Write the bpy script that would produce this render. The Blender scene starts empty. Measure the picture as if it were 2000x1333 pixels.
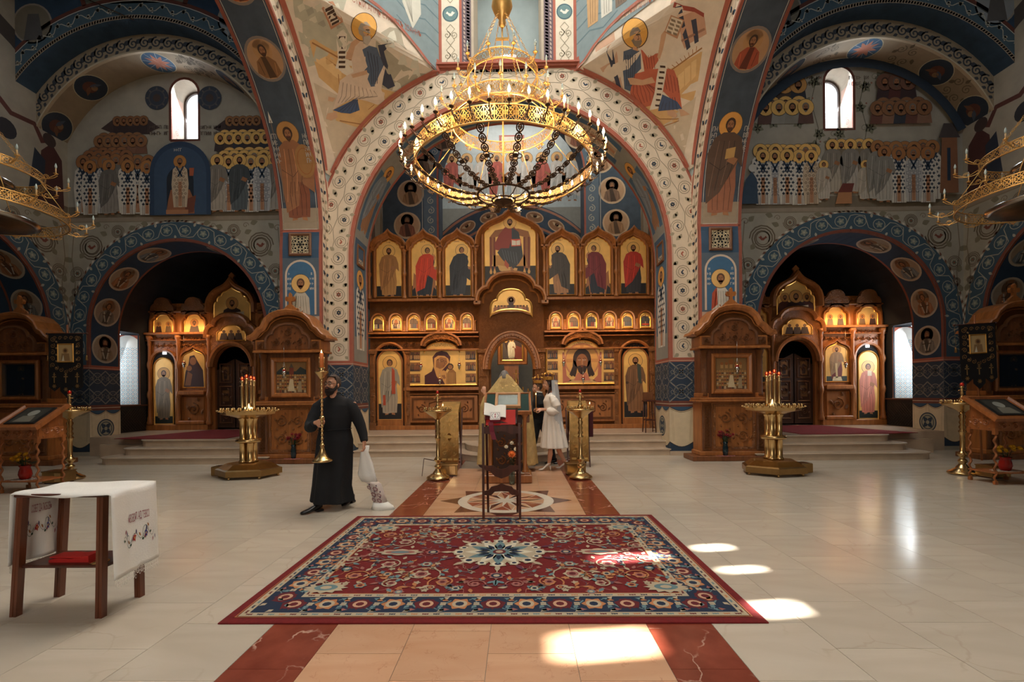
import bpy,bmesh,math,random
from math import sin,cos,pi,radians,sqrt,atan2
from mathutils import Vector,Matrix
from mathutils.geometry import tessellate_polygon
RND=random.Random(7)
SC=bpy.context.scene
COL=SC.collection
XC=-.19          # the nave axis, the camera stands a little beside it
PLAT=.47         # height of the raised altar floor
# ------------------------------------------------------------ camera, world, sun, daylight, exposure
cam=bpy.data.cameras.new('camera');cam.lens=16.2;cam.sensor_width=36
cam.shift_y=.05075;cam.clip_start=.05
co=bpy.data.objects.new('camera',cam);COL.objects.link(co)
co.matrix_world=Matrix.Translation((0,0,1.5))@Matrix.Rotation(radians(.82),4,'Z')@Matrix.Rotation(pi/2,4,'X')@Matrix.Rotation(radians(-.5),4,'Z')
SC.camera=co
SC.view_settings.view_transform='Standard';SC.view_settings.look='None'
SC.view_settings.exposure=0.28;SC.view_settings.gamma=1
W=bpy.data.worlds.new('sky');SC.world=W;W.use_nodes=True
W.node_tree.nodes['Background'].inputs[0].default_value=(.62,.78,1,1)
W.node_tree.nodes['Background'].inputs[1].default_value=2.2
def lamp(name,kind,loc,energy,color,rot=None,size=None,size_y=None,target=None,**kw):
 l=bpy.data.lights.new(name,kind);l.energy=energy;l.color=color
 if size:
  if kind=='AREA':
   l.size=size
   if size_y:l.shape='RECTANGLE';l.size_y=size_y
  elif kind=='SUN':l.angle=size
  else:l.shadow_soft_size=size
 for k,v in kw.items():setattr(l,k,v)
 o=bpy.data.objects.new(name,l);o.location=loc;COL.objects.link(o)
 if target is not None:o.rotation_euler=(Vector(target)-Vector(loc)).to_track_quat('-Z','Y').to_euler()
 elif rot:o.rotation_euler=rot
 return o
SUN_DIR=Vector((-cos(radians(38)),-.10,-sin(radians(38)))).normalized()     # the sun comes through slits made in the south wall
lamp('sun','SUN',(20,6,20),60,(1,.93,.84),size=.012,rot=SUN_DIR.to_track_quat('-Z','Y').to_euler())
DAY=(.80,.90,1)
# daylight through the drum windows, the west windows behind the camera, and the altar windows
lamp('drum_daylight','AREA',(XC,6.6,14.2),800,(1,.95,.88),size=6,target=(XC,6.6,0))
lamp('west_daylight','AREA',(XC,-4.2,5.2),235,(1,.94,.86),size=4.5,size_y=5,target=(XC,8,3.2))
lamp('altar_daylight','AREA',(XC,16.9,12.3),90,(1,.96,.90),size=3.6,size_y=1.6,target=(XC,17.6,8))
for s in(-1,1):
 lamp('bay_window_daylight','AREA',(XC+s*8.17,12.0,8.7),60,DAY,size=.6,size_y=1.3,target=(XC+s*8.3,6,4.5))
 lamp('bay_fill','AREA',(XC+s*8.42,6.8,10.45),55,(.84,.92,1),size=3.2,target=(XC+s*8.42,8.2,0))  # added cool fill from above the bays, no lantern opens there
 lamp('chapel_daylight','AREA',(XC+s*11.5,13.0,2.4),6 if s<0 else 50,(.92,.96,1),size=.9,size_y=1.5,target=(XC+s*7.5,13.2,1.3))
# ------------------------------------------------------------ helpers
def lin(c):
 f=lambda v:v/12.92 if v<=.04045 else((v+.055)/1.055)**2.4
 return tuple(f(x/255)for x in c[:3])+(1,)
MATS={}
def M(name,col,rough=.6,metal=0,var=.12,scale=6,bump=0,bscale=40,emit=0,alpha=1,ior=None,trans=0,kind='noise',col2=None,spec=None,coat=0,rand=0):
 if name in MATS:return MATS[name]
 m=bpy.data.materials.new(name);m.use_nodes=True;MATS[name]=m
 nt=m.node_tree;N=nt.nodes;L=nt.links;b=N['Principled BSDF']
 b.inputs['Roughness'].default_value=rough;b.inputs['Metallic'].default_value=metal
 if spec is not None:b.inputs['Specular IOR Level'].default_value=spec
 if coat:b.inputs['Coat Weight'].default_value=coat;b.inputs['Coat Roughness'].default_value=.15
 if trans:b.inputs['Transmission Weight'].default_value=trans
 if ior:b.inputs['IOR'].default_value=ior
 b.inputs['Alpha'].default_value=alpha
 c=lin(col)
 if col=='attr':pass
 tc=N.new('ShaderNodeTexCoord')
 if kind in('wave','wood'):
  t=N.new('ShaderNodeTexNoise');mp=N.new('ShaderNodeMapping');mp.inputs['Scale'].default_value=(1,1,.12)if kind=='wood' else(.15,1,1)
  L.new(tc.outputs['Object'],mp.inputs[0]);L.new(mp.outputs[0],t.inputs['Vector'])
  t.inputs['Scale'].default_value=scale;t.inputs['Detail'].default_value=6;t.inputs['Distortion'].default_value=1.2
 else:
  t=N.new('ShaderNodeTexNoise');t.inputs['Scale'].default_value=scale;t.inputs['Detail'].default_value=5
  L.new(tc.outputs['Object'],t.inputs['Vector'])
 r=N.new('ShaderNodeValToRGB');L.new(t.outputs['Fac'],r.inputs[0])
 r.color_ramp.elements[0].position=.3;r.color_ramp.elements[1].position=.7
 c2=lin(col2)if col2 else tuple(min(1,v*(1+var))for v in c[:3])+(1,)
 c1=c if col2 else tuple(v*(1-var)for v in c[:3])+(1,)
 r.color_ramp.elements[0].color=c1;r.color_ramp.elements[1].color=c2
 out=r.outputs[0]
 if rand:
  oi=N.new('ShaderNodeObjectInfo');hs=N.new('ShaderNodeHueSaturation');mr=N.new('ShaderNodeMapRange')
  L.new(oi.outputs['Random'],mr.inputs[0]);mr.inputs[3].default_value=1-rand;mr.inputs[4].default_value=1+rand
  L.new(mr.outputs[0],hs.inputs['Value']);L.new(out,hs.inputs['Color']);out=hs.outputs[0]
 L.new(out,b.inputs['Base Color'])
 if bump:
  t2=N.new('ShaderNodeTexNoise');t2.inputs['Scale'].default_value=bscale;t2.inputs['Detail'].default_value=4
  L.new(tc.outputs['Object'],t2.inputs['Vector'])
  bp=N.new('ShaderNodeBump');bp.inputs['Strength'].default_value=bump;bp.inputs['Distance'].default_value=.01
  L.new(t2.outputs['Fac'],bp.inputs['Height']);L.new(bp.outputs[0],b.inputs['Normal'])
 if emit:
  b.inputs['Emission Color'].default_value=c;b.inputs['Emission Strength'].default_value=emit
 return m
def carved(name,col,rough=.42,scale=14,depth=.012,metal=0,gold=None):
 """wood or metal with a fine carved ornament as relief"""
 if name in MATS:return MATS[name]
 m=M(name,col,rough,metal,var=.22,scale=5);nt=m.node_tree;N=nt.nodes;L=nt.links;b=N['Principled BSDF']
 tc=N.new('ShaderNodeTexCoord');nz=N.new('ShaderNodeTexNoise');nz.inputs['Scale'].default_value=scale*.35
 L.new(tc.outputs['Object'],nz.inputs['Vector'])
 mx=N.new('ShaderNodeMixRGB');mx.blend_type='ADD';mx.inputs[0].default_value=.35
 L.new(tc.outputs['Object'],mx.inputs[1]);L.new(nz.outputs['Color'],mx.inputs[2])
 v=N.new('ShaderNodeTexVoronoi');v.inputs['Scale'].default_value=scale;L.new(mx.outputs[0],v.inputs['Vector'])
 mt=N.new('ShaderNodeMath');mt.operation='MULTIPLY';mt.inputs[1].default_value=22;L.new(v.outputs['Distance'],mt.inputs[0])
 sn=N.new('ShaderNodeMath');sn.operation='SINE';L.new(mt.outputs[0],sn.inputs[0])
 bp=N.new('ShaderNodeBump');bp.inputs['Strength'].default_value=.9;bp.inputs['Distance'].default_value=depth
 L.new(sn.outputs[0],bp.inputs['Height']);L.new(bp.outputs[0],b.inputs['Normal'])
 return m
def M_paint(name,rough=.85,mottle=.16,metal=0):
 if name in MATS:return MATS[name]
 m=bpy.data.materials.new(name);m.use_nodes=True;MATS[name]=m
 N=m.node_tree.nodes;L=m.node_tree.links;b=N['Principled BSDF']
 b.inputs['Roughness'].default_value=rough;b.inputs['Metallic'].default_value=metal
 a=N.new('ShaderNodeAttribute');a.attribute_name='paint'
 t=N.new('ShaderNodeTexNoise');t.inputs['Scale'].default_value=7;t.inputs['Detail'].default_value=6
 tc=N.new('ShaderNodeTexCoord');L.new(tc.outputs['Object'],t.inputs['Vector'])
 mr=N.new('ShaderNodeMapRange');mr.inputs[3].default_value=1-mottle;mr.inputs[4].default_value=1+mottle
 L.new(t.outputs['Fac'],mr.inputs[0])
 vm=N.new('ShaderNodeVectorMath');vm.operation='SCALE'
 L.new(a.outputs['Color'],vm.inputs[0]);L.new(mr.outputs[0],vm.inputs['Scale']);L.new(vm.outputs[0],b.inputs['Base Color'])
 return m
def empty(name,loc=(0,0,0),rz=0,label=None,cat=None,group=None,parent=None):
 o=bpy.data.objects.new(name,None);COL.objects.link(o);o.location=loc;o.rotation_euler=(0,0,rz);o.empty_display_size=.2
 if parent:o.parent=parent
 return tag(o,label,cat,group)
def tag(o,label=None,cat=None,group=None,kind=None):
 if label:o['label']=label
 if cat:o['category']=cat
 if group:o['group']=group
 if kind:o['kind']=kind
 return o
def copy_tree(o,parent=None):
 c=o.copy();COL.objects.link(c)
 if parent:c.parent=parent
 for ch in list(o.children):copy_tree(ch,c)
 return c
class MB:
 """collects shapes and links them as one mesh object"""
 def __init__(s):s.v=[];s.f=[];s.c=[];s.smooth=[];s.cuts=[(0,0)]
 def add(s,vs,fs,col=None,smooth=False):
  n=len(s.v);s.v+=[tuple(v)for v in vs];s.f+=[tuple(i+n for i in f)for f in fs]
  s.c+=[col]*len(fs);s.smooth+=[smooth]*len(fs)
 def box(s,x0,x1,y0,y1,z0,z1,fr=None,b=0):
  if b:
   P=[]
   for z,q in((z0,b),(z0+b,0),(z1-b,0),(z1,b)):
    P+=[(x0+q,y0+q,z),(x1-q,y0+q,z),(x1-q,y1-q,z),(x0+q,y1-q,z)]
   F=[(3,2,1,0),(12,13,14,15)]
   for k in range(3):
    for i in range(4):F.append((k*4+i,k*4+(i+1)%4,k*4+4+(i+1)%4,k*4+4+i))
  else:
   P=[(x0,y0,z0),(x1,y0,z0),(x1,y1,z0),(x0,y1,z0),(x0,y0,z1),(x1,y0,z1),(x1,y1,z1),(x0,y1,z1)]
   F=[(3,2,1,0),(4,5,6,7),(0,1,5,4),(1,2,6,5),(2,3,7,6),(3,0,4,7)]
  if fr:P=[fr(*p)for p in P]
  s.add(P,F);return s
 def cbox(s,c,d,b=0):return s.box(c[0]-d[0]/2,c[0]+d[0]/2,c[1]-d[1]/2,c[1]+d[1]/2,c[2]-d[2]/2,c[2]+d[2]/2,b=b)
 def prism(s,poly,fr,d0,d1):
  """polygon in (u,v) extruded along d; fr(u,v,d) -> point"""
  n=len(poly);tri=tessellate_polygon([[Vector((p[0],p[1],0))for p in poly]])
  P=[fr(p[0],p[1],d0)for p in poly]+[fr(p[0],p[1],d1)for p in poly]
  F=[tuple(t)for t in tri]+[tuple(i+n for i in reversed(t))for t in tri]
  F+=[(i,(i+1)%n,n+(i+1)%n,n+i)for i in range(n)]
  s.add(P,F);return s
 def lathe(s,prof,seg=24,c=(0,0,0),smooth=True,ax=None,ang=None,sq=1):
  """prof = [(r,z)...]"""
  P=[];F=[];n=len(prof)
  for i in range(seg):
   a=2*pi*i/seg
   for r,z in prof:
    p=Vector((r*cos(a),r*sin(a)*sq,z))
    if ax:p=ax@p
    P.append((p[0]+c[0],p[1]+c[1],p[2]+c[2]))
  for i in range(seg):
   j=(i+1)%seg
   for k in range(n-1):F.append((i*n+k,j*n+k,j*n+k+1,i*n+k+1))
  if prof[0][0]>1e-6:F.append(tuple(i*n for i in reversed(range(seg))))
  if prof[-1][0]>1e-6:F.append(tuple(i*n+n-1 for i in range(seg)))
  s.add(P,F,smooth=smooth);return s
 def tube(s,path,r,seg=6,closed=False,smooth=True,flat=1):
  pts=[Vector(p)for p in path];n=len(pts);P=[];F=[]
  up=Vector((0,0,1))
  for i,p in enumerate(pts):
   a=pts[i-1]if(i or closed)else p;b=pts[(i+1)%n]if(i<n-1 or closed)else p
   t=(b-a);t=t.normalized()if t.length>1e-9 else up
   x=t.cross(up)
   if x.length<.05:x=t.cross(Vector((0,1,0)))
   x.normalize();y=x.cross(t);rr=r[i]if isinstance(r,(list,tuple))else r
   for k in range(seg):
    q=2*pi*k/seg;P.append(p+x*cos(q)*rr+y*sin(q)*rr*flat)
  for i in range(n if closed else n-1):
   j=(i+1)%n
   for k in range(seg):F.append((i*seg+k,i*seg+(k+1)%seg,j*seg+(k+1)%seg,j*seg+k))
  if not closed:F+=[tuple(reversed(range(seg))),tuple((n-1)*seg+k for k in range(seg))]
  s.add(P,F,smooth=smooth);return s
 def mould(s,path,prof,fr,closed=False):
  """sweeps prof = [(outward, height)...] along a (u,v) path"""
  n=len(path);m=len(prof);P=[];F=[]
  sg=1 if sum(path[i-1][0]*path[i][1]-path[i][0]*path[i-1][1]for i in range(n))>0 else-1
  for i in range(n):
   a=path[i-1]if(i or closed)else None;b=path[(i+1)%n]if(i<n-1 or closed)else None;p=path[i]
   def nrm(q,w):
    d=Vector((w[0]-q[0],w[1]-q[1]));d=d.normalized()if d.length>1e-9 else Vector((1,0));return Vector((sg*d[1],-sg*d[0]))
   n1=nrm(a,p)if a else None;n2=nrm(p,b)if b else None
   if n1 is None:o=n2
   elif n2 is None:o=n1
   else:
    o=n1+n2
    o=o.normalized()/max(.35,o.normalized().dot(n1))if o.length>1e-6 else n1
   for w,h in prof:P.append(fr(p[0]+o[0]*w,p[1]+o[1]*w,h))
  for i in range(n if closed else n-1):
   j=(i+1)%n
   for k in range(m-1):F.append((i*m+k,j*m+k,j*m+k+1,i*m+k+1))
  if not closed:F+=[tuple(range(m)),tuple((n-1)*m+k for k in reversed(range(m)))]
  s.add(P,F);return s
 def loft(s,rings,cap=True,smooth=True,closed=False):
  n=len(rings[0]);F=[]
  for i in range(len(rings)-(0 if closed else 1)):
   j=(i+1)%len(rings)
   for k in range(n):F.append((i*n+k,i*n+(k+1)%n,j*n+(k+1)%n,j*n+k))
  if cap and not closed:F+=[tuple(reversed(range(n))),tuple((len(rings)-1)*n+k for k in range(n))]
  s.add([p for r in rings for p in r],F,smooth=smooth);return s
 def ball(s,c,r,seg=10,n=7,sc=(1,1,1)):
  P=[(c[0]+r*sc[0]*sin(pi*j/n)*cos(2*pi*i/seg),c[1]+r*sc[1]*sin(pi*j/n)*sin(2*pi*i/seg),c[2]-r*sc[2]*cos(pi*j/n))for j in range(1,n)for i in range(seg)]
  P=[(c[0],c[1],c[2]-r*sc[2])]+P+[(c[0],c[1],c[2]+r*sc[2])]
  F=[(0,1+(i+1)%seg,1+i)for i in range(seg)]
  for j in range(n-2):
   for i in range(seg):F.append((1+j*seg+i,1+j*seg+(i+1)%seg,1+(j+1)*seg+(i+1)%seg,1+(j+1)*seg+i))
  e=len(P)-1;q=1+(n-2)*seg;F+=[(e,q+i,q+(i+1)%seg)for i in range(seg)]
  s.add(P,F,smooth=True);return s
 def mesh(s,name,mat,off=None,xf=None):
  me=bpy.data.meshes.new(name);V=s.v
  if off is not None:V=[(v[0]-off[0],v[1]-off[1],v[2]-off[2])for v in V]
  if xf is not None:V=[tuple(xf@Vector(v))for v in V]
  me.from_pydata(V,[],s.f);me.polygons.foreach_set('use_smooth',s.smooth)
  if any(c is not None for c in s.c):
   at=me.color_attributes.new('paint','FLOAT_COLOR','CORNER');data=[]
   cache={}
   for f,c in zip(s.f,s.c):
    if c not in cache:cache[c]=lin(c)if c else(.5,.5,.5,1)
    data+=list(cache[c])*len(f)
   at.data.foreach_set('color',data)
  if mat:me.materials.append(mat)
  me.update();return me
 def cut(s):s.cuts.append((len(s.v),len(s.f)));return s
 def build_each(s,name,mat,parent=None,**k):
  if s.cuts[-1][1]<len(s.f):s.cut()
  out=[]
  for(v0,f0),(v1,f1)in zip(s.cuts,s.cuts[1:]):
   q=MB();q.v=s.v[v0:v1];q.f=[tuple(i-v0 for i in f)for f in s.f[f0:f1]];q.c=s.c[f0:f1];q.smooth=s.smooth[f0:f1];out.append(q.build(name,mat,parent,**k))
  return out
 def build(s,name,mat,parent=None,world=False,label=None,fix=True,kind=None,xf=None):
  off=None
  if world and parent:off=parent.location
  me=s.mesh(name,mat,off,xf)
  if fix:
   bm=bmesh.new();bm.from_mesh(me);bmesh.ops.recalc_face_normals(bm,faces=bm.faces);bm.to_mesh(me);bm.free()
  o=bpy.data.objects.new(name,me);COL.objects.link(o)
  if parent:o.parent=parent
  return tag(o,label=label,kind=kind)
def F(Y=0,X=0,Z=0):
 """frame facing the camera: u right, v up, d towards the camera"""
 return lambda u,v,d=0:Vector((X+u,Y-d,Z+v))
def FX(x,sgn):
 """frame on a side wall: u = depth y, v up, d out of the wall (towards sgn)"""
 return lambda u,v,d=0:Vector((x+sgn*d,u,v))
def arc(cx,cz,r,a0,a1,n,rz=None):
 return[(cx+r*cos(radians(a0+(a1-a0)*i/n)),cz+(rz or r)*sin(radians(a0+(a1-a0)*i/n)))for i in range(n+1)]
KEEL=[(1,0),(.99,.16),(.93,.33),(.82,.48),(.66,.60),(.50,.68),(.33,.745),(.19,.82),(.08,.91),(0,1)]
FOIL=[(1,0),(1,.10),(.97,.22),(.90,.31),(.83,.33),(.82,.45),(.75,.55),(.66,.60),(.60,.60),(.56,.70),(.47,.78),(.38,.81),(.27,.85),(.12,.93),(0,1)]
LOBE=[(1,0),(1,.16),(.95,.33),(.85,.45),(.74,.50),(.70,.50),(.66,.66),(.55,.82),(.38,.94),(.18,.99),(0,1)]
def outline(cx,z0,zs,hw,h,prof=KEEL):
 """open path: left foot, up, over the arch, down to right foot"""
 L=[(cx-x*hw,zs+z*h)for x,z in prof];R=[(cx+x*hw,zs+z*h)for x,z in reversed(prof[:-1])]
 return([(cx-hw,z0)]if zs>z0+1e-6 else[])+L+R+([(cx+hw,z0)]if zs>z0+1e-6 else[])
def round_outline(cx,z0,zs,r,n=14,rz=None):
 return[(cx-r,z0)]+arc(cx,zs,r,180,0,n,rz)+[(cx+r,z0)]
# ------------------------------------------------------------ painting with flat coloured shapes (frescoes, icons, carpet patterns)
class Paint:
 def __init__(s,fr,step=.0006,base=.001):s.fr=fr;s.mb=MB();s.l=0;s.step=step;s.base=base;s.clip=None;s.cuts=None
 def up(s,n=1):s.l+=n;return s
 def poly(s,pts,col,l=0):
  if len(pts)<3:return
  d=s.base+(s.l+l)*s.step;n=len(pts)
  tri=[(0,1,2)]if n==3 else([(0,1,2),(0,2,3)]if n==4 else tessellate_polygon([[Vector((p[0],p[1],0))for p in pts]]))
  if s.cuts is None:s.mb.add([s.fr(p[0],p[1],d)for p in pts],tri,col);return
  for t in tri:s._cut([pts[i]for i in t],col,d)
 def _cut(s,t,col,d):
  lo=min(p[0]for p in t);hi=max(p[0]for p in t);q=s.cuts
  k=math.floor(lo/q+1e-7);rest=t
  while True:
   x=(k+1)*q
   if hi<=x+1e-7:part,rest=rest,None
   else:part,rest=s._split(rest,x)
   if part and len(part)>2:s.mb.add([s.fr(p[0],p[1],d)for p in part],[tuple(range(len(part)))],col)
   if not rest or len(rest)<3:return
   k+=1
 @staticmethod
 def _split(t,x):
  A=[];B=[];n=len(t)
  for i in range(n):
   p=t[i];r=t[(i+1)%n]
   (A if p[0]<=x else B).append(p)
   if(p[0]<=x)!=(r[0]<=x):
    f=(x-p[0])/(r[0]-p[0]);m=(x,p[1]+(r[1]-p[1])*f);A.append(m);B.append(m)
  return A,B
 def rect(s,u0,v0,u1,v1,col,l=0):s.poly([(u0,v0),(u1,v0),(u1,v1),(u0,v1)],col,l)
 def disc(s,u,v,r,col,n=16,ry=None,l=0,a0=0):
  s.poly([(u+r*cos(a0+2*pi*i/n),v+(ry or r)*sin(a0+2*pi*i/n))for i in range(n)],col,l)
 def line(s,pts,w,col,closed=False,l=0):
  n=len(pts);A=[];B=[]
  for i,p in enumerate(pts):
   a=pts[i-1]if(i or closed)else p;b=pts[(i+1)%n]if(i<n-1 or closed)else p
   dx,dy=b[0]-a[0],b[1]-a[1];q=math.hypot(dx,dy)or 1;ww=(w[i]if isinstance(w,list)else w)/2
   A.append((p[0]-dy/q*ww,p[1]+dx/q*ww));B.append((p[0]+dy/q*ww,p[1]-dx/q*ww))
  for i in range(n if closed else n-1):
   j=(i+1)%n;s.poly([A[i],A[j],B[j],B[i]],col,l)
 def ring(s,u,v,r,w,col,n=18,l=0,ry=None):s.line([(u+r*cos(2*pi*i/n),v+(ry or r)*sin(2*pi*i/n))for i in range(n)],w,col,True,l)
 def spiral(s,u,v,r,turns,w,col,a0=0,sgn=1,n=None,l=0,r1=.12):
  n=n or int(turns*12)
  s.line([(u+(r+(r*r1-r)*i/n)*cos(a0+sgn*2*pi*turns*i/n),v+(r+(r*r1-r)*i/n)*sin(a0+sgn*2*pi*turns*i/n))for i in range(n+1)],w,col,l=l)
 def leaf(s,u,v,a,L,w,col,l=0):
  c,q=cos(a),sin(a)
  s.poly([(u+c*x*L-q*y*w,v+q*x*L+c*y*w)for x,y in((0,0),(.18,.32),(.42,.5),(.72,.3),(1,0),(.72,-.3),(.42,-.5),(.18,-.32))],col,l)
 def flower(s,u,v,r,col,c2,n=5,l=0,a0=0):
  for i in range(n):
   a=a0+2*pi*i/n;s.leaf(u,v,a,r,r*.75,col,l)
  s.disc(u,v,r*.3,c2,8,l=l+1)
 def bird(s,u,v,r,col,d=1,l=0):
  s.poly([(u+d*x*r,v+y*r)for x,y in((-.9,.1),(-.5,-.1),(-.2,-.45),(.3,-.45),(.6,-.1),(.95,.25),(.65,.3),(.5,.5),(.25,.4),(.15,.05),(-.3,.15),(-.6,.5))],col,l)
 def vary(s,col,a):k=1+RND.uniform(-a,a);return tuple(min(255,c*k)for c in col)
 def build(s,name,parent=None,mat=None,world=False,label=None,xf=None,kind=None):
  return s.mb.build(name,mat or M_paint('fresco_paint'),parent,world,label,fix=False,xf=xf,kind=kind)
CREAM=(203,186,164);OLIVE=(138,128,110);RED=(158,88,70);BLUE=(52,82,108);DBLUE=(38,56,76);GOLD=(206,150,74);SKIN=(158,108,72)
LINE=(88,74,62);GREYB=(112,126,130);SAND=(150,132,110);WHITE=(208,202,190);UMB=(70,48,34);OCHRE=(186,134,74);PINK=(190,140,116)
def dk(c,k):return tuple(max(0,min(255,v*k))for v in c[:3])
def head(p,u,v,r,hair=UMB,halo=GOLD,beard=True,dx=0,rim=LINE,det=True,hn=22,skin=SKIN):
 if halo:
  p.disc(u,v+r*.05,r*2.2,rim,hn,l=0);p.disc(u,v+r*.05,r*2.08,halo,hn,l=1)
 p.disc(u,v+r*.18,r*.92,hair,14,ry=r*1.08,l=2)
 if beard:p.poly([(u-r*.62+dx,v-r*.1),(u-r*.5+dx,v-r*.8),(u+dx,v-r*1.35),(u+r*.5+dx,v-r*.8),(u+r*.62+dx,v-r*.1)],hair,2)
 p.disc(u+dx,v,r*.60,skin,12,ry=r*.86,l=3)
 if det:
  for q in(-1,1):
   p.poly([(u+dx+q*r*.12,v+r*.14),(u+dx+q*r*.27,v+r*.22),(u+dx+q*r*.42,v+r*.12),(u+dx+q*r*.27,v+r*.08)],dk(UMB,.6),4)
   p.line([(u+dx+q*r*.1,v+r*.3),(u+dx+q*r*.28,v+r*.38),(u+dx+q*r*.46,v+r*.28)],r*.08,UMB,l=4)
  p.line([(u+dx+r*.02,v+r*.2),(u+dx-r*.08,v-r*.2),(u+dx+r*.08,v-r*.22)],r*.08,dk(SKIN,.65),l=4)
  p.line([(u+dx-r*.18,v-r*.42),(u+dx+r*.18,v-r*.42)],r*.1,(120,50,38),l=4)
  if beard:p.poly([(u+dx-r*.5,v-r*.35),(u+dx-r*.2,v-r*.3),(u+dx+r*.2,v-r*.3),(u+dx+r*.5,v-r*.35),(u+dx+r*.3,v-r*.8),(u+dx,v-r),(u+dx-r*.3,v-r*.8)],dk(hair,1.15),3)
def saint(p,u,v,h,robe=OCHRE,cloak=BLUE,hair=UMB,halo=GOLD,beard=True,lean=0,foot=SKIN,long=False,wide=1,pose=0,lines=True,item=None):
 """a standing painted figure of height h, feet at (u,v)"""
 X=lambda x,y:(u+x*h*wide+lean*h*y*.18,v+y*h)
 R=lambda pts,c,l=0:p.poly([X(*q)for q in pts],c,l)
 LN=lambda pts,c,w=.006,l=2:p.line([X(*q)for q in pts],w*h,c,l=l)
 for q in(-1,1):R([(q*.03,0),(q*.09,-.01),(q*.085,.02),(q*.06,.06),(q*.025,.06)],foot)
 R([(-.13,.03),(-.05,.015),(.03,.03),(.12,.03),(.14,.3),(.12,.5),(.15,.68),(.11,.8),(.04,.84),(-.04,.84),(-.11,.8),(-.15,.68),(-.12,.5),(-.14,.3)],robe,1)
 if pose==0:
  R([(-.15,.12),(-.02,.24),(.07,.42),(.13,.56),(.18,.5),(.17,.66),(.13,.79),(.05,.84),(-.05,.84),(-.13,.79),(-.18,.64),(-.17,.4)],cloak,2)
  R([(.02,.56),(.10,.52),(.13,.58),(.05,.62)],SKIN,4)
 elif pose==1:   # hands held forward to the right
  R([(-.15,.08),(0,.16),(.04,.42),(.2,.30),(.22,.52),(.13,.6),(.13,.79),(.05,.85),(-.06,.84),(-.13,.78),(-.19,.6),(-.17,.35)],cloak,2)
  R([(.14,.56),(.24,.63),(.27,.61),(.17,.52)],SKIN,4)
 else:             # mirrored
  R([(.15,.08),(0,.16),(-.04,.42),(-.2,.30),(-.22,.52),(-.13,.6),(-.13,.79),(-.05,.85),(.06,.84),(.13,.78),(.19,.6),(.17,.35)],cloak,2)
  R([(-.14,.56),(-.24,.63),(-.27,.61),(-.17,.52)],SKIN,4)
 if lines:
  for x in(-.08,-.03,.03,.08):LN([(x,.05),(x*1.15,.28),(x*.8,.42)],dk(robe,.66),l=2)
  for k in range(4):LN([(-.13+.06*k,.2+.06*k),(-.1+.06*k,.5),(-.08+.05*k,.76)],dk(cloak,.66 if k%2 else 1.4),l=3)
  LN([(-.15,.55),(-.03,.47),(.1,.6)],dk(cloak,.6),l=3)
 if item=='book':R([(.0,.58),(.09,.6),(.09,.7),(.0,.68)],(190,150,90),5)
 if item=='scroll':R([(.02,.4),(.07,.4),(.07,.62),(.02,.62)],WHITE,5)
 if item=='cross':LN([(.1,.55),(.1,.74)],WHITE,.012,5);LN([(.06,.68),(.14,.68)],WHITE,.012,5)
 hu,hv=X(0,.905);hu+=lean*h*.03
 head(p,hu,hv,h*.058,hair,halo,beard,dx=lean*h*.012)
def vest(p,u,v,h,kind=0,halo=GOLD,hair=UMB):
 """a bishop in a white vestment with dark crosses"""
 c=[WHITE,(188,186,182),(196,176,150)][kind%3]
 p.poly([(u-.13*h,v),(u+.13*h,v),(u+.17*h,v+.45*h),(u+.14*h,v+.74*h),(u+.05*h,v+.83*h),(u-.05*h,v+.83*h),(u-.14*h,v+.74*h),(u-.17*h,v+.45*h)],c,0)
 q=.035*h
 for r in range(9):
  for k in range(-2,3):
   x=u+k*2*q+(q if r%2 else 0);y=v+.2*h+r*1.9*q
   if abs(x-u)>.135*h:continue
   if kind%3==0:p.rect(x-q*.75,y-q*.25,x+q*.75,y+q*.25,DBLUE,1);p.rect(x-q*.25,y-q*.75,x+q*.25,y+q*.75,DBLUE,1)
   elif kind%3==1:p.line([(x-q*.7,y-q*.7),(x+q*.7,y-q*.7),(x+q*.7,y+q*.7),(x-q*.7,y+q*.7)],q*.25,DBLUE,True,1)
   else:p.ring(x,y,q*.55,q*.22,UMB,8,1)
 for x in(-.08,-.05,.05,.08):p.line([(u+x*h,v),(u+x*h,v+.2*h)],.008*h,UMB,l=1)
 p.rect(u-.035*h,v+.02*h,u+.035*h,v+.5*h,(176,128,96),1)
 p.line([(u-.07*h,v+.8*h),(u+.04*h,v+.6*h)],.03*h,DBLUE,l=2);p.line([(u+.07*h,v+.8*h),(u-.04*h,v+.6*h)],.03*h,DBLUE,l=2)
 head(p,u,v+.89*h,h*.06,hair,halo)
HAIRS=[UMB,(96,84,76),(60,44,34),(120,110,100)]
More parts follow.
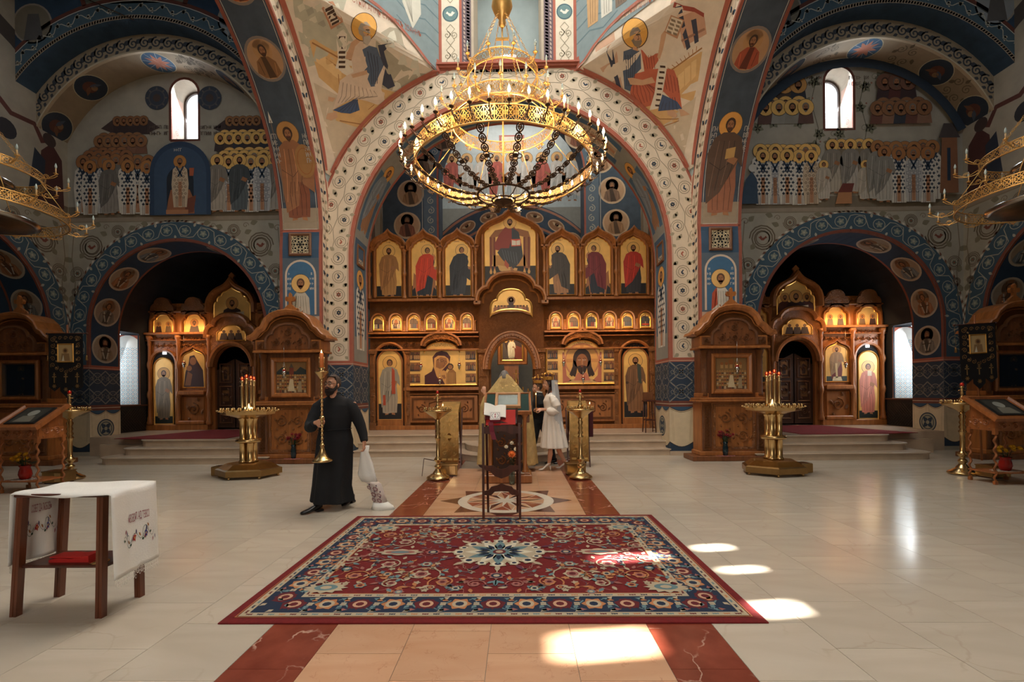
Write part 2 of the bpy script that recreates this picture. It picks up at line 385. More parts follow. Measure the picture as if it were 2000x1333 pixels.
def medallion(p,u,v,r,robe=OCHRE,bg=(196,168,134),rim=(150,142,130),ru=None,hair=UMB,halo=GOLD,rot=0):
 """a half figure in a round frame; ru = stretch along u"""
 k=(ru or r)/r;fr=p.fr;c,q=cos(rot),sin(rot)
 def tr(x,y):x*=k;return(u+x*c-y*q,v+x*q+y*c)
 g=Paint(lambda a,b,d:fr(*tr(a,b),d),p.step,p.base);g.l=p.l
 if p.cuts: # bend the pieces with the surface
  g.mb=None
  class G(Paint):
   def poly(s2,pts,col,l=0):p.poly([tr(*t)for t in pts],col,l)
  g=G(None,p.step,p.base)
 else:g.mb=p.mb
 g.disc(0,0,r,rim,28);g.disc(0,0,r*.88,bg,28,l=1)
 g.poly([(-.62*r,-.6*r),(-.5*r,-.1*r),(-.2*r,.12*r),(.2*r,.12*r),(.5*r,-.1*r),(.62*r,-.6*r),(.3*r,-.82*r),(-.3*r,-.82*r)],robe,2)
 g.poly([(-.2*r,.1*r),(.05*r,.1*r),(.3*r,-.78*r),(-.1*r,-.84*r)],dk(robe,.6),3)
 g.line([(-.4*r,-.1*r),(-.3*r,-.7*r)],r*.03,dk(robe,.6),l=3);g.line([(.42*r,-.15*r),(.36*r,-.68*r)],r*.03,dk(robe,1.3),l=3)
 head(g,0,.36*r,r*.23,hair,halo,rim=dk(halo,.6)if halo else LINE)
def vine(p,u0,u1,v0,v1,col=OLIVE,acc=RED,w=.012,leafc=None,birds=True,step=None,fill=2.6):
 """a running vine of spirals with birds and flowers; runs along u between v0 and v1"""
 H=v1-v0;st=step or H*.9;n=max(1,round((u1-u0)/st));st=(u1-u0)/n;vm=(v0+v1)/2;lc=leafc or col
 for i in range(n):
  s=1 if i%2 else-1;u=u0+(i+.5)*st;r=min(st,H)*.40;v=vm+s*(H*.5-r)*.5
  p.spiral(u,v,r,fill/1.6,w,col,a0=-s*pi/2,sgn=s)
  if birds and i%2:p.bird(u,v,r*.42,acc,1 if i%4==1 else-1,1)
  else:p.flower(u,v,r*.34,lc,acc,5,1)
  e=u0+(i+1)*st
  p.line([(u,v-s*r),(u+st*.3,v-s*r*1.05),(e,vm),(e+st*.2 if i<n-1 else e,vm+s*r*.4)],w,col)
  for q in(-1,1):
   p.leaf(u+st*.5,vm+q*H*.36,pi/2*q+.5*s,H*.2,H*.14,lc,1)
   p.leaf(u+q*st*.36,vm-s*H*.36,-s*pi/2+.7*q,H*.16,H*.1,lc,1)
def rope(p,pts,w,c1,c2,n):
 """twisted two-colour border along a polyline given as function pts(t)"""
 for i in range(n):
  a=pts(i/n);b=pts((i+.62)/n);dx,dy=b[0]-a[0],b[1]-a[1];q=math.hypot(dx,dy)or 1;nx,ny=-dy/q*w/2,dx/q*w/2
  p.poly([(a[0]-nx,a[1]-ny),(b[0]-nx,b[1]-ny),(b[0]+nx+dx*.5,b[1]+ny+dy*.5),(a[0]+nx+dx*.5,a[1]+ny+dy*.5)],c1 if i%2==0 or c2 is None else c2)
def lettering(text,size,mat,fr=None,name='lettering',parent=None,u=0,v=0,d=.003,flip=False,sx=1,align='CENTER'):
 """real letters as a flat mesh laid on a frame"""
 cu=bpy.data.curves.new('t','FONT');cu.body=text;cu.size=size;cu.align_x=align;cu.resolution_u=2
 o=bpy.data.objects.new('t',cu);COL.objects.link(o);bpy.context.view_layer.update()
 me=bpy.data.meshes.new_from_object(o.evaluated_get(bpy.context.evaluated_depsgraph_get()))
 bpy.data.objects.remove(o)
 for w in me.vertices:w.co=fr(u+w.co[0]*sx*(-1 if flip else 1),v+w.co[1],d)
 me.materials.clear();me.materials.append(mat)
 r=bpy.data.objects.new(name,me);COL.objects.link(r)
 if parent:r.parent=parent;
 return r
# ------------------------------------------------------------ the building: walls, piers, arches, vaults
plaster=M('plaster',CREAM,.9,var=.08,scale=3,bump=.15,bscale=30)
plaster_grey=M('plaster_grey',(166,160,146),.9,var=.1,scale=3,bump=.15,bscale=30)
blue_wall=M('blue_fresco_ground',(44,66,88),.9,var=.22,scale=4)
blue_pier=M('blue_grey_fresco_ground',(66,76,88),.9,var=.2,scale=4)
pale_wall=M('pale_blue_fresco',(150,164,166),.9,var=.12,scale=2)
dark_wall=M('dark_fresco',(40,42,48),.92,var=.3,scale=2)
drape=M('painted_drape',(206,188,158),.9,var=.08,scale=3)
def struct(name,mb,mat,parent=None,fix=True):
 return mb.build(name,mat,parent,kind=None if parent else 'structure',fix=fix)
G=F(0,XC,0)                       # u measured from the nave axis, d = -Y
fY=lambda u,v,d:Vector((XC+u,d,v))   # prism helper: d is the depth itself
# the front arch wall with its two piers
EZ,ER,EO=4.76,3.74,4.67
mb=MB();mb.prism([(-4.3,0),(-ER,0)]+arc(0,EZ,ER,180,0,40)+[(ER,0),(4.3,0),(4.3,9.25),(-4.3,9.25)],fY,10.9,12.0)
wall_front=struct('wall_front',mb,plaster)
NZ,NR,NO=5.15,3.93,4.4
def on_x(x):return lambda u,v,d:Vector((XC+x+d,u,v))
side_arch={}
for s,nm in((-1,'wall_left_arcade'),(1,'wall_right_arcade')):
 mb=MB();pl=[(12,0),(10.5,0)]+arc(6.6,NZ,NR,0,180,40)+[(2.7,0),(1.6,0),(1.6,10.6),(12,10.6)]
 mb.prism(pl,on_x(s*4.3),0,s*.97)
 side_arch[s]=struct(nm,mb,blue_pier)
# pendentive and slanting drum wall: chord between the two arch rings at every height
def chord(z):
 ex=max(1.66,sqrt(max(0,EO**2-(z-EZ)**2)))if z>EZ else EO
 ny=max(8.26,6.6+sqrt(max(0,NO**2-(z-NZ)**2)))if z>NZ else 10.9
 return min(ex,4.3),min(ny,10.9)
def pend(s,front=True):
 """frame on a corner: u = metres left/right of the corner's middle line, v = height"""
 def fr(u,v,d=0):
  ex,ny=chord(v);E_=Vector((s*ex,10.9,v));N_=Vector((s*4.3,ny,v));w=(E_-N_).length or 1e-3
  q=.5+u*s*-1/w   # u grows to the right of the picture
  p=N_.lerp(E_,q)if s<0 else N_.lerp(E_,q)
  n=Vector((-s,-1,-.35)).normalized()
  p=p+n*d;p.x+=XC
  if not front:p.y=13.2-p.y
  return p
 return fr
for s in(-1,1):
 for front in(True,False):
  fr=pend(s,front);mb=MB();zs=[6.55+.25*i for i in range(11)]+[9.25+.5*i for i in range(12)]
  rows=[]
  for z in zs:
   ex,ny=chord(z);w=max(.02,sqrt((4.3-ex)**2+(10.9-ny)**2))
   rows.append([fr(-w/2+w*k/8,z)for k in range(9)])
  P=[p for r in rows for p in r];n=9
  mb.add(P,[(i*n+k,i*n+k+1,(i+1)*n+k+1,(i+1)*n+k)for i in range(len(rows)-1)for k in range(8)],smooth=True)
  struct('wall_drum_corner',mb,pale_wall,fix=False)
# drum: front wall with its deep window niche, plain walls on the other sides, cap
mb=MB()
for s in(-1,1):mb.prism([(s*1.66,9.2),(s*.8,9.2),(s*.8,12.3),(0,13),(0,14.6),(s*1.66,14.6)],fY,10.9,12.1)
struct('wall_drum_front',mb,plaster)
mb=MB();mb.box(XC-.84,XC+.84,12.1,12.3,9.2,9.75);mb.box(XC-.84,XC-.20,12.1,12.3,9.75,10.5);mb.box(XC+.20,XC+.84,12.1,12.3,9.75,10.5);mb.box(XC-.84,XC+.84,12.1,12.3,10.5,14)
mb.box(XC-.84,XC+.84,10.9,12.3,9.1,9.25)
struct('wall_drum_niche',mb,pale_wall)
mb=MB();mb.box(XC-1.66,XC+1.66,2.0,2.3,9.2,14.6)
for s in(-1,1):mb.box(XC+s*4.3-(.3 if s<0 else 0),XC+s*4.3+(.3 if s>0 else 0),4.9,8.3,9.2,14.6)
struct('wall_drum_back',mb,pale_wall)
mb=MB();mb.lathe([(0,17.2),(1.5,17),(3,16.3),(4.2,15.4),(4.8,14.5),(4.95,14.5),(4.95,14.7),(4.3,15.6),(3,16.6),(1.5,17.2),(0,17.4)],32,(XC,6.6,0))
struct('ceiling_dome',mb,pale_wall)
# roof over everything that is not the drum, with the back arch wall of the crossing
mb=MB();mb.box(-12.6,12.2,-6.3,2.2,10.6,10.9);mb.box(-12.6,XC-4.3,2.2,12.3,10.6,10.9);mb.box(XC+4.3,12.2,2.2,12.3,10.6,10.9)
mb.box(-5.2,4.8,12,19,12.6,12.8)
struct('ceiling',mb,blue_wall)
mb=MB();mb.prism([(-4.3,0),(-ER,0)]+arc(0,EZ,ER,180,0,24)+[(ER,0),(4.3,0),(4.3,10.6),(-4.3,10.6)],fY,1.6,2.3)
struct('wall_back_arch',mb,plaster)
BX,BW=8.42,2.75
for s in(-1,1):
 fr=lambda u,v,d,s=s:Vector((XC+s*BX+u,d,v))
 # lower wall with the chapel arch
 mb=MB();mb.prism([(-3.6,0),(-2.24,0)]+arc(0,3.17,2.24,180,0,32)+[(2.24,0),(3.6,0),(3.6,6.02),(-3.6,6.02)],fr,11.5,12.4)
 struct('wall_chapel_arch',mb,plaster_grey)
 # lunette wall with its round-headed window, window set towards the nave
 wx=-s*.25;mb=MB()
 for q in(-1,1):
  a=[(wx+q*.34*cos(radians(t)),9.14+.34*sin(radians(t)))for t in range(0,91,15)]
  mb.prism([(q*3.6,6.02),(wx,6.02),(wx,7.98),(wx+q*.34,7.98)]+a+[(wx,10.6),(q*3.6,10.6)],fr,11.5,12.1)
 lun=struct('wall_lunette',mb,plaster_grey)
 # stepped arches in front of the lunette
 mb=MB();mb.prism(arc(0,6.6,3.05,180-25.6,25.6,28)+[(3.3,7.92),(3.3,10.6),(-3.3,10.6),(-3.3,7.92)],fr,10.75,11.5)
 struct('wall_lunette_arch',mb,plaster)
 mb=MB();mb.prism(arc(0,6.6,3.45,180-37.1,37.1,28)+[(3.3,8.68),(3.3,10.6),(-3.3,10.6),(-3.3,8.68)],fr,10.3,10.75)
 struct('wall_bay_arch',mb,blue_wall)
 # outer side wall with arched recess, unseen slits shaped for the sun patches on the right
 o=s*11.17;th=s*1.4;mb=MB();fx=lambda u,v,d,o=o:Vector((XC+o+d,u,v))
 mb.prism([(11.5,0),(10.99,0)]+arc(8.75,3.17,2.24,0,180,24)+[(6.51,0),(6.0,0),(6.0,6.02),(11.5,6.02)],fx,0,s*.9)
 mb.box(XC+min(o+s*.9,o+s*1.2),XC+max(o+s*.9,o+s*1.2),5.8,11.6,0,6.02)
 mb.box(XC+min(o,o+s*.5),XC+max(o,o+s*.5),-6.2,6.0,0,6.02)
 if s<0:mb.box(XC+o-.5,XC+o,-6.2,12,6.02,10.7)
 else:
  hol=[(3.95,4.23),(4.27,4.47),(5.01,5.11),(5.34,5.52),(5.54,5.68)]   # unseen slits, set where the sun patches need them (y0,y1)
  hz=[(7.97,8.49),(7.08,7.42),(7.0,7.34),(7.59,8.13),(7.02,7.34)]
  hol=sorted(zip(hol,hz));y=-6.2
  for(a,b),(z0,z1)in hol:
   mb.box(XC+o,XC+o+.12,y,a,6.02,10.7);mb.box(XC+o,XC+o+.12,a,b,6.02,z0);mb.box(XC+o,XC+o+.12,a,b,z1,10.7);y=b
  mb.box(XC+o,XC+o+.12,y,12,6.02,10.7)
 struct('wall_left' if s<0 else 'wall_right',mb,plaster_grey)
 # chapel behind the arch
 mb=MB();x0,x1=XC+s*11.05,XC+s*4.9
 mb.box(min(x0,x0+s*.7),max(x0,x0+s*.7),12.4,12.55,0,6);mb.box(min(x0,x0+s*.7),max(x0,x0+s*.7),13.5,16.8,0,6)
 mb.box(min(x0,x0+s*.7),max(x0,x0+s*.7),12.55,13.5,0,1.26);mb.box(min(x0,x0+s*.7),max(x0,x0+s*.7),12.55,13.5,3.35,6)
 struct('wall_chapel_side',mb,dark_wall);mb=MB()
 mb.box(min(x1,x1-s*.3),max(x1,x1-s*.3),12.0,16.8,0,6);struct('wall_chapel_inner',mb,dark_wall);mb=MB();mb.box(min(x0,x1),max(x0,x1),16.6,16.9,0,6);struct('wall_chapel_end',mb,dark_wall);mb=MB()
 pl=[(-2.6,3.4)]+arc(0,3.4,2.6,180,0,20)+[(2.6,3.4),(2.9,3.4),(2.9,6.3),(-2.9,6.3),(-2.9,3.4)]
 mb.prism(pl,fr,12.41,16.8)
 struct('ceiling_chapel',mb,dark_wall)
# chancel: side walls, the inner arch, the apse
mb=MB()
for s in(-1,1):mb.box(XC+min(s*4.2,s*4.9),XC+max(s*4.2,s*4.9),12,15,0,12.6)
struct('wall_chancel_side',mb,pale_wall)
mb=MB();mb.prism([(-4.9,0),(-2.35,0),(-2.35,8.6)]+arc(0,8.6,2.35,180,0,20)[1:]+[(2.35,0),(4.9,0),(4.9,12.6),(-4.9,12.6)],fY,15,15.7)
wall_inner=struct('wall_inner_arch',mb,blue_pier)
mb=MB();mb.box(-5,4.6,18.4,18.7,0,12.6)
for s in(-1,1):mb.box(XC+min(s*2.9,s*3.2),XC+max(s*2.9,s*3.2),15.7,18.4,0,12.6)
apse=struct('wall_apse',mb,pale_wall)
mb=MB();mb.prism([(-2.9,6.0)]+arc(0,4.6,2.75,180-30,30,18)+[(2.9,6.0),(2.9,6.9)]+arc(0,4.7,3.5,35,180-35,18)+[(-2.9,6.9)],fY,16.2,16.6)
low_arch=struct('wall_apse_arch',mb,blue_pier)
mb=MB();mb.box(-12.6,12.2,-6.6,-6.2,0,10.7);struct('wall_back',mb,plaster)
# window panes: bright daylight stands outside
glass=M('window_glass',(225,238,245),.05,var=.02,trans=1,ior=1.45)
frost=bpy.data.materials.new('daylit_glass');frost.use_nodes=True
_b=frost.node_tree.nodes['Principled BSDF'];_b.inputs['Base Color'].default_value=(.9,.95,1,1);_b.inputs['Emission Color'].default_value=(.86,.94,1,1);_b.inputs['Emission Strength'].default_value=2.2
wframe=M('window_frame',(60,44,34),.5)
nwin=0
for s in(-1,1):
 nwin+=1;wx=XC+s*8.17
 w=empty('window_%d'%nwin,(wx,11.9,7.98));w['kind']='structure'
 mb=MB();mb.prism(round_outline(0,0,1.14,.34,12),F(),-.13,-.10);mb.build('pane',frost,w)
 mb=MB();pt=round_outline(0,.02,1.14,.325,12)
 mb.mould(pt,[(-.03,.0),(-.03,.05),(.02,.05),(.02,0)],lambda u,v,d:Vector((u,.1-d,v)),closed=True);mb.build('frame',wframe,w)
 nwin+=1;w=empty('window_%d'%nwin,(XC+s*11.6,13.0,1.26));w['kind']='structure'
 mb=MB();mb.box(-.03,.0,-.46,.5,0,2.1);mb.build('pane',frost,w)
nwin+=1;w=empty('window_%d'%nwin,(XC,12.25,9.75));w['kind']='structure'
mb=MB();mb.box(-.2,.2,0,.03,0,.75);mb.build('pane',frost,w)
# splayed, patterned window reveals in the chapels
for s in(-1,1):
 x0=XC+s*11.04;A=Vector((x0,13.52,0));B=Vector((XC+s*11.6,13.32,0));U=(B-A);Lr=U.length;U.normalize();Nn=Vector((-s*.34,-.94,0)).normalized()
 fr=lambda u,v,d=0:A+U*u+Vector((0,0,v))+Nn*d
 p=Paint(fr,.0008);p.rect(0,1.26,Lr,3.3,(228,232,230));p.up()
 p.poly([(0,3.3),(0,3.0)]+[(Lr*.5-Lr*.5*cos(radians(a)),3.0+.3*sin(radians(a)))for a in range(0,181,20)]+[(Lr,3.3)],(176,96,76))
 for j in range(17):
  for i in range(5):
   u=Lr*(i+.5)/5;v=1.32+.12*j
   if v>2.98:continue
   p.ring(u,v,.044,.013,(112,156,178),10);p.disc(u,v,.014,(196,140,120),6,l=1)
   p.disc(u+Lr/10,v+.06,.012,(150,182,196),5,l=1)
 p.rect(0,1.26,.03,3.3,(190,120,100),2)
 o=p.build('reveal',side_arch[s]);
 mb=MB();Bk=MB();mb.box(XC+min(s*11.04,s*11.3),XC+max(s*11.04,s*11.3),12.5,13.55,1.18,1.26)
 mb.build('trim_sill' if s<0 else 'trim_sill_right',M('stone_sill',(190,178,160),.5),None,kind='structure')
# ------------------------------------------------------------ floor: marble tiles as pieces
joint=M('floor_joint',(128,114,98),.8)
cream_tile=M('cream_marble',(186,174,156),.15,scale=2.2,kind='wave',col2=(206,196,180),rand=.05,bump=.02,bscale=2)
tan_tile=M('tan_marble',(194,146,112),.17,scale=3,kind='wave',col2=(212,172,140),rand=.06)
red_tile=M('red_marble',(112,50,36),.17,scale=4,col2=(140,70,52),rand=.08)
def veins(m,col,sc,wd,amt=1):
 N=m.node_tree.nodes;L=m.node_tree.links;b=N['Principled BSDF'];src=b.inputs['Base Color'].links[0].from_socket
 g=N.new('ShaderNodeNewGeometry');nz=N.new('ShaderNodeTexNoise');nz.inputs['Scale'].default_value=sc*.7;nz.inputs['Detail'].default_value=6
 mx=N.new('ShaderNodeMixRGB');mx.blend_type='ADD';mx.inputs[0].default_value=.9;L.new(g.outputs['Position'],nz.inputs['Vector']);L.new(g.outputs['Position'],mx.inputs[1]);L.new(nz.outputs['Color'],mx.inputs[2])
 v=N.new('ShaderNodeTexVoronoi');v.feature='DISTANCE_TO_EDGE';v.inputs['Scale'].default_value=sc;L.new(mx.outputs[0],v.inputs['Vector'])
 n2=N.new('ShaderNodeTexNoise');n2.inputs['Scale'].default_value=sc*1.3;L.new(g.outputs['Position'],n2.inputs['Vector'])
 mr=N.new('ShaderNodeMapRange');mr.inputs[1].default_value=0;mr.inputs[2].default_value=wd;mr.inputs[3].default_value=amt;mr.inputs[4].default_value=0
 L.new(v.outputs['Distance'],mr.inputs[0])
 r2=N.new('ShaderNodeMapRange');r2.inputs[1].default_value=.48;r2.inputs[2].default_value=.62;L.new(n2.outputs['Fac'],r2.inputs[0])
 mu=N.new('ShaderNodeMath');mu.operation='MULTIPLY';L.new(mr.outputs[0],mu.inputs[0]);L.new(r2.outputs[0],mu.inputs[1])
 m2=N.new('ShaderNodeMixRGB');L.new(mu.outputs[0],m2.inputs[0]);L.new(src,m2.inputs[1]);m2.inputs[2].default_value=lin(col);L.new(m2.outputs[0],b.inputs['Base Color'])
veins(red_tile,(205,170,150),2.2,.02,.9);veins(tan_tile,(164,104,76),6,.03,.5);veins(cream_tile,(170,150,128),1.6,.02,.35)
mb=MB();mb.box(-12.6,12.2,-6.3,19,-.2,-.004);floor=struct('floor',mb,joint)
def tile_mesh(sx,sy,mat,g=.0016):
 m=MB();m.box(-sx/2+g,sx/2-g,-sy/2+g,sy/2-g,-.02,0,b=0);P=m
 return m.mesh('tile',mat)
def lay(me,x,y,parent=floor,z=0,name='tile'):
 o=bpy.data.objects.new(name,me);o.location=(x,y,z);o.parent=parent;COL.objects.link(o);return o
S0=1.42
# tan field of the walkway: four columns of staggered slabs; red border slabs
tm=tile_mesh(.5,.5,tan_tile);rm=tile_mesh(.42,.6,red_tile)
for c in range(4):
 for r in range(17):
  y=.9+.5*r+(.25 if c%2 else 0)
  if y<9.9 and not(5.35<y<7.45):lay(tm,XC-.75+.5*c,y)
for s in(-1,1):
 for r in range(16):
  y=1.0+.6*r
  if y<10.3:lay(rm,XC+s*1.21,y)
# cream field: nearest 240 tiles singly, the rest joined
cm=tile_mesh(.6,.6,cream_tile);cand=[]
for i in range(-20,20):
 for j in range(-12,21):
  x=XC+(.3+.6*i)+(.0);y=.3+.6*j+(.3 if i%2 else 0)
  if abs(x-XC)<S0+.29:x0=None
  cand.append((x,y))
def cream_ok(x,y):return abs(x-XC)>S0+.3-1e-3 and-11.6<x-XC<11.6
cand=[]
for s in(-1,1):
 for i in range(17):
  for j in range(-11,21):
   x=XC+s*(S0+.3+.6*i);y=.3+.6*j+(.3 if i%2 else 0)
   if abs(x-XC)<11.7:cand.append((x,y))
vis=[c for c in cand if c[1]>1.2 and abs(c[0])<c[1]*1.15+.4]
vis.sort(key=lambda c:c[1]+.15*abs(c[0]));near=set(vis[:185])
rest=MB();g=.0016
for c in cand:
 if c in near:lay(cm,*c)
 else:rest.box(c[0]-.3+g,c[0]+.3-g,c[1]-.3+g,c[1]+.3-g,-.02,0)
tag(rest.build('tile_field',cream_tile,floor,fix=False),kind='stuff')
# star medallion of inlaid stones
st_w=M('white_inlay',(214,206,190),.17,var=.06);st_d=M('dark_inlay',(96,56,46),.17,var=.15);st_r=M('rust_inlay',(150,84,62),.17,var=.12)
MC=Vector((XC,6.42,0));field=MB()
[field.box(XC-1+.5*c+.0016,XC-.5+.5*c-.0016,5.402 if c%2 else 5.152,7.398 if c%2 else 7.648,-.02,-.0002)for c in range(4)];field.build('medallion_ground',tan_tile,floor)
def stone(pts,mat,z=0):
 m=MB();m.prism([(a,b)for a,b in pts],lambda u,v,d:Vector((MC.x+u,MC.y+v,d)),-.015,z+.0004);return m.build('stone',mat,floor)
pol=lambda r,a:(r*cos(radians(a)),r*sin(radians(a)))
for k in range(8):stone([pol(.64,45*k-21),pol(.92,45*k)if k%4==0 else pol(.9,45*k),pol(.64,45*k+21)],st_d,.0002)
m=MB();m.prism([pol(.665,a)for a in range(0,360,6)],lambda u,v,d:Vector((MC.x+u,MC.y+v,d)),-.012,.0009);m.build('stone_disc',st_w,floor)
for k in range(12):
 a=30*k+9
 stone([pol(.11,a),pol(.33,a+14),pol(.54,a)],tan_tile,.0016)
 stone([pol(.11,a),pol(.54,a),pol(.33,a-14)],st_r if k%2 else st_d,.0016)
 stone([pol(.335,a+15),pol(.54,a+2),pol(.54,a+28)],tan_tile if k%2 else st_r,.0016)
# ------------------------------------------------------------ steps and raised floors
step_m=M('step_marble',(188,168,146),.25,var=.1,scale=3)
def nosed(poly,z0,z1,name,parent=None):
 """one step: body with a projecting rounded nosing"""
 m=MB();fz=lambda u,v,d:Vector((u,v,d));n=len(poly);cx=sum(p[0]for p in poly)/n;cy=sum(p[1]for p in poly)/n
 m.prism(poly,fz,z0,z1-.03)
 m.mould(poly,[(.0,z1-.034),(.022,z1-.03),(.028,z1-.016),(.022,z1-.002),(0,z1)],lambda u,v,h:Vector((u,v,h)),closed=True)
 tri=tessellate_polygon([[Vector((p[0],p[1],0))for p in poly]]);m.add([(p[0],p[1],z1)for p in poly],[tuple(t)for t in tri])
 return m.build(name,step_m,parent,kind=None if parent else 'structure')
stair=empty('altar_stair',(0,0,0),label='three pale marble altar steps with rounded middle below the golden iconostasis',cat='stairs');stair['kind']='structure'
for k,(y,R0)in enumerate(((10.9,1.42),(11.2,1.1),(11.5,.78))):
 x=ER-.003
 cyc=11.25;R0=R0
 yb=y-.0
 a0=math.degrees(math.asin(max(-1,min(1,(cyc-yb)/R0))))
 arcp=[(XC+R0*cos(radians(180+t)),cyc+R0*sin(radians(t))*-1)for t in[]]
 ang=[180+(a0 if cyc-yb>=0 else a0)+(180-2*a0)*i/16 for i in range(17)]
 pts=[(XC-x,yb)]+[(XC+R0*cos(radians(t)),cyc+R0*sin(radians(t)))for t in ang]+[(XC+x,yb),(XC+x,12.05),(XC-x,12.05)]
 nosed(pts,.157*k,.157*(k+1)if k<2 else PLAT,'step',stair)
mb=MB();mb.box(-4.9,4.5,12.05,18.5,0,PLAT);struct('floor_altar',mb,step_m)
for s in(-1,1):
 stair=empty('chapel_stair',(0,0,0),label='curved marble steps up to the %s side chapel'%('dark left' if s<0 else 'sunlit right'),cat='stairs');stair['kind']='structure'
 for k,(xo,y)in enumerate(((9.1,9.95),(8.92,10.33),(8.8,10.68))):
  xo_=XC+s*xo;xi=XC+s*5.28;r=.3
  q=[(xo_-s*r+s*r*cos(radians(t)),y+r-r*sin(radians(t)))for t in range(0,91,15)]
  pts=[(xo_,11.49)]+q+[(xi,y-.02),(xi,11.49)]
  if k==2:pts=[(xo_,11.49)]+q+[(xi,y-.02),(xi,11.49)]
  nosed(pts if s>0 else pts[::-1],.157*k,.157*(k+1)if k<2 else PLAT,'step',stair)
 m=MB();a,b=XC+s*8.8,XC+s*10.0;m.box(min(a,b),max(a,b),11.05,11.49,0,.32);m.build('side_step',step_m,stair)
 m=MB();a,b=XC+s*9.0,XC+s*9.9;m.box(min(a,b),max(a,b),11.2,11.49,.32,PLAT);m.build('side_step',step_m,stair)
 mb=MB();mb.box(min(XC+s*5.3,XC+s*11.05),max(XC+s*5.3,XC+s*11.05),12.4,16.6,0,PLAT);mb.box(XC+s*BX-2.235,XC+s*BX+2.235,11.49,12.4,0,PLAT)
 struct('floor_chapel',mb,step_m)
# plinths under the piers
for s in(-1,1):
 mb=MB();a,b=XC+s*(ER-.002),XC+s*5.30
 mb.box(min(XC+s*4.28,XC+s*3.735),max(XC+s*4.28,XC+s*3.735),10.86,10.9,0,.1);mb.box(min(XC+s*4.27,b),max(XC+s*4.27,b),10.46,10.5,0,.1)
 mb.build('baseboard_left' if s<0 else 'baseboard_right',step_m,None,kind='structure')
# ------------------------------------------------------------ frescoes
CAMI=co.matrix_world.copy()
def ray(px,py):return(CAMI.to_3x3()@Vector(((px-1000)/900,-(py-768)/900,-1)))
def onY(px,py,Y):
 d=ray(px,py);t=Y/d.y;return(d.x*t-XC,1.5+d.z*t)      # (u from nave axis, height)
def bent(r,z0,n,start,p0):
 """returns piecewise flat (a, z) along a vertical line then an arch of n flats per half turn; start = arch springing height"""
 cut=pi*r/n
 def f(u):
  if u<=start:return(r,u,1.0,0.0)
  k=math.floor((u-start)/cut+1e-9);t=(u-start)/cut-k;a,b=k*pi/n,(k+1)*pi/n
  c0,s0,c1,s1=cos(a),sin(a),cos(b),sin(b)
  return(r*(c0+(c1-c0)*t),start+r*(s0+(s1-s0)*t),(c0+c1)/2,(s0+s1)/2)
 return f,cut
class Grid(Paint):
 """paint cut along both directions so that it follows a doubly bent surface"""
 def __init__(s,fr,cu,cv,**k):super().__init__(fr,**k);s.cuts=cu;s.cv=cv
 def _cut(s,t,col,d):
  lo=min(p[1]for p in t);hi=max(p[1]for p in t);k=math.floor(lo/s.cv+1e-7);rest=[(p[1],p[0])for p in t]
  while rest and len(rest)>2:
   y=(k+1)*s.cv
   if hi<=y+1e-7:part,rest=rest,None
   else:part,rest=s._split(rest,y)
   if part and len(part)>2:Paint._cut(s,[(q[1],q[0])for q in part],col,d)
   k+=1
INTER_BG=(44,58,76);INTER_C=(128,124,118)
def low_bands(p,u0,u1,rosette=False):
 """red line, interlace band, painted hanging drape with blue hems"""
 p.rect(u0,2.2,u1,2.30,RED);p.rect(u0,2.225,u1,2.235,CREAM,1);p.rect(u0,1.28,u1,2.2,INTER_BG);p.rect(u0,1.14,u1,1.28,dk(RED,.7));p.rect(u0,1.2,u1,1.215,CREAM,1)
 p.rect(u0,.1,u1,1.14,(206,190,160));W_=u1-u0;n=max(1,round(W_/.46));st=W_/n
 q=p.l;p.l=q+1
 for i in range(n):
  a=u0+i*st;m=a+st/2;h=st*.86
  for z in(1.50,1.97):
   for sg in(-1,1):
    p.line([(a,z-sg*h*.5),(m,z),(a+st,z+sg*h*.5)],.028,INTER_C)
    p.line([(a,z-sg*h*.25),(m,z+sg*h*.25),(a+st,z-sg*h*.25)],.012,dk(INTER_C,.8))
   p.ring(m,z,st*.3,.018,INTER_C,14);p.flower(m,z,st*.14,INTER_C,INTER_BG,4,0,pi/4)
   for sg in(-1,1):p.spiral(m+sg*st*.36,z,st*.12,1.2,.014,INTER_C,0,sg)
  # scallops of the drape
  sc=[(a+st*t/8,1.14-.10*sin(pi*t/8))for t in range(9)]
  p.poly(sc+[(a+st,1.14)],BLUE,0);p.line(sc,.014,UMB,l=1);p.line([(x,y-.03)for x,y in sc],.008,UMB,l=1)
  lo=[(a+st*t/8,.32-.12*sin(pi*t/8))for t in range(9)]
  p.poly([(a,.1)]+lo+[(a+st,.1)],DBLUE,0);p.line(lo,.012,UMB,l=1)
  for t in(.06,.12,.9,.95):p.line([(a+st*t,1.1),(a+st*(t*.8+.1),.34)],.006,(170,152,124),l=0)
 if rosette:
  u=rosette;p.disc(u,.66,.25,DBLUE,28,l=2);p.disc(u,.66,.22,(150,146,128),28,l=3);p.ring(u,.66,.17,.02,DBLUE,20,l=4)
  for k in range(4):p.leaf(u,.66,pi/4+k*pi/2,.19,.12,DBLUE,4)
  p.disc(u,.66,.05,(150,146,128),10,l=5)
 p.l=q
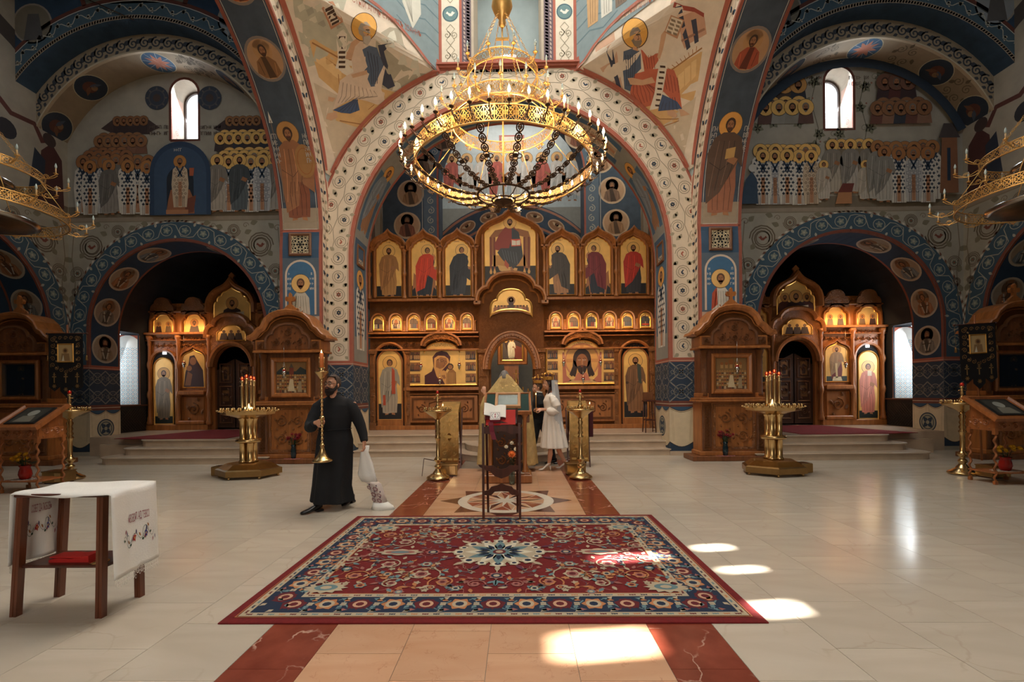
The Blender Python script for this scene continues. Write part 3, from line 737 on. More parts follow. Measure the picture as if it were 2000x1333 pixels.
def saint_panel(p,u,v0,v1,w,robe,cloak,text=None,arch=True):
 h=v1-v0
 p.poly(round_outline(u,v0,v1-w/2,w/2),(196,176,156));p.poly(round_outline(u,v0,v1-w/2,w/2-.045),(60,98,130),1)
 q=p.l;p.l=q+2
 p.poly([(u-.30*w,v0),(u-.27*w,v0+.30*h),(u-.12*w,v0+.42*h),(u+.12*w,v0+.42*h),(u+.27*w,v0+.30*h),(u+.30*w,v0)],robe)
 for x in(-.2,-.1,0,.1,.2):p.line([(u+x*w,v0),(u+x*w*.7,v0+.34*h)],.012,dk(robe,.75),l=1)
 p.poly([(u-.3*w,v0),(u-.27*w,v0+.3*h),(u-.12*w,v0+.42*h),(u-.1*w,v0+.1*h)],cloak,1)
 head(p,u,v0+.56*h,w*.14,dk(UMB,1.3),(216,172,104));p.l=q+6
 for sg in(-1,1):
  for k in range(4):
   y=v0+h*(.72-.09*k)
   for j in range(2 if k else 1):glyph(p,u+sg*w*.36+(j-.5)*.05*(1 if k else 0),y,.055,WHITE)
 p.l=q
def glyph(p,u,v,h,col):
 """a brushed letter of an inscription that is too small to read"""
 k=RND.randrange(6);w=h*.5;t=h*.16
 p.line([(u-w/2,v),(u-w/2,v+h)],t,col)
 if k in(0,1,3):p.line([(u+w/2,v),(u+w/2,v+h)],t,col)
 if k in(0,4):p.line([(u-w/2,v+h*.5),(u+w/2,v+h*.5)],t,col)
 if k in(1,2):p.line([(u-w/2,v+h),(u+w/2,v+h)],t,col)
 if k==3:p.line([(u-w/2,v),(u+w/2,v+h)],t,col)
 if k==5:p.line([(u-w/2,v+h),(u+w/2,v+h*.75),(u-w/2,v+h*.5),(u+w/2,v+h*.2),(u-w/2,v)],t,col)
def words(p,u,v,h,text_len,col,a=0):
 for i in range(text_len):
  if i%6==5:continue
  glyph(p,u+i*h*.72,v,h,col)
# --- front arch ring and piers
bf,cut=bent(ER+.465,0,40,EZ,0)
L_arc=pi*(ER+.465)
def ring_fr(u,v,d=0):
 """u along the left pier (below the springing), round the arch, down the right pier; v outward"""
 y=10.9-d
 if u<EZ:return Vector((XC-(ER+v),y,u))
 if u>EZ+L_arc:return Vector((XC+(ER+v),y,EZ-(u-EZ-L_arc)))
 a=pi-(u-EZ)/(ER+.465);return Vector((XC+(ER+v)*cos(a),y,EZ+(ER+v)*sin(a)))
p=Paint(ring_fr)
UT=EZ*2+L_arc
def path_rect(p,u0,u1,v0,v1,col,n=70):
 for i in range(n):a=u0+(u1-u0)*i/n;b=u0+(u1-u0)*(i+1)/n;p.poly([(a,v0),(b,v0),(b,v1),(a,v1)],col)
path_rect(p,2.3,UT-2.3,0,.09,RED);path_rect(p,2.3,UT-2.3,.105,.118,(150,110,92),70)
path_rect(p,EZ+.9,EZ+L_arc-.9,.86,.95,RED)
p.up()
def ring_circles(p,u0,u1,va,vb,n,two=True):
 st=(u1-u0)/n
 for i in range(n):
  u=u0+(i+.5)*st;s=1 if i%2 else-1;v=(va if s<0 else vb)if two else va;r=.165 if two else .17
  p.spiral(u,v,r,1.9,.016,OLIVE,a0=s*pi/2,sgn=s,r1=.45,n=24);
  if i%4<2:p.bird(u,v,.07,DBLUE if i%3 else RED,s,1)
  else:p.flower(u,v,.065,DBLUE if i%4==2 else RED,OLIVE,6,1)
  m=(va+vb)/2
  if two:
   p.line([(u-st*.5,m),(u,m+s*.03),(u+st*.5,m)],.016,OLIVE)
   p.leaf(u-st*.1,v+s*.17 if 0 else m-s*.16,-s*.9+pi/2*0,.15,.11,(150,140,118),0);p.leaf(u+st*.55,v+s*.1,s*1.2,.13,.09,(150,140,118),0)
   p.leaf(u+st*.1,m-s*.2,pi-.6*s,.13,.09,(150,140,118),0)
  else:
   for q in(-1,1):p.leaf(u+st*.42,v+q*.10,q*.9,.14,.10,(150,140,118),0);p.leaf(u-st*.40,v+q*.14,pi-q*.9,.12,.08,(150,140,118),0)
ring_circles(p,EZ+.25,EZ+L_arc-.25,.28,.67,46)
for a,b in((2.36,EZ+.2),(EZ+L_arc-.2,UT-2.36)):ring_circles(p,a,b,.33,.33,6,False)
p.build('scroll_fresco',wall_front)
p=Paint(G2:=(lambda u,v,d=0:Vector((XC+u,10.9-d,v))))
low_bands(p,-4.3,-ER);low_bands(p,ER,4.3)
p.rect(-1.72,9.17,1.72,9.25,RED,3);p.rect(-1.75,9.06,1.75,9.085,OLIVE,3)
rope(p,lambda t:(-1.7+3.4*t,9.30),.08,(84,60,52),WHITE,34)
p.build('band_fresco',wall_front)
mb=MB();mb.box(XC-1.72,XC+1.72,10.80,10.9,9.25,9.29);mb.box(XC-1.7,XC+1.7,10.84,10.9,9.20,9.25);mb.build('cornice',M('red_line',RED,.85),wall_front)
# --- arcades left and right: jambs and soffits with medallions
for s in(-1,1):
 f,cut=bent(NR,0,40,NZ,0)
 def fr(u,v,d=0,s=s,f=f):
  a,z,nx,nz=f(u)
  if u<=NZ:y0=10.5-(0 if u<5.0 else 0);return Vector((XC+s*(4.3+v),(10.5 if u<NZ-.02 else 6.6+a)-d,z))
  return Vector((XC+s*(4.3+v),6.6+a-nx*d,z-nz*d))
 p=Grid(fr,cut,9,step=.0008,base=.003);p.cuts=None
 p.cuts=cut;_c=p._cut
 # shift so that the cut lines fall on the flats of the vault
 class Sh(Paint):
  def _cut(s2,t,col,d):
   s3=[(q[0]-NZ,q[1])for q in t];fr0=s2.fr;s2.fr=lambda u,v,d:fr0(u+NZ,v,d);Paint._cut(s2,s3,col,d);s2.fr=fr0
 p=Sh(fr,.0008,.003);p.cuts=cut
 top=NZ+pi*NR*.55
 p.rect(5.28,0,top,.06,RED);p.rect(5.28,.90,top,.97,dk(RED,.85));p.rect(5.28,.09,top,.10,WHITE);p.rect(5.28,.87,top,.88,WHITE)
 p.rect(2.3,0,5.28,.06,RED);p.rect(2.3,.90,5.28,.97,dk(RED,.85));p.rect(5.28,.06,5.78,.9,SAND);p.rect(5.24,.05,5.30,.95,RED);p.rect(5.3,.1,5.31,.87,WHITE,1)
 p.rect(4.64,.06,5.24,.9,(52,76,100));p.rect(2.3,.06,3.3,.9,(176,150,130));p.rect(3.3,.06,4.64,.9,(80,92,104))
 p.up(2)
 # medallions on the vault
 for k,u in enumerate((8.62,9.86,11.1,12.3)):
  medallion(p,u,.485,.385,robe=[(132,92,56),(166,84,44),(150,110,66),(140,80,60)][k]if s<0 else[(160,76,50),(132,104,66),(150,90,60),(120,90,70)][k],rim=(128,116,108),bg=(176,136,100),halo=(176,132,88),rot=-pi/2)
  for q in(-1,1):
   for j in range(4):pass
 # standing saint, drawn sideways because u runs up the wall
 class Up(Paint):
  def poly(s2,pts,col,l=0):p.poly([(b,.485+s*a)for a,b in pts],col,l+s2.l)
 g=Up(None)
 if s<0:saint(g,0,5.52,1.95,robe=(128,74,50),cloak=(146,98,66),wide=1.0,pose=1,beard=True,halo=(176,128,72));g.up(6);g.disc(.26,6.75,.22,(156,112,66),20,ry=.34);g.ring(.26,6.75,.16,.015,(150,92,46),18,1,ry=.26);g.line([(-.34,5.9),(-.30,7.55)],.02,(120,104,90));g.poly([(-.34,7.5),(-.26,7.5),(-.30,7.72)],WHITE)
 else:saint(g,0,5.50,2.0,robe=(150,96,70),cloak=(92,70,56),wide=1.1,pose=0,halo=(214,152,74),item='book')
 for q in(-1,1):
  for j in range(5):glyph(g,q*.34,7.2-.12*j,.09,(170,164,156));glyph(g,q*.34+.05,7.2-.12*j,.09,(170,164,156))
 g=Up(None);saint_panel(g,0,3.34,4.60,.72,(186,176,158)if s<0 else(196,190,176),(172,160,138)if s<0 else(166,72,48))
 p.build('saint_fresco',side_arch[s])
 p=Paint(lambda u,v,d=0:Vector((XC+u,10.5-d,v)));low_bands(p,*sorted((s*4.3,s*5.27)));p.build('band_fresco',side_arch[s])
 # the strip facing the nave between jamb and front arch, and the ring up to the pendentive
 def fr(u,v,d=0,s=s):
  # u height along the jamb / arch, v = outward from the opening
  if u<NZ:return Vector((XC+s*(4.3-d),10.5+v,u))
  a=(u-NZ)/(NR+.2);r=NR+v;return Vector((XC+s*(4.3-d),6.6+r*cos(a),NZ+r*sin(a)))
 p=Paint(fr);q=(NR+.2)*pi
 path_rect(p,2.3,NZ+q*.5,0,.06,dk(RED,.9),40)
 path_rect(p,NZ,NZ+q*.5,.42,.5,RED,30)
 for i in range(44):
  u=2.4+i*.21
  v=.22;c=(150,140,118)
  p.line([(u-.1,v+.05*(1 if i%2 else-1)),(u,v),(u+.11,v+.05*(-1 if i%2 else 1))],.02,OLIVE,l=1)
  for e in(-1,1):p.leaf(u,v+e*.03,e*1.0+.2,.15,.09,c if i%3 else DBLUE,1);
  p.leaf(u+.05,v,pi+(1 if i%2 else-1)*.8,.12,.08,(176,140,120),1)
 p.up(3);low_bands(Paint(lambda u,v,d=0,s=s:Vector((XC+s*(4.3-d),u,v)))if 0 else p,0,0.001)if 0 else None
 p.build('leaf_fresco',side_arch[s])
 p=Paint(lambda u,v,d=0,s=s:Vector((XC+s*(4.3-d),u,v)));low_bands(p,10.5,10.9);p.build('band_fresco',side_arch[s])
 mb=MB()
 # plaster strip under the leaf fresco
 zz=[(10.5,2.3),(10.9,2.3),(10.9,NZ),(10.9,6.6)]+[(6.6+NO*cos(radians(a)),NZ+NO*sin(radians(a)))for a in range(22,96,4)]+[(6.6+NR*cos(radians(a)),NZ+NR*sin(radians(a)))for a in range(96,-1,-4)]
 zz=[(y,z)for y,z in zz if y<=10.9];mb.prism(zz,lambda u,v,d,s=s:Vector((XC+s*(4.3-d),u,v)),-.002,.0008);mb.build('plaster_strip',plaster,side_arch[s])
 # inside of the front arch: jamb and soffit
 f2,cut2=bent(ER,0,40,EZ,0)
 def fr(u,v,d=0,s=s,f2=f2):
  a,z,nx,nz=f2(u)
  return Vector((XC+s*(a-nx*d),10.9+v,z-nz*d))
 class Sh2(Paint):
  def _cut(s2,t,col,d):
   s3=[(q[0]-EZ,q[1])for q in t];fr0=s2.fr;s2.fr=lambda u,v,d:fr0(u+EZ,v,d);Paint._cut(s2,s3,col,d);s2.fr=fr0
 p=Sh2(fr,.0008,.003);p.cuts=cut2;tp=EZ+pi*ER/2
 p.rect(2.3,0,tp,1.1,(136,136,130));p.up();p.rect(2.3,.0,tp,.07,RED);p.rect(2.3,1.0,tp,1.1,RED)
 p.rect(2.9,.14,4.66,.94,(74,98,120));p.rect(4.66,.14,5.3,.94,(60,84,108))
 for a in(5.5,7.6,9.3):p.rect(a,.14,a+1.55,.34,(70,98,124));p.rect(a,.74,a+1.55,.94,(70,98,124))
 p.up()
 class Up2(Paint):
  def poly(s2,pts,col,l=0):p.poly([(b,.54+(a if s<0 else-a))for a,b in pts],col,l+s2.l)
 g=Up2(None)
 for k,(z,h)in enumerate(((2.6,1.95),(5.55,1.75),(7.7,1.6),(9.4,1.2))):
  g.l=0;vest(g,0,z,h,k)if k%2==0 else saint(g,0,z,h,(150,110,80),(120,130,140))
 p.build('saint_fresco',wall_front)
 p=Paint(lambda u,v,d=0,s=s:Vector((XC+s*(ER-d),u,v)));low_bands(p,10.9,12.0,rosette=11.45);p.build('band_fresco',wall_front)
 # pierced brass vents set in the piers
 for nm in(0,1):
  ve=empty('vent_grille',(XC+s*4.785,10.5,4.945)if nm==0 else(XC+s*ER,11.45,4.93),0 if nm==0 else-s*pi/2,label='pierced brass vent in the %s pier, %s'%('left' if s<0 else 'right','facing the nave' if nm==0 else 'on its inner side beside the altar'),cat='vent')
  m=MB();pth=[(-.25,-.25),(.25,-.25),(.25,.25),(-.25,.25)]
  m.mould(pth,[(.01,0),(.012,.03),(-.02,.045),(-.05,.03),(-.05,0)],lambda u,v,d:Vector((u,-d,v)),closed=True);m.build('frame',M('vent_wood',(112,74,48),.45),ve)
  m=MB();m.box(-.24,.24,-.004,0,-.24,.24);m.build('backing',M('vent_dark',(22,18,16),.9),ve)
  q=Paint(lambda u,v,d=0:Vector((u,-d,v)),.004,.008)
  for r,n in((.07,6),(.14,10),(.2,14)):
   for i in range(n):
    a=2*pi*i/n;q.ring(r*cos(a),r*sin(a),.034,.012,None,9)
  q.ring(0,0,.215,.014,None,30);q.ring(0,0,.105,.01,None,20);q.ring(0,0,.04,.012,None,14)
  for i in range(4):
   a=pi/4+i*pi/2;q.ring(.255*cos(a),.255*sin(a),.04,.012,None,10);q.leaf(.2*cos(a),.2*sin(a),a,.1,.05,None)
  q.build('tracery',ve,M('vent_brass',(226,208,172),.5,.1))
# --- pendentives: the two seated evangelists, painted over the whole bent corner
def pinv(s,px,py):
 d=ray(px,py);t0,t1=7.0,13.0
 def side(t):
  q=d*t;z=1.5+q.z;ex,ny=chord(min(max(z,6.5),15));x=s*(q.x-XC)
  return(4.3-x)*(10.9-ny)+(10.9-q.y)*(4.3-ex)-(4.3-ex)*(10.9-ny)   # >0 inside the nave
 for _ in range(48):
  m=(t0+t1)/2
  if side(m)>0:t0=m
  else:t1=m
 q=d*t0;z=1.5+q.z;ex,ny=chord(min(max(z,6.5),15));x=q.x-XC
 E_=Vector((s*ex,10.9));N_=Vector((s*4.3,ny));w=(E_-N_).length or 1e-3
 k=(Vector((x,q.y))-N_).dot(E_-N_)/w/w
 return((k-.5)*w*-s,z)
def Q(s,pts):return[pinv(s,(500 if s<0 else 1000)+x/2.962,y/2.962)for x,y in pts]
SKY=(206,190,170);YEL=(198,158,106);TUN=(78,90,108);DK=(58,60,74);STN=(160,150,130);CL=(200,176,154)
class Pd(Grid):pass
for s in(-1,1):
 fr=pend(s);p=Pd(fr,.25,.25,step=.0018,base=.03)
 for i in range(23):
  ww=[]
  for z in(6.7+.115*i,6.815+.115*i):ex,ny=chord(z);ww.append(sqrt((4.3-ex)**2+(10.9-ny)**2)/2)
  p.poly([(-ww[0],6.7+.115*i),(ww[0],6.7+.115*i),(ww[1],6.815+.115*i),(-ww[1],6.815+.115*i)],SKY)
 p.up()
 R_=lambda pts,c,l=0:p.poly(Q(s,pts),c,l)
 LL=lambda pts,w,c,l=0:p.line(Q(s,pts),w,c,l=l)
 if s<0:
  edge=[(1040,440),(1000,375),(930,285),(860,200),(790,120),(700,40),(560,-60),(440,-110)]
  R_([(460,975)]+[(270,400),(190,180),(130,0),(90,-110)]+edge[::-1]+[(850,545),(640,700),(500,880)],SKY)
  p.up();R_([(455,930),(380,660),(330,480),(480,560),(700,500),(850,545),(640,700),(500,860)],(186,168,144))
  R_([(300,390),(215,60),(210,0),(520,0),(500,130),(560,240),(500,330)],(172,166,146));R_([(690,240),(770,160),(830,170),(850,260),(900,420),(985,430),(820,540),(700,500)],STN)
  p.up()
  for k in range(16):
   x=235+(k%5)*50+(k//5)*18;y=20+(k//5)*75+(k%2)*22
   R_([(x,y+20),(x+36,y),(x+48,y+34),(x+14,y+56)],dk((176,170,150),.88 if k%2 else 1.1))
  for x,y in((770,190),(830,330),(900,350),(760,230),(850,420),(800,480),(910,410),(720,230)):R_([(x,y),(x+24,y-12),(x+34,y+20),(x+40,y+50),(x-16,y+46)],(196,190,172))
  R_([(305,240),(380,205),(560,330),(560,440),(470,545),(360,450)],YEL);R_([(480,560),(720,515),(850,548),(610,748),(460,700),(440,640)],YEL)
  p.up();LL([(320,250),(480,340),(560,350)],.02,(150,104,60));LL([(340,300),(470,390),(480,520)],.015,(150,104,60));LL([(480,700),(600,720),(830,550)],.02,(150,104,60));LL([(500,640),(640,640),(740,560)],.012,(150,104,60))
  for a in(0,90,180):R_([(340+a*.5,290+a*.45),(400+a*.5,330+a*.45),(400+a*.5,400+a*.4),(345+a*.5,360+a*.4)],(212,176,124))
  R_([(375,50),(440,10),(500,130),(430,175)],(176,124,92));R_([(388,55),(436,25),(486,128),(434,155)],CREAM,1)
  for k in range(5):LL([(398+k*9,66+k*20),(440+k*9,44+k*20)],.03,UMB,2)
  R_([(460,210),(495,178),(522,200),(520,330),(545,350),(592,420),(520,440),(455,400),(470,340)],(208,196,178))
  for k in range(7):LL([(474,222+k*28),(512,222+k*28)],.035,UMB,1)
  R_([(700,265),(780,250),(735,300),(800,500),(760,518),(710,480),(730,430),(715,330)],DK,1)
  p.up(2);R_([(550,240),(610,230),(630,300),(640,420),(660,500),(740,540),(735,590),(700,610),(640,588),(560,570),(500,600),(440,640),(470,540),(480,470),(520,440),(560,420),(545,330)],CL)
  R_([(610,290),(650,268),(695,280),(728,370),(740,430),(700,500),(660,505),(640,460),(650,430),(622,410),(640,390)],TUN,1)
  R_([(560,540),(680,500),(735,380),(742,400),(720,520),(740,580),(640,580)],(206,184,162),1)
  for k in range(9):LL([(500+k*22,480+k*6),(490+k*26,560),(470+k*20,600-k*4)],.014,dk(CL,.72),2)
  for k in range(4):LL([(640+k*18,300+k*10),(660+k*14,400),(665+k*10,490)],.014,DK,2)
  R_([(440,640),(470,625),(580,570),(595,640),(540,660),(490,655)],(66,82,112),2);[LL([(470+k*25,650),(560+k*6,580)],.012,DK,3)for k in range(5)]
  R_([(513,335),(545,250),(600,208),(606,235),(568,272),(548,347),(520,347)],(188,148,116),2);R_([(545,435),(635,408),(640,432),(555,455)],(188,148,116),3)
  R_([(415,562),(455,570),(440,592),(412,585)],(188,148,116),2);R_([(400,690),(408,660),(460,648),(468,682),(430,700)],(188,148,116),2)
  p.l+=3;EL=lambda x,y,a,b:[(x+a*cos(2*pi*i/26),y+b*sin(2*pi*i/26))for i in range(26)];R_(EL(619,160,76,84),UMB);R_(EL(619,160,72,80),(206,152,72),1)
  R_([(585,170),(600,138),(635,130),(660,160),(655,200),(660,235),(640,265),(615,255),(608,215),(590,200)],(150,136,120),2);R_([(612,160),(640,150),(654,175),(656,215),(630,225),(614,195)],(186,144,112),3)
  LL([(628,178),(650,178)],.012,UMB,4);LL([(640,182),(645,203),(636,205)],.01,UMB,4);R_([(618,215),(655,212),(658,238),(640,266),(618,250)],(176,164,150),4)
  vx=pinv(s,655,331)
  tt=[(550,2),(780,118)]
 else:
  edge=[(365,440),(420,360),(480,270),(560,170),(640,90),(740,10),(860,-70),(980,-110)]
  R_([(990,985),(1090,560),(1160,330),(1230,100),(1260,0),(1285,-110)]+edge[::-1]+[(600,540),(800,690),(920,840)],SKY)
  p.up();R_([(990,960),(1070,560),(960,640),(860,750),(920,840)],(186,168,144))
  R_([(485,272),(595,188),(610,300),(625,420),(655,556),(600,530),(560,470)],(190,152,126));R_([(565,270),(588,290),(605,400),(645,545),(622,548),(585,420)],DK,1)
  R_([(920,25),(930,-10),(1000,-20),(1060,60),(1115,92),(1130,200),(1112,240),(1012,312),(985,240),(960,100)],(186,144,118));R_([(948,45),(985,35),(1008,160),(1040,290),(1018,306),(988,190)],DK,1);R_([(1040,120),(1070,110),(1085,250),(1062,268)],DK,1);LL([(985,240),(1120,170)],.03,(150,108,86),2);LL([(940,30),(1060,60),(1115,92)],.05,(150,70,56),2);LL([(960,100),(1050,60)],.03,(208,176,150),2)
  R_([(900,400),(1114,238),(1100,330),(1075,500),(1050,590),(960,560)],YEL);R_([(655,572),(700,540),(976,650),(970,706),(870,752),(790,700)],YEL)
  p.up(2)
  for k in range(3):R_([(965+k*38,440-k*38),(1000+k*36,412-k*34),(1000+k*34,500-k*30),(970+k*36,530-k*30)],(212,176,124))
  for k in range(8):LL([(905+k*24,396-k*18),(930+k*20,410-k*16)],.012,(150,104,60))
  LL([(910,420),(1104,280)],.02,(150,104,60));LL([(720,600),(860,690),(970,690)],.016,(150,104,60));LL([(780,690),(875,735),(970,700)],.016,(150,104,60))
  R_([(650,300),(700,283),(748,300),(752,400),(720,432),(715,450),(690,532),(655,516),(645,400)],TUN)
  R_([(750,288),(800,320),(850,310),(852,352),(820,402),(890,398),(942,408),(966,470),(982,590),(988,632),(940,590),(880,532),(860,562),(810,612),(760,626),(710,602),(688,540),(700,470),(715,430),(770,415)],(176,92,66))
  for k in range(8):LL([(712+k*12,450+k*6),(705+k*24,540),(740+k*16,610-k*6)],.014,(128,62,48),1)
  for k in range(5):LL([(760+k*16,310+k*4),(775+k*14,400)],.012,(128,62,48),1);LL([(880+k*20,420+k*8),(900+k*18,520+k*10)],.014,(128,62,48),1);LL([(662+k*14,320),(668+k*10,500)],.012,DK,1)
  R_([(868,545),(960,590),(988,632),(850,645)],(66,80,108),1);[LL([(865+k*24,640),(890+k*14,565)],.012,DK,2)for k in range(5)]
  R_([(845,335),(868,205),(885,182),(898,200),(878,290),(860,345)],(188,148,116),1);R_([(674,455),(700,452),(760,465),(815,448),(834,480),(760,496),(690,492)],(188,148,116),2)
  R_([(900,640),(945,642),(962,672),(950,686),(905,668)],(188,148,116),1);R_([(970,630),(1000,640),(1034,664),(980,676)],(188,148,116),1)
  R_([(860,360),(905,365),(892,450),(872,560),(850,630),(800,640),(830,540),(842,450)],(206,194,176),3)
  for k in range(8):LL([(862-k*4,388+k*32),(893-k*5,390+k*32)],.032,UMB,4)
  R_([(925,90),(1002,120),(962,228),(885,190)],(176,130,98),3);R_([(930,100),(994,124),(956,212),(894,184)],(206,192,170),4)
  for k in range(4):LL([(926-k*8,118+k*22),(952-k*8,128+k*22)],.03,(130,112,92),5);LL([(962-k*8,130+k*22),(984-k*8,138+k*22)],.03,(130,112,92),5)
  p.l+=3;R_(EL(717,195,77,90),UMB);R_(EL(717,195,72,85),(206,152,72),1)
  R_([(690,190),(705,165),(735,160),(750,180),(748,200),(758,245),(740,280),(715,270),(698,240),(686,215)],(120,104,88),2);R_([(714,190),(742,182),(750,215),(750,240),(722,250),(708,220)],(186,140,106),3)
  LL([(724,205),(742,204)],.012,UMB,4);LL([(735,208),(742,230),(732,232)],.01,UMB,4);R_([(712,240),(752,236),(755,258),(738,282),(716,270)],(128,112,96),4);R_([(705,270),(735,285),(735,300),(705,290)],(186,140,106),1)
 # red boundary curve, drum paintings above it
 p.l+=5
 e2=Q(s,edge);above=e2+[((-s*2.2)if s<0 else(-s*2.2),13.5)]if 0 else None
 w=1.86;z1=13.6
 pl=sorted(e2,key=lambda q:q[1])
 # drum field: from the cornice end upward (only this side of the curve)
 ins=-s*1.86
 p.poly([(ins,pl[0][1]),(ins,z1),(pl[-1][0],z1)]+pl[::-1],(118,132,134));p.up()
 m0=[((q[0]+ins)/2,q[1])for q in pl]
 for k in range(14):
  v=9.7+.33*k;p.line([(ins+s*.15*0,v),(ins*.8,v+.12),(ins*.6,v-.02),(ins*.4,v+.14)],.03,(92,112,118))
 if s<0:
  p.poly([(ins*.62,9.75),(ins*.74,10.2),(ins*.72,11.2),(ins*.5,11.9),(ins*.42,11.0),(ins*.48,10.2)],(190,186,172),1);[p.line([(ins*(.46+.05*k),11.3),(ins*(.52+.02*k),10.3),(ins*.62,9.9)],.012,(140,136,124),l=2)for k in range(5)]
  p.line([(ins*.2,11.6),(ins*.36,10.9),(ins*.5,10.5)],.09,(190,170,150),l=2)
 else:
  for k,c in enumerate(((176,140,98),(190,186,174),(108,92,78))):x=ins*(.75-.2*k);p.poly([(x-.14,9.9),(x+.14,9.9),(x+.2,11.6),(x-.2,11.6)],c,1);[p.line([(x+j*.06,9.95),(x+j*.08,11.5)],.012,dk(c,.7),l=2)for j in(-1,0,1)]
 p.up(2);p.line(e2,.075,RED);p.line([(a+s*.06,b)for a,b in e2],.012,WHITE)
 # side borders of the pendentive
 for k in(-1,1):
  ln=[]
  for i in range(24):
   z=6.75+i*.115;ex,ny=chord(z);wz=sqrt((4.3-ex)**2+(10.9-ny)**2);ln.append((k*(wz/2-.035),z))
  p.line(ln,.075,RED)
 p.build('evangelist_fresco',[o for o in bpy.data.objects if o.name.startswith('wall_drum_corner')][0 if s<0 else 2])
 # inscription beside the halo
 a,b=(pinv(s,500+548/2.962,14/2.962),pinv(s,500+768/2.962,128/2.962))if s<0 else(pinv(s,1000+655/2.962,104/2.962),pinv(s,1000+835/2.962,6/2.962))
 ang=atan2(b[1]-a[1],b[0]-a[0]);c_,s_=cos(ang),sin(ang)
 lettering('СТЫЙ АПЛЪ ЕУЛИСТЪ ІОАННЪ' if s<0 else 'СТЫЙ АПЛЪ ЕУЛИСТЪ МАТФЕЙ',.17,M('inscription_red',(150,84,62),.85),lambda u,v,d:fr(a[0]+u*c_-v*s_,a[1]+u*s_+v*c_,.06),'inscription',bpy.data.objects['wall_front'],sx=.62,align='LEFT')
# --- drum front: ornament strips, rope edges
p=Paint(lambda u,v,d=0:Vector((XC+u,10.9-d,v)))
for s in(-1,1):
 X=sorted
 def r(a,b,c,l=0):p.rect(min(s*a,s*b),9.29,max(s*a,s*b),14,c,l)
 r(.8,.86,dk(CREAM,.85));r(.86,1.08,(92,78,84));r(1.08,1.14,RED);r(1.14,1.56,(206,194,174));r(1.56,1.63,RED)
 rope(p,lambda t:(s*.93,9.3+3*t),.07,(150,140,140),None,40);p.up()
 rope(p,lambda t:(s*1.02,9.3+3*t),.04,(170,150,140),None,30);p.up()
 for k in range(8):
  v=9.5+k*.5;u=s*1.35
  if k==2:p.disc(u,v,.19,(96,124,124),22,l=1);p.ring(u,v,.17,.012,DBLUE,20,2);p.bird(u,v,.12,WHITE,1,2);continue
  for q in(-1,1):p.spiral(u+q*.08,v,.085,1.3,.02,(140,130,110),-q*pi/2,q,l=1);p.line([(u,v-.24),(u+q*.1,v-.12),(u,v+.02),(u+q*.1,v+.14),(u,v+.25)],.018,(140,130,110),l=1)
p.build('drum_fresco',bpy.data.objects['wall_drum_front'])
# ------------------------------------------------------------ frescoes of the side bays and of the altar vault
def tree(name):return[o for o in bpy.data.objects if o.name.split('.')[0]==name]
RB=(64,88,104);VC=(176,172,158)
def clip_rect_spandrel(p,fr_r,u0,u1,z1,col):pass
def arch_band(p,cz,r0,r1,bg,vc,z0,motif='flower'):
 """ring on a flat wall round (0,cz), straight feet down to z0; p.fr takes (u,v) wall metres"""
 n=36;A=[(-r0,z0)]+arc(0,cz,r0,180,0,n)+[(r0,z0)];B=[(-r1,z0)]+arc(0,cz,r1,180,0,n)+[(r1,z0)]
 for i in range(len(A)-1):p.poly([A[i],A[i+1],B[i+1],B[i]],bg)
def polar(cz,R0):
 """maps (s along path, offset) to wall (u,v); s = 0 at left springing"""
 def f(s,o):
  if s<0:return(-(R0+o),cz+s)
  if s>pi*R0:return(R0+o,cz-(s-pi*R0))
  a=pi-s/R0;return((R0+o)*cos(a),cz+(R0+o)*sin(a))
 return f
class Map(Paint):
 def __init__(s,p,f):s.p=p;s.f=f;s.l=0
 def poly(s,pts,col,l=0):s.p.poly([s.f(*q)for q in pts],col,l+s.l)
def big_scroll(p,u,v,r,w=.034,bird=True,col=(108,96,80),sgn=1,a0=0):
 p.spiral(u,v,r,2.6,w,col,a0=a0,sgn=sgn,r1=.5,n=34);p.ring(u,v,r*.5,w*.7,col,18)
 if bird:p.bird(u,v,r*.36,(126,70,56),sgn,1)
 else:p.flower(u,v,r*.34,(112,112,96),RED,6,1)
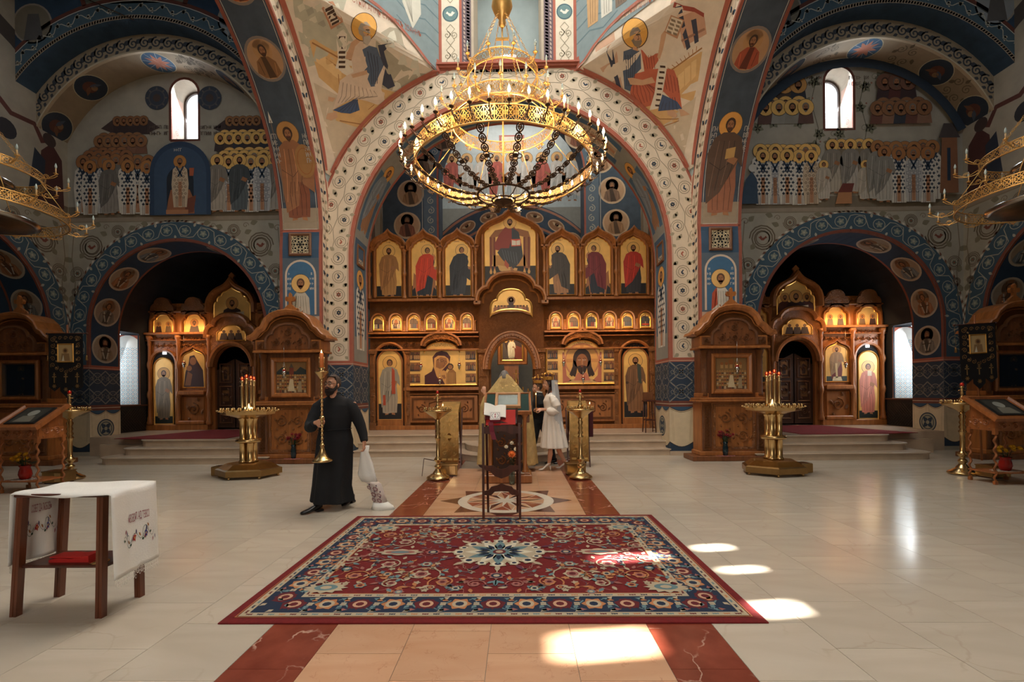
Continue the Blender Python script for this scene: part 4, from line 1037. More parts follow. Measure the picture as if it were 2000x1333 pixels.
for s in(-1,1):
 for wall in(0,1):     # 0: wall with the chapel arch, 1: outer side wall with the recess
  if wall==0:fr=lambda u,v,d=0,s=s:Vector((XC+s*BX+u*-s,11.5-d,v));par=tree('wall_chapel_arch')[0 if s<0 else 1]
  else:fr=lambda u,v,d=0,s=s:Vector((XC+s*(11.17-d),8.75+u,v));par=tree('wall_left' if s<0 else 'wall_right')[0]
  p=Paint(fr,.0008,.0015)
  if wall==0:x0,x1=-3.1,2.75
  else:x0,x1=-2.75,2.75
  p.rect(-2.76,5.93,2.76,6.02,dk(CREAM,.75));p.rect(-2.76,5.90,2.76,5.93,OLIVE,1)
  q=polar(3.17,2.24);arch_band(p,3.17,2.24,2.72,RB,VC,2.3);p.up()
  arch_band(p,3.17,2.24,2.31,dk(RED,.8),VC,2.3);m=Map(p,q)
  n=20;L0=-.7;L1=pi*2.24+.7;st=(L1-L0)/n
  for i in range(n):
   a=L0+(i+.5)*st;e=1 if i%2 else-1
   m.ring(a,.27,.13,.014,VC,14);m.flower(a,.27,.09,(140,150,140),VC,5)
   m.line([(a-st*.5,.27-e*.13),(a-st*.2,.27+e*.15),(a+st*.25,.27+e*.16),(a+st*.5,.27+e*.13*-1*-1)],.016,VC)
   m.leaf(a+st*.45,.27-e*.12,-e*1.4,.12,.06,VC)
  rope(m,lambda t:(L0+(L1-L0)*t,.505),.05,(112,76,62),WHITE,96)
  # spandrel scrolls
  for e in(-1,1):
   if wall==1 and e<0:continue
   big_scroll(p,e*2.15,5.28,.33,sgn=e);big_scroll(p,e*2.52,4.62,.19,.018,False,sgn=e);big_scroll(p,e*1.48,5.66,.17,.018,False,sgn=-e);big_scroll(p,e*2.58,4.15,.10,.014,False)
   p.line([(e*2.62,3.4),(e*2.58,4.4),(e*2.66,5.0),(e*2.6,5.7)],.022,(128,116,98));p.spiral(e*2.58,5.7,.1,1.2,.02,(128,116,98));p.spiral(e*1.78,5.78,.08,1.2,.016,(128,116,98));p.spiral(e*.95,5.78,.07,1.2,.014,(128,116,98))
   for(a,b,c)in((1.75,5.58,.4),(2.45,5.0,2.2),(2.66,4.9,.8),(1.2,5.72,2.8),(2.62,4.38,1.3),(2.5,5.7,2.4),(1.9,5.82,.3),(2.7,3.9,1.9),(.7,5.83,.2)):
    p.leaf(e*a,b,c if e>0 else pi-c,.2,.14,(128,122,102),1)
  rr=(2.24,2.75)if True else 0
  # piers below the ring: interlace, drape
  b0=p.l;p.up(4)
  for a,b in((-2.75,-2.24),(2.24,2.75)):
   low_bands(p,a,b)
  p.l=b0
  p.build('scroll_fresco',par)
  # soffit: blue with bishops' medallions (jamb depth .9)
  f3,cut3=bent(2.24,0,32 if wall==0 else 24,3.17,0)
  for e in(-1,1):
   if wall==0:
    def fr(u,v,d=0,s=s,e=e,f3=f3):a,z,nx,nz=f3(u);return Vector((XC+s*BX+e*(a-nx*d),11.5+v,z-nz*d))
   else:
    def fr(u,v,d=0,s=s,e=e,f3=f3):a,z,nx,nz=f3(u);return Vector((XC+s*(11.17+v),8.75+e*(a-nx*d),z-nz*d))
   class Sh3(Paint):
    def _cut(s2,t,col,d):
     s3=[(g[0]-3.17,g[1])for g in t];fr0=s2.fr;s2.fr=lambda u,v,d:fr0(u+3.17,v,d);Paint._cut(s2,s3,col,d);s2.fr=fr0
   p=Sh3(fr,.0008,.002);p.cuts=cut3;tp=3.17+pi*2.24/2
   p.rect(2.3,0,tp,.9,(34,58,82));p.rect(2.3,0,tp,.05,dk(RED,.8),1);p.rect(2.3,.84,tp,.9,dk(RED,.8),1);p.up(2)
   for k,u in enumerate((2.75,3.72,4.72,5.75)):
    if k==3 and e>0:pass
    medallion(p,u+.0,.45,.38,robe=((140,120,96),(118,110,100),(150,104,74),(112,120,126))[(k+(s>0))%4],bg=(150,134,116),rim=(176,164,146),rot=-pi/2,halo=(134,92,58))
    for q_ in(-1,1):p.line([(u+.0,.45+q_*.10),(u-.26,.45+q_*.03)],.03,(176,168,152),l=8);p.line([(u-.08,.45+q_*.13),(u-.08,.45+q_*.03)],.02,UMB,l=9);
   p.build('medallion_fresco',par)
   # jamb bands
   if wall==0:jf=lambda u,v,d=0,s=s,e=e:Vector((XC+s*BX+e*(2.24-d),u,v));a,b=11.5,12.4
   else:jf=lambda u,v,d=0,s=s,e=e:Vector((XC+s*u,8.75+e*(2.24-d),v));a,b=11.17,12.07
   p=Paint(jf);low_bands(p,a,b,rosette=(a+b)/2 if wall==0 else False);p.build('band_fresco',par)
 # recess of the side wall: dark blue with a pale medallion
 p=Paint(lambda u,v,d=0,s=s:Vector((XC+s*(12.07-d),u,v)));p.rect(6.5,0,11.0,5.5,(34,54,76));medallion(p,10.4,4.5,.45,robe=(90,96,100),bg=(110,112,110),halo=(120,96,70));p.build('blue_fresco',par)
 # ---------------- lunette
 lun=tree('wall_lunette')[0 if s<0 else 1];W0=s*BX
 p=Paint(lambda u,v,d=0:Vector((XC+u,11.5-d,v)))
 at=lambda x,y:onY(x,y,11.5)
 a0,a1=sorted((s*11.16,s*5.3))
 p.rect(a0,6.02,a1,6.30,(122,110,92));p.up()
 # window border
 wx=s*8.17;p.line([(wx-.37,7.94)]+[(wx-.37,9.14)]+arc(wx,9.14,.37,180,0,10)+[(wx+.37,9.14),(wx+.37,7.94),(wx-.37,7.94)],.06,dk(RED,.7))
 R1=3.05
 def crowd(x0,x1,z0,h,n,kinds,halo=GOLD,jit=.0,lines=True):
  order=[1,3,5,7,9,0,2,4,6,8,10]
  for i in[k for k in order if k<n]:
   u=x0+(x1-x0)*(i+.5)/n;q=p.l;p.l+=7 if i%2==0 else 0
   kk=kinds[i%len(kinds)]
   if kk=='v':vest(p,u,z0-.02*(i%2),h,0,halo,HAIRS[i%4])
   elif kk=='q':vest(p,u,z0,h*.99,1,halo,HAIRS[(i+1)%4])
   elif kk=='o':vest(p,u,z0,h*.98,2,halo,HAIRS[(i+2)%4])
   else:saint(p,u,z0,h,kk,dk(kk,.75),HAIRS[i%4],halo,pose=0,wide=1.1)
   p.l=q
  p.up(15)
 def rowheads(x0,x1,z,n,r,halo,robes):
  for j in(1,0):
   for i in range(n-j):
    u=x0+(x1-x0)*(i+.5+j*.5)/n;c=robes[(i+j)%len(robes)]
    p.poly([(u-r*2.1,z-r*4.2),(u+r*2.1,z-r*4.2),(u+r*1.7,z-r*1.3),(u,z-r*.8),(u-r*1.7,z-r*1.3)],c,0)
    head(p,u,z+j*r*.9,r,HAIRS[(i+j)%4],halo,det=True,hn=16);p.up(1)
   p.up(5)
 GH=(228,182,104);DKR=((62,52,50),(74,60,52),(48,52,62))  # brighter nave-side halos: the light falling there is put into the paint
 if s<0:
  # dark angels at the top, names beside the window
  for x0_,x1_,z in((220,290,243),(440,510,243)):
   c0=at((x0_+x1_)/2,z)
   for k in range(5):u=c0[0]-.34+.17*k;p.poly([(u-.15,c0[1]-.26),(u+.15,c0[1]-.26),(u+.12,c0[1]+.02),(u-.12,c0[1]+.02)],(60,46,46));head(p,u,c0[1]+.08,.062,UMB,(134,92,58)if x0_<300 else(150,106,66),hn=12);p.up(2)
   p.poly([(c0[0]-.75,c0[1]-.1),(c0[0]-.45,c0[1]+.12),(c0[0]-.42,c0[1]-.24)],(70,54,52));p.poly([(c0[0]+.75,c0[1]-.1),(c0[0]+.45,c0[1]+.12),(c0[0]+.42,c0[1]-.24)],(70,54,52))
  for x in(307,410):
   c0=at(x,192);p.disc(c0[0],c0[1],.30,(58,66,80),26);p.ring(c0[0],c0[1],.2,.03,(84,84,88),20,1);p.disc(c0[0],c0[1],.1,(76,62,60),12,l=1)
   for k in range(8):p.leaf(c0[0]+.2*cos(k*pi/4),c0[1]+.2*sin(k*pi/4),k*pi/4,.08,.05,(96,92,90),2)
  for x,n in((295,8),(392,9)):
   for j in(0,1):c0=at(x,248+12*j);words(p,c0[0],c0[1]-.06,.085,n,(96,84,76))
  lx0,lx1=at(188,280)[0],at(285,280)[0];BR=(136,92,64)
  rowheads(lx0,lx1,at(0,281)[1],6,.075,(146,102,66),[(132,92,72),(122,84,66)])
  rowheads(at(165,0)[0],at(255,0)[0],at(0,312)[1],5,.085,(150,100,64),[(140,96,74),(120,100,90)])
  crowd(at(152,0)[0],at(300,0)[0],6.12,1.45,7,['v','o','q',(150,146,138),'v'],halo=(156,106,64))
  crowd(at(158,0)[0],at(305,0)[0],6.08,1.35,4,['v',(146,140,132),'v','v'],halo=(176,120,66))
  rowheads(at(422,0)[0],at(545,0)[0],at(0,281)[1],7,.075,GH,DKR)
  rowheads(at(430,0)[0],at(545,0)[0],at(0,318)[1],6,.085,GH,DKR)
  crowd(at(415,0)[0],at(545,0)[0],6.10,1.40,6,[(170,160,146),'q',(92,100,104),'v','q'],halo=GH)
  # blue niche with the central bishop on his seat
  c=-8.23;p.poly(round_outline(c,6.03,7.1,.77,18),(46,66,92));p.up();p.poly(round_outline(c,6.03,7.08,.66,18),(58,80,106));p.up();p.poly(round_outline(c,6.06,6.9,.34,12),(32,40,52));p.up()
  p.poly([(c-.36,6.06),(c+.36,6.06),(c+.34,6.42),(c+.24,6.66),(c-.24,6.66),(c-.3,6.42)],(150,96,66));p.poly([(c+.1,6.4),(c+.4,6.52),(c+.34,6.1),(c+.14,6.06)],(116,66,50),1);p.poly([(c-.36,6.05),(c+.2,6.05),(c+.2,6.16),(c-.36,6.16)],(172,120,84),2);p.up(3)
  vest(p,c,6.22,1.28,2,(186,128,66),(96,80,70));p.up(5)
  p.poly([(c+.24,7.0),(c+.34,7.0),(c+.36,7.2),(c+.24,7.2)],(170,90,60));words(p,c-.12,7.62,.07,4,WHITE)
 else:
  # painted vine tree
  for k,(x,y)in enumerate([(1560,240),(1575,200),(1590,160),(1690,170),(1680,210),(1700,250),(1600,262),(1640,262),(1670,285),(1590,285),(1560,180),(1720,150),(1740,190),(1510,240),(1480,200),(1540,160),(1480,250),(1760,210),(1620,280)]):
   c0=at(x,y)
   for j in range(5):p.leaf(c0[0],c0[1],j*1.25+k,.16,.12,(122,120,100))
   p.disc(c0[0]+.15,c0[1]+.1,.025,(140,96,80),6,l=1)
   if k%2:p.spiral(c0[0]-.15,c0[1],.1,1.2,.014,(122,120,100))
  for x in(1590,1685):p.line([at(x,300),at(x+8,250),at(x-6,200),at(x+5,150)],.02,(110,104,88))
  for x,n in((1592,8),(1684,8)):
   for j in(0,1):c0=at(x,155+12*j);words(p,c0[0]-.3,c0[1],.085,n,(104,90,80))
  p.up(2)
  rowheads(at(1493,0)[0],at(1570,0)[0],at(0,195)[1],3,.10,(196,146,84),DKR)
  rowheads(at(1480,0)[0],at(1584,0)[0],at(0,238)[1],4,.095,GH,[(96,70,62),(150,146,136),(140,136,126)])
  crowd(at(1474,0)[0],at(1592,0)[0],6.16,1.42,8,['v','q','v','v','o'],halo=GH)
  crowd(at(1474,0)[0],at(1592,0)[0],6.10,1.34,5,['v','q','v','v','o'],halo=GH)
  crowd(at(1612,0)[0],at(1700,0)[0],6.35,1.30,5,[(176,166,150),(168,150,122),(180,172,160),(168,150,122),(176,166,150)],halo=GH)
  for x in(1607,1688):c0=at(x,392);saint(p,c0[0],c0[1],.95,(190,182,168),(176,166,150),halo=GH,beard=False,wide=1.15)
  p.up(6);c0=at(1645,395);p.poly([(c0[0]-.2,c0[1]-.06),(c0[0]+.2,c0[1]-.06),(c0[0]+.2,c0[1]+.34),(c0[0]-.12,c0[1]+.24)],(176,124,84));p.poly([(c0[0]-.14,c0[1]+.22),(c0[0]-.02,c0[1]+.44),(c0[0]+.26,c0[1]+.44),(c0[0]+.2,c0[1]+.22)],(112,56,46),1)
  rowheads(at(1712,0)[0],at(1780,0)[0],at(0,195)[1],3,.10,(110,76,60),[(60,44,46),(84,44,40)])
  rowheads(at(1697,0)[0],at(1810,0)[0],at(0,245)[1],5,.09,(136,94,62),[(104,66,56),(134,100,80),(52,56,66)])
  crowd(at(1698,0)[0],at(1822,0)[0],6.16,1.42,7,[(182,176,164),'v','q','v','o'],halo=(168,116,68))
  crowd(at(1705,0)[0],at(1818,0)[0],6.10,1.34,4,[(182,176,164),'v','q','v'],halo=(168,112,64))
  p.up(2);b=at(1826,0)[0];p.poly([(b,6.3),(b+.45,6.3),(b+.42,7.7),(b+.06,7.7)],(140,96,68));p.rect(b+.18,6.6,b+.26,7.4,DBLUE,1);p.poly([(b-.02,7.65),(b+.5,7.65),(b+.3,8.0),(b+.1,8.0)],(74,66,66),1)
  b=at(1462,0)[0];p.poly([(b-.3,6.1),(b+.15,6.1),(b+.12,6.7),(b,6.9),(b-.15,6.7)],(60,78,96));p.disc(b+.02,6.98,.1,WHITE,10,l=1);p.line(arc(W0,6.6,2.93,155,25,26),.22,(44,58,74),l=-2)
 p.build('crowd_fresco',lun)
 # window reveal
 for e in(-1,1):
  rv=Paint(lambda u,v,d=0,e=e:Vector((XC+s*8.17+e*(.34-d),11.5+u,v)),.0008,.002);rv.rect(0,7.98,.42,9.14,(190,164,150));rv.rect(0,7.98,.03,9.14,RED,1)
  for k in range(7):rv.spiral(.2,8.06+.165*k,.07,1.4,.012,(150,110,100),k,1 if k%2 else-1,l=1)
  rv.build('reveal_fresco',lun)
 # soffit with medallions between Y 10.75 and 11.5, radius 3.05, centre height 6.6
 soff=tree('wall_lunette_arch')[0 if s<0 else 1];n28=28;a_lo=radians(25.6);cutS=(pi-2*a_lo)/n28
 def fs(u,v,d=0,s=s):
  """u angle index from the middle (radians*3.05), v depth"""
  a=pi/2-u/3.05;k=math.floor((a-a_lo)/cutS+1e-9);t=(a-a_lo)/cutS-k;A=a_lo+k*cutS;B=A+cutS
  x=cos(A)+(cos(B)-cos(A))*t;z=sin(A)+(sin(B)-sin(A))*t;nx,nz=cos((A+B)/2),sin((A+B)/2)
  return Vector((XC+s*BX+3.05*x-nx*d,10.75+v,6.6+3.05*z-nz*d))
 p=Paint(fs,.0008,.003);p.cuts=cutS*3.05
 hw=(pi/2-a_lo)*3.05
 p.rect(-hw,0,hw,.75,(140,124,102));p.rect(-hw,0,hw,.06,(176,160,136),1);p.up(2)
 for k,a in enumerate((-59,-33,2,36,60)):
  u=a*radians(1)*3.05*(-s)*-1*(1)*1.0;u=(u if s<0 else u)
  star=(k==2)
  c=(62,88,112)if star else(40,50,64)
  p.disc(u,.38,.36,(172,164,140),26);p.disc(u,.38,.34,c,26,l=1)
  if star:
   for j in range(8):p.leaf(u,.38,j*pi/4,.28,.10,(166,110,90),2)
   for j in range(4):p.line([(u+.33*cos(j*pi/4+.4),.38+.33*sin(j*pi/4+.4)),(u-.33*cos(j*pi/4+.4),.38-.33*sin(j*pi/4+.4))],.006,WHITE,l=2)
  else:p.disc(u,.36,.16,(90,54,46),12,l=2);p.disc(u+.04,.44,.07,(130,100,74),10,l=3);p.leaf(u,.34,2.6,.26,.1,(110,74,56),3);p.leaf(u,.34,.5,.26,.1,(70,80,96),3)
  if k<4:
   um=(u+(-33,2,36,60)[k]*radians(1)*3.05)/2
   for q in(-1,1):
    for w in(-1,1):p.spiral(um+q*.14,.38+w*.15,.11,1.5,.018,(96,84,66),w*pi/2,q*w)
    p.leaf(um+q*.26,.38,q,.16,.09,(96,84,66));p.leaf(um,.38+q*.22,q*1.5,.14,.08,(96,84,66))
 p.build('medallion_fresco',soff)
 # face rings
 def fring(Y,r0):return lambda u,v,d=0:Vector((XC+s*BX+(r0+v)*sin(u/3.3),Y-d,6.6+(r0+v)*cos(u/3.3)))
 p=Paint(fring(10.75,3.05));n=26;L=3.3*radians(64)
 for i in range(n):
  a,b=-L+2*L*i/n,-L+2*L*(i+1)/n;p.poly([(a,0),(b,0),(b,.4),(a,.4)],(150,134,110));p.poly([(a,.0),(b,0),(b,.03),(a,.03)],(190,176,150),1)
  m=(a+b)/2;c=(58,62,68);p.spiral(m,.2,.13,1.5,.035,c,pi/2,1,l=2);p.leaf(m+.06,.2,.5,.2,.12,c,2);p.leaf(m-.1,.1,3.6,.12,.08,c,2)
 p.build('dark_scroll_fresco',soff)
 bay=tree('wall_bay_arch')[0 if s<0 else 1];p=Paint(fring(10.3,3.45));L=3.3*radians(57);n=30
 for i in range(n):
  a,b=-L+2*L*i/n,-L+2*L*(i+1)/n;m=(a+b)/2;e=1 if i%2 else-1
  p.poly([(a,.09),(b,.09),(b,.40),(a,.40)],(66,88,100));p.poly([(a,.0),(b,0),(b,.09),(a,.09)],(150,134,116));p.poly([(a,.42),(b,.42),(b,.50),(a,.50)],dk(RED,.62),1)
  p.poly([(a,.40),(b,.40),(b,.415),(a,.415)],WHITE,1)
  p.line([(a,.25-e*.05),(m,.25+e*.08),(b,.25+e*.05)],.02,VC,l=2);p.leaf(m,.25,e*1.1,.13,.07,VC,2);p.leaf(m+.05,.26,pi-e*.7,.1,.06,VC,2)
 rope(p,lambda t:(-L+2*L*t,.045),.06,(112,76,62),None,110)
 p.build('blue_ring_fresco',bay)
 p=Paint(lambda u,v,d=0:Vector((XC+u,10.3-d,v)))
 for q,c in((-1,(120,112,96)),(1,(140,146,150))):
  u=s*BX+q*s*-1*2.62*-1 if 0 else s*BX+q*2.35;p.disc(u,9.98,.46,(150,142,130),26);p.disc(u,9.98,.42,c,26,l=1);p.poly([(u-.2,9.6),(u+.25,9.62),(u+.15,10.2),(u-.1,10.2)],(86,84,84),2)
 z0=lambda u:6.6+sqrt(max(0,3.95**2-u*u))
 for q in(-1,1):p.poly([(s*BX+q*1.1,z0(1.1)-.02),(s*BX+q*1.2,z0(1.2)-.02),(s*BX+q*1.28,10.6),(s*BX+q*1.18,10.6)],dk(RED,.62),1)
 p.poly([(s*BX-1.1,z0(1.1)),(s*BX+1.1,z0(1.1)),(s*BX+1.18,10.6),(s*BX-1.18,10.6)],(104,106,92));p.poly([(s*BX-.55,10.52),(s*BX+.55,10.52),(s*BX+.6,10.7),(s*BX-.6,10.7)],(150,126,86),1)
 p.build('vault_fresco',bay)
 # figures on the outer wall above the recess
 p=Paint(lambda u,v,d=0,s=s:Vector((XC+s*(11.17-d),u,v)));par=tree('wall_left' if s<0 else 'wall_right')[0]
 p.rect(8,6.02,11.5,6.3,(112,100,84));
 p.poly([(10.75,6.2),(11.4,6.2),(11.35,7.4),(11.1,7.7),(10.85,7.4)],(76,44,42),1);p.disc(11.05,7.75,.16,(64,52,50),14,l=2);p.poly([(10.55,6.3),(10.9,6.3),(10.95,7.2),(10.7,7.4)],(40,50,66),2)
 p.line([(9.6,8.4),(10.2,7.9),(10.7,7.95),(10.9,7.6)],.12,(92,52,46),l=1);p.disc(10.1,7.5,.22,(48,48,54),16,l=1)
 p.line([(8.75+3.4*cos(a*pi/20),6.6+3.4*sin(a*pi/20))for a in range(2,12)],.4,(74,70,68),l=0)
 p.build('figure_fresco',par)
# ---------------- altar vault
p=Paint(lambda u,v,d=0:Vector((XC+u,15-d,v)))
for s in(-1,1):
 m=Map(p,lambda a,b:(s*(2.35+b),a))
 p.poly([(s*2.42,3),(s*2.42,8.6)]+[(s*2.42*cos(radians(a)),8.6+2.42*sin(radians(a)))for a in range(5,66,5)]+[(s*2.85*cos(radians(a)),8.6+2.85*sin(radians(a)))for a in range(65,-1,-5)]+[(s*2.85,3)],(92,104,116))
 p.line([(s*2.4,3),(s*2.4,8.6)]+[(s*2.4*cos(radians(a)),8.6+2.4*sin(radians(a)))for a in range(5,91,5)],.06,RED,l=1)
 p.line([(s*2.9,3),(s*2.9,8.6)]+[(s*2.9*cos(radians(a)),8.6+2.9*sin(radians(a)))for a in range(5,91,5)],.03,(150,146,140),l=1)
 for k in range(12):v=6.2+.32*k;c=(v-8.6);x=2.62 if v<8.6 else sqrt(max(.1,2.62**2-c*c));p.spiral(s*x,v,.12,1.5,.03,(166,160,146),pi/2,1 if k%2 else-1,l=2)
 for k,(u,v)in enumerate(((3.4,7.0),(3.28,8.05),(2.9,9.05),(2.2,9.85))):medallion(p,s*u,v+.0,.44,robe=((128,76,54),(150,110,76),(120,90,70),(140,100,70))[(k+(s>0)*1)%4],bg=(176,138,106),rim=(190,160,130),halo=(170,124,84))
p.build('medallion_fresco',wall_inner)
p=Paint(lambda u,v,d=0:Vector((XC+u,16.2-d,v)));mm=Map(p,lambda a,b:((3.12+b)*sin(a/3.12),4.66+(3.12+b)*cos(a/3.12)))
for i in range(24):
 a,b=-2.9+5.8*i/24,-2.9+5.8*(i+1)/24;mm.poly([(a,-.36),(b,-.36),(b,-.28),(a,-.28)],(170,110,84));mm.poly([(a,.3),(b,.3),(b,.38),(a,.38)],(176,120,96))
for i in range(-3,4):mm.disc(i*.82,.0,.32,(196,160,128),22,ry=.2,l=1);mm.disc(i*.82,.0,.28,(150,104,70),22,ry=.16,l=2);mm.disc(i*.82,.05,.07,(120,80,56),10,l=3);mm.leaf(i*.82,0,.4,.2,.1,(196,160,120),3);mm.leaf(i*.82,0,2.8,.2,.1,(196,160,120),3)
p.build('oval_fresco',low_arch)
p=Paint(lambda u,v,d=0:Vector((XC+u,18.4-d,v)))
p.rect(-2.9,.5,2.9,8.9,(150,146,136));p.rect(-2.9,8.9,2.9,12.6,(186,192,190));p.up()
for i in range(9):u=-2.4+.6*i;saint(p,u,9.15,1.9,(196,192,184)if i%2 else(176,180,178),(206,196,184)if i%3 else(178,92,78),HAIRS[i%4],(216,168,110),pose=1 if i<4 else 2)
p.up(8);p.rect(-.5,11.2,.5,11.8,(176,110,100));p.rect(-.4,11.26,.4,11.74,(206,196,180),1)
p.build('apostle_fresco',apse)
for s in(-1,1):
 p=Paint(lambda u,v,d=0,s=s:Vector((XC+s*(4.2-d),u,v)));p.rect(12,4,15,10.6,(190,180,162));p.up()
 for k in range(7):y=12.3+.42*k;p.poly([(y-.2,6.0),(y+.2,6.0),(y+.16,7.2+.3*(k%3)),(y,7.5+.3*(k%3)),(y-.14,7.1)],((160,140,116),(120,96,80),(186,170,148))[k%3]);p.disc(y,7.7+.3*(k%3),.12,(196,160,116),12,l=1)
 p.rect(12,4,15,6.0,(96,88,80),1)
 p.build('figure_fresco',tree('wall_chancel_side')[0])
# clouds painted on the right chapel vault; dark figures on the left one
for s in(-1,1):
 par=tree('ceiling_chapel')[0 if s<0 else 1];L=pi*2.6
 def fv(u,v,d=0,s=s):
  k=math.floor(u/(L/20)+1e-9);t=u/(L/20)-k;A=pi-k*pi/20;B=A-pi/20;x=cos(A)+(cos(B)-cos(A))*t;z=sin(A)+(sin(B)-sin(A))*t;m=(A+B)/2
  return Vector((XC+s*BX+s*(2.6*x-d*cos(m)),12.41+v,3.4+2.6*z-d*sin(m)))
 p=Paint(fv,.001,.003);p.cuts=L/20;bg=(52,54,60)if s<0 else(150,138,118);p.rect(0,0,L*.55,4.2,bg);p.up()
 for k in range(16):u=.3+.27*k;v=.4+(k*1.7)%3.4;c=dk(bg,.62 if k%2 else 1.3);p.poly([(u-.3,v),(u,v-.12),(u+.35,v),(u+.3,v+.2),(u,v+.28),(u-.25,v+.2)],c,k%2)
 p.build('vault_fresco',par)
# ------------------------------------------------------------ carved wooden screens, gilded icons
wood=M('oak_wood',(158,98,50),.36,kind='wood',scale=9,var=.28,bump=.12,bscale=60)
wood2=M('oak_wood_dark',(112,66,34),.42,kind='wood',scale=9,var=.3)
carve=carved('carved_oak',(156,98,50),.4,16)
carve_fine_shaded=carved('carved_oak_fine_shaded',(144,88,44),.4,30,.012)  # kept darker than the mouldings, shading put into its colour
gold_rim=M('gilded_rim',(232,176,92),.28,.75,var=.1)
icon_gold=M('gold_leaf',(236,188,108),.42,.2,var=.10,scale=4)
icon_paint=M_paint('icon_paint',.45,.10)
gap_shade_mat=M('gap_shade',(20,16,16),.9)  # near black, stands for the shade in door gaps
def icon(par,fr,path,draw,ground=icon_gold,rim=gold_rim,rw=.02,d=0,name='icon',label=None):
 """a board with a raised rim and a painting as sub-part; path = outline in (u,v)"""
 m=MB();m.prism(path,fr,d-.01,d+.006);o=m.build(name,ground,par,label=label)
 if rim:
  m=MB();m.mould(path,[(.008,d-.01),(.008,d+.02),(-rw*.4,d+.028),(-rw,d+.016),(-rw,d)],fr,closed=True);m.build('rim',rim,o)
 p=Paint(fr,.0007,d+.0075);draw(p);p.build('painting',o,icon_paint);return o
def scroll_relief(mb,fr,x0,x1,z0,z1,d=0,n=None,w=.022,h=.02):
 """raised running scroll as real carving"""
 H=z1-z0;n=n or max(1,round((x1-x0)/(H*1.0)));st=(x1-x0)/n
 class R(Paint):
  def line(s,pts,w_,col,closed=False,l=0):
   A=[];N_=len(pts);P=[]
   for i,q in enumerate(pts):
    a=pts[max(0,i-1)];b=pts[min(N_-1,i+1)];dx,dy=b[0]-a[0],b[1]-a[1];L=math.hypot(dx,dy)or 1;nx,ny=-dy/L*w_/2,dx/L*w_/2
    P+=[fr(q[0]+nx,q[1]+ny,d),fr(q[0],q[1],d+h),fr(q[0]-nx,q[1]-ny,d)]
   mb.add(P,[(3*i+k,3*i+3+k,3*i+4+k,3*i+1+k)for i in range(N_-1)for k in(0,1)],smooth=False)
  def leaf(s,u,v,a,L,w_,col,l=0):
   c,q=cos(a),sin(a);T=[(0,0),(.18,.32),(.42,.5),(.72,.3),(1,0),(.72,-.3),(.42,-.5),(.18,-.32)]
   P=[fr(u+c*x*L-q*y*w_,v+q*x*L+c*y*w_,d)for x,y in T]+[fr(u+c*.5*L,v+q*.5*L,d+h*1.2)]
   mb.add(P,[(i,(i+1)%8,8)for i in range(8)])
 r=R(fr)
 for i in range(n):
  s=1 if i%2 else-1;u=x0+(i+.5)*st;v=(z0+z1)/2;rr=min(st,H)*.36
  r.spiral(u,v,rr,1.6,w,None,a0=-s*pi/2,sgn=s,n=14)
  for q in(-1,1):r.leaf(u+q*st*.42,v-q*H*.2,q*1.0,H*.3,H*.16,None);r.leaf(u+q*st*.3,v+q*H*.33,pi*.5*q+.4,H*.2,H*.12,None)
def turned(r,z0,z1,n=2):
 """profile of a turned column with rings"""
 H=z1-z0;P=[(r*1.5,z0),(r*1.5,z0+.03*H),(r*1.1,z0+.05*H),(r*1.25,z0+.07*H),(r*.85,z0+.1*H)]
 for k in range(1,n):
  z=z0+H*k/n;P+=[(r*.8,z-.05*H),(r*1.25,z-.02*H),(r*1.35,z),(r*1.25,z+.02*H),(r*.8,z+.05*H)]
 return P+[(r*.8,z1-.12*H),(r*1.1,z1-.1*H),(r*.85,z1-.08*H),(r*1.2,z1-.05*H),(r*1.6,z1-.03*H),(r*1.6,z1)]
# ---- the main iconostasis, px positions of the photo turned into metres on its plane
IY=13.2
scr=empty('iconostasis',(XC,IY,PLAT),label='tall carved oak altar screen with rows of gilded icons behind the couple',cat='iconostasis')
fl=lambda u,v,d=0:Vector((u,-d,v))
def q_(px,py):a=onY(px,py,IY);return a[0],a[1]-PLAT
def hx(px):return(px-999.2)/68.2+-0.0
def hz(py):return 1.03+(768-py)/68.2     # height above the altar floor
mb=MB()
# base wall with the royal opening and the two deacon doors laid flat on its face
TOPB=hz(588);ow=.60;osp=hz(722)
mb.prism([(-4.07,0),(-ow,0),(-ow,osp)]+arc(0,osp,ow,180,0,20,rz=.86)[1:-1]+[(ow,osp),(ow,0),(4.07,0),(4.07,TOPB),(-4.07,TOPB)],fl,-.18,0)
mb.build('screen_wall',carve_fine_shaded,scr)
mb=MB();scroll=MB()
# tier mouldings
for s in(-1,1):
 x0,x1=sorted((s*.93,s*4.07))
 for z,h,d in((hz(588),.07,.14),(hz(652),.05,.20),(hz(659),.03,.13),(hz(684),.04,.12),(hz(762),.09,.10),(.0,.12,.10),(hz(770),.03,.06)):
  a0,a1=(x0,x1)if z>hz(690)or z==0 else((x0,x1-.98)if s>0 else(x0+.98,x1))
  mb.box(a0,a1,-d,0,z,z+h,b=.008);mb.cut()
mb.build_each('moulding',wood,scr)
for s in(-1,1):
 x0,x1=sorted((s*.98,s*4.0))
 scroll_relief(scroll,fl,x0,x1,hz(682),hz(662),.012,n=14)
 scroll_relief(scroll,fl,x0,x1,hz(651),hz(647),.012,n=30,w=.01)
 # rosettes above the feast icons
 for k in range(6):
  u=s*(1.27+.51*k);scroll.lathe([(.075,0),(.075,.015),(.05,.03),(.05,.018),(.022,.02),(.0,.04)],12,(u,0,hz(603)),ax=Matrix.Rotation(pi/2,3,'X'),smooth=False)
  for e in(-1,1):scroll_relief(scroll,fl,u+e*.16-.09,u+e*.16+.09,hz(609),hz(596),.004,n=1)
scroll.build('carving',carve_fine_shaded,scr,kind='stuff')
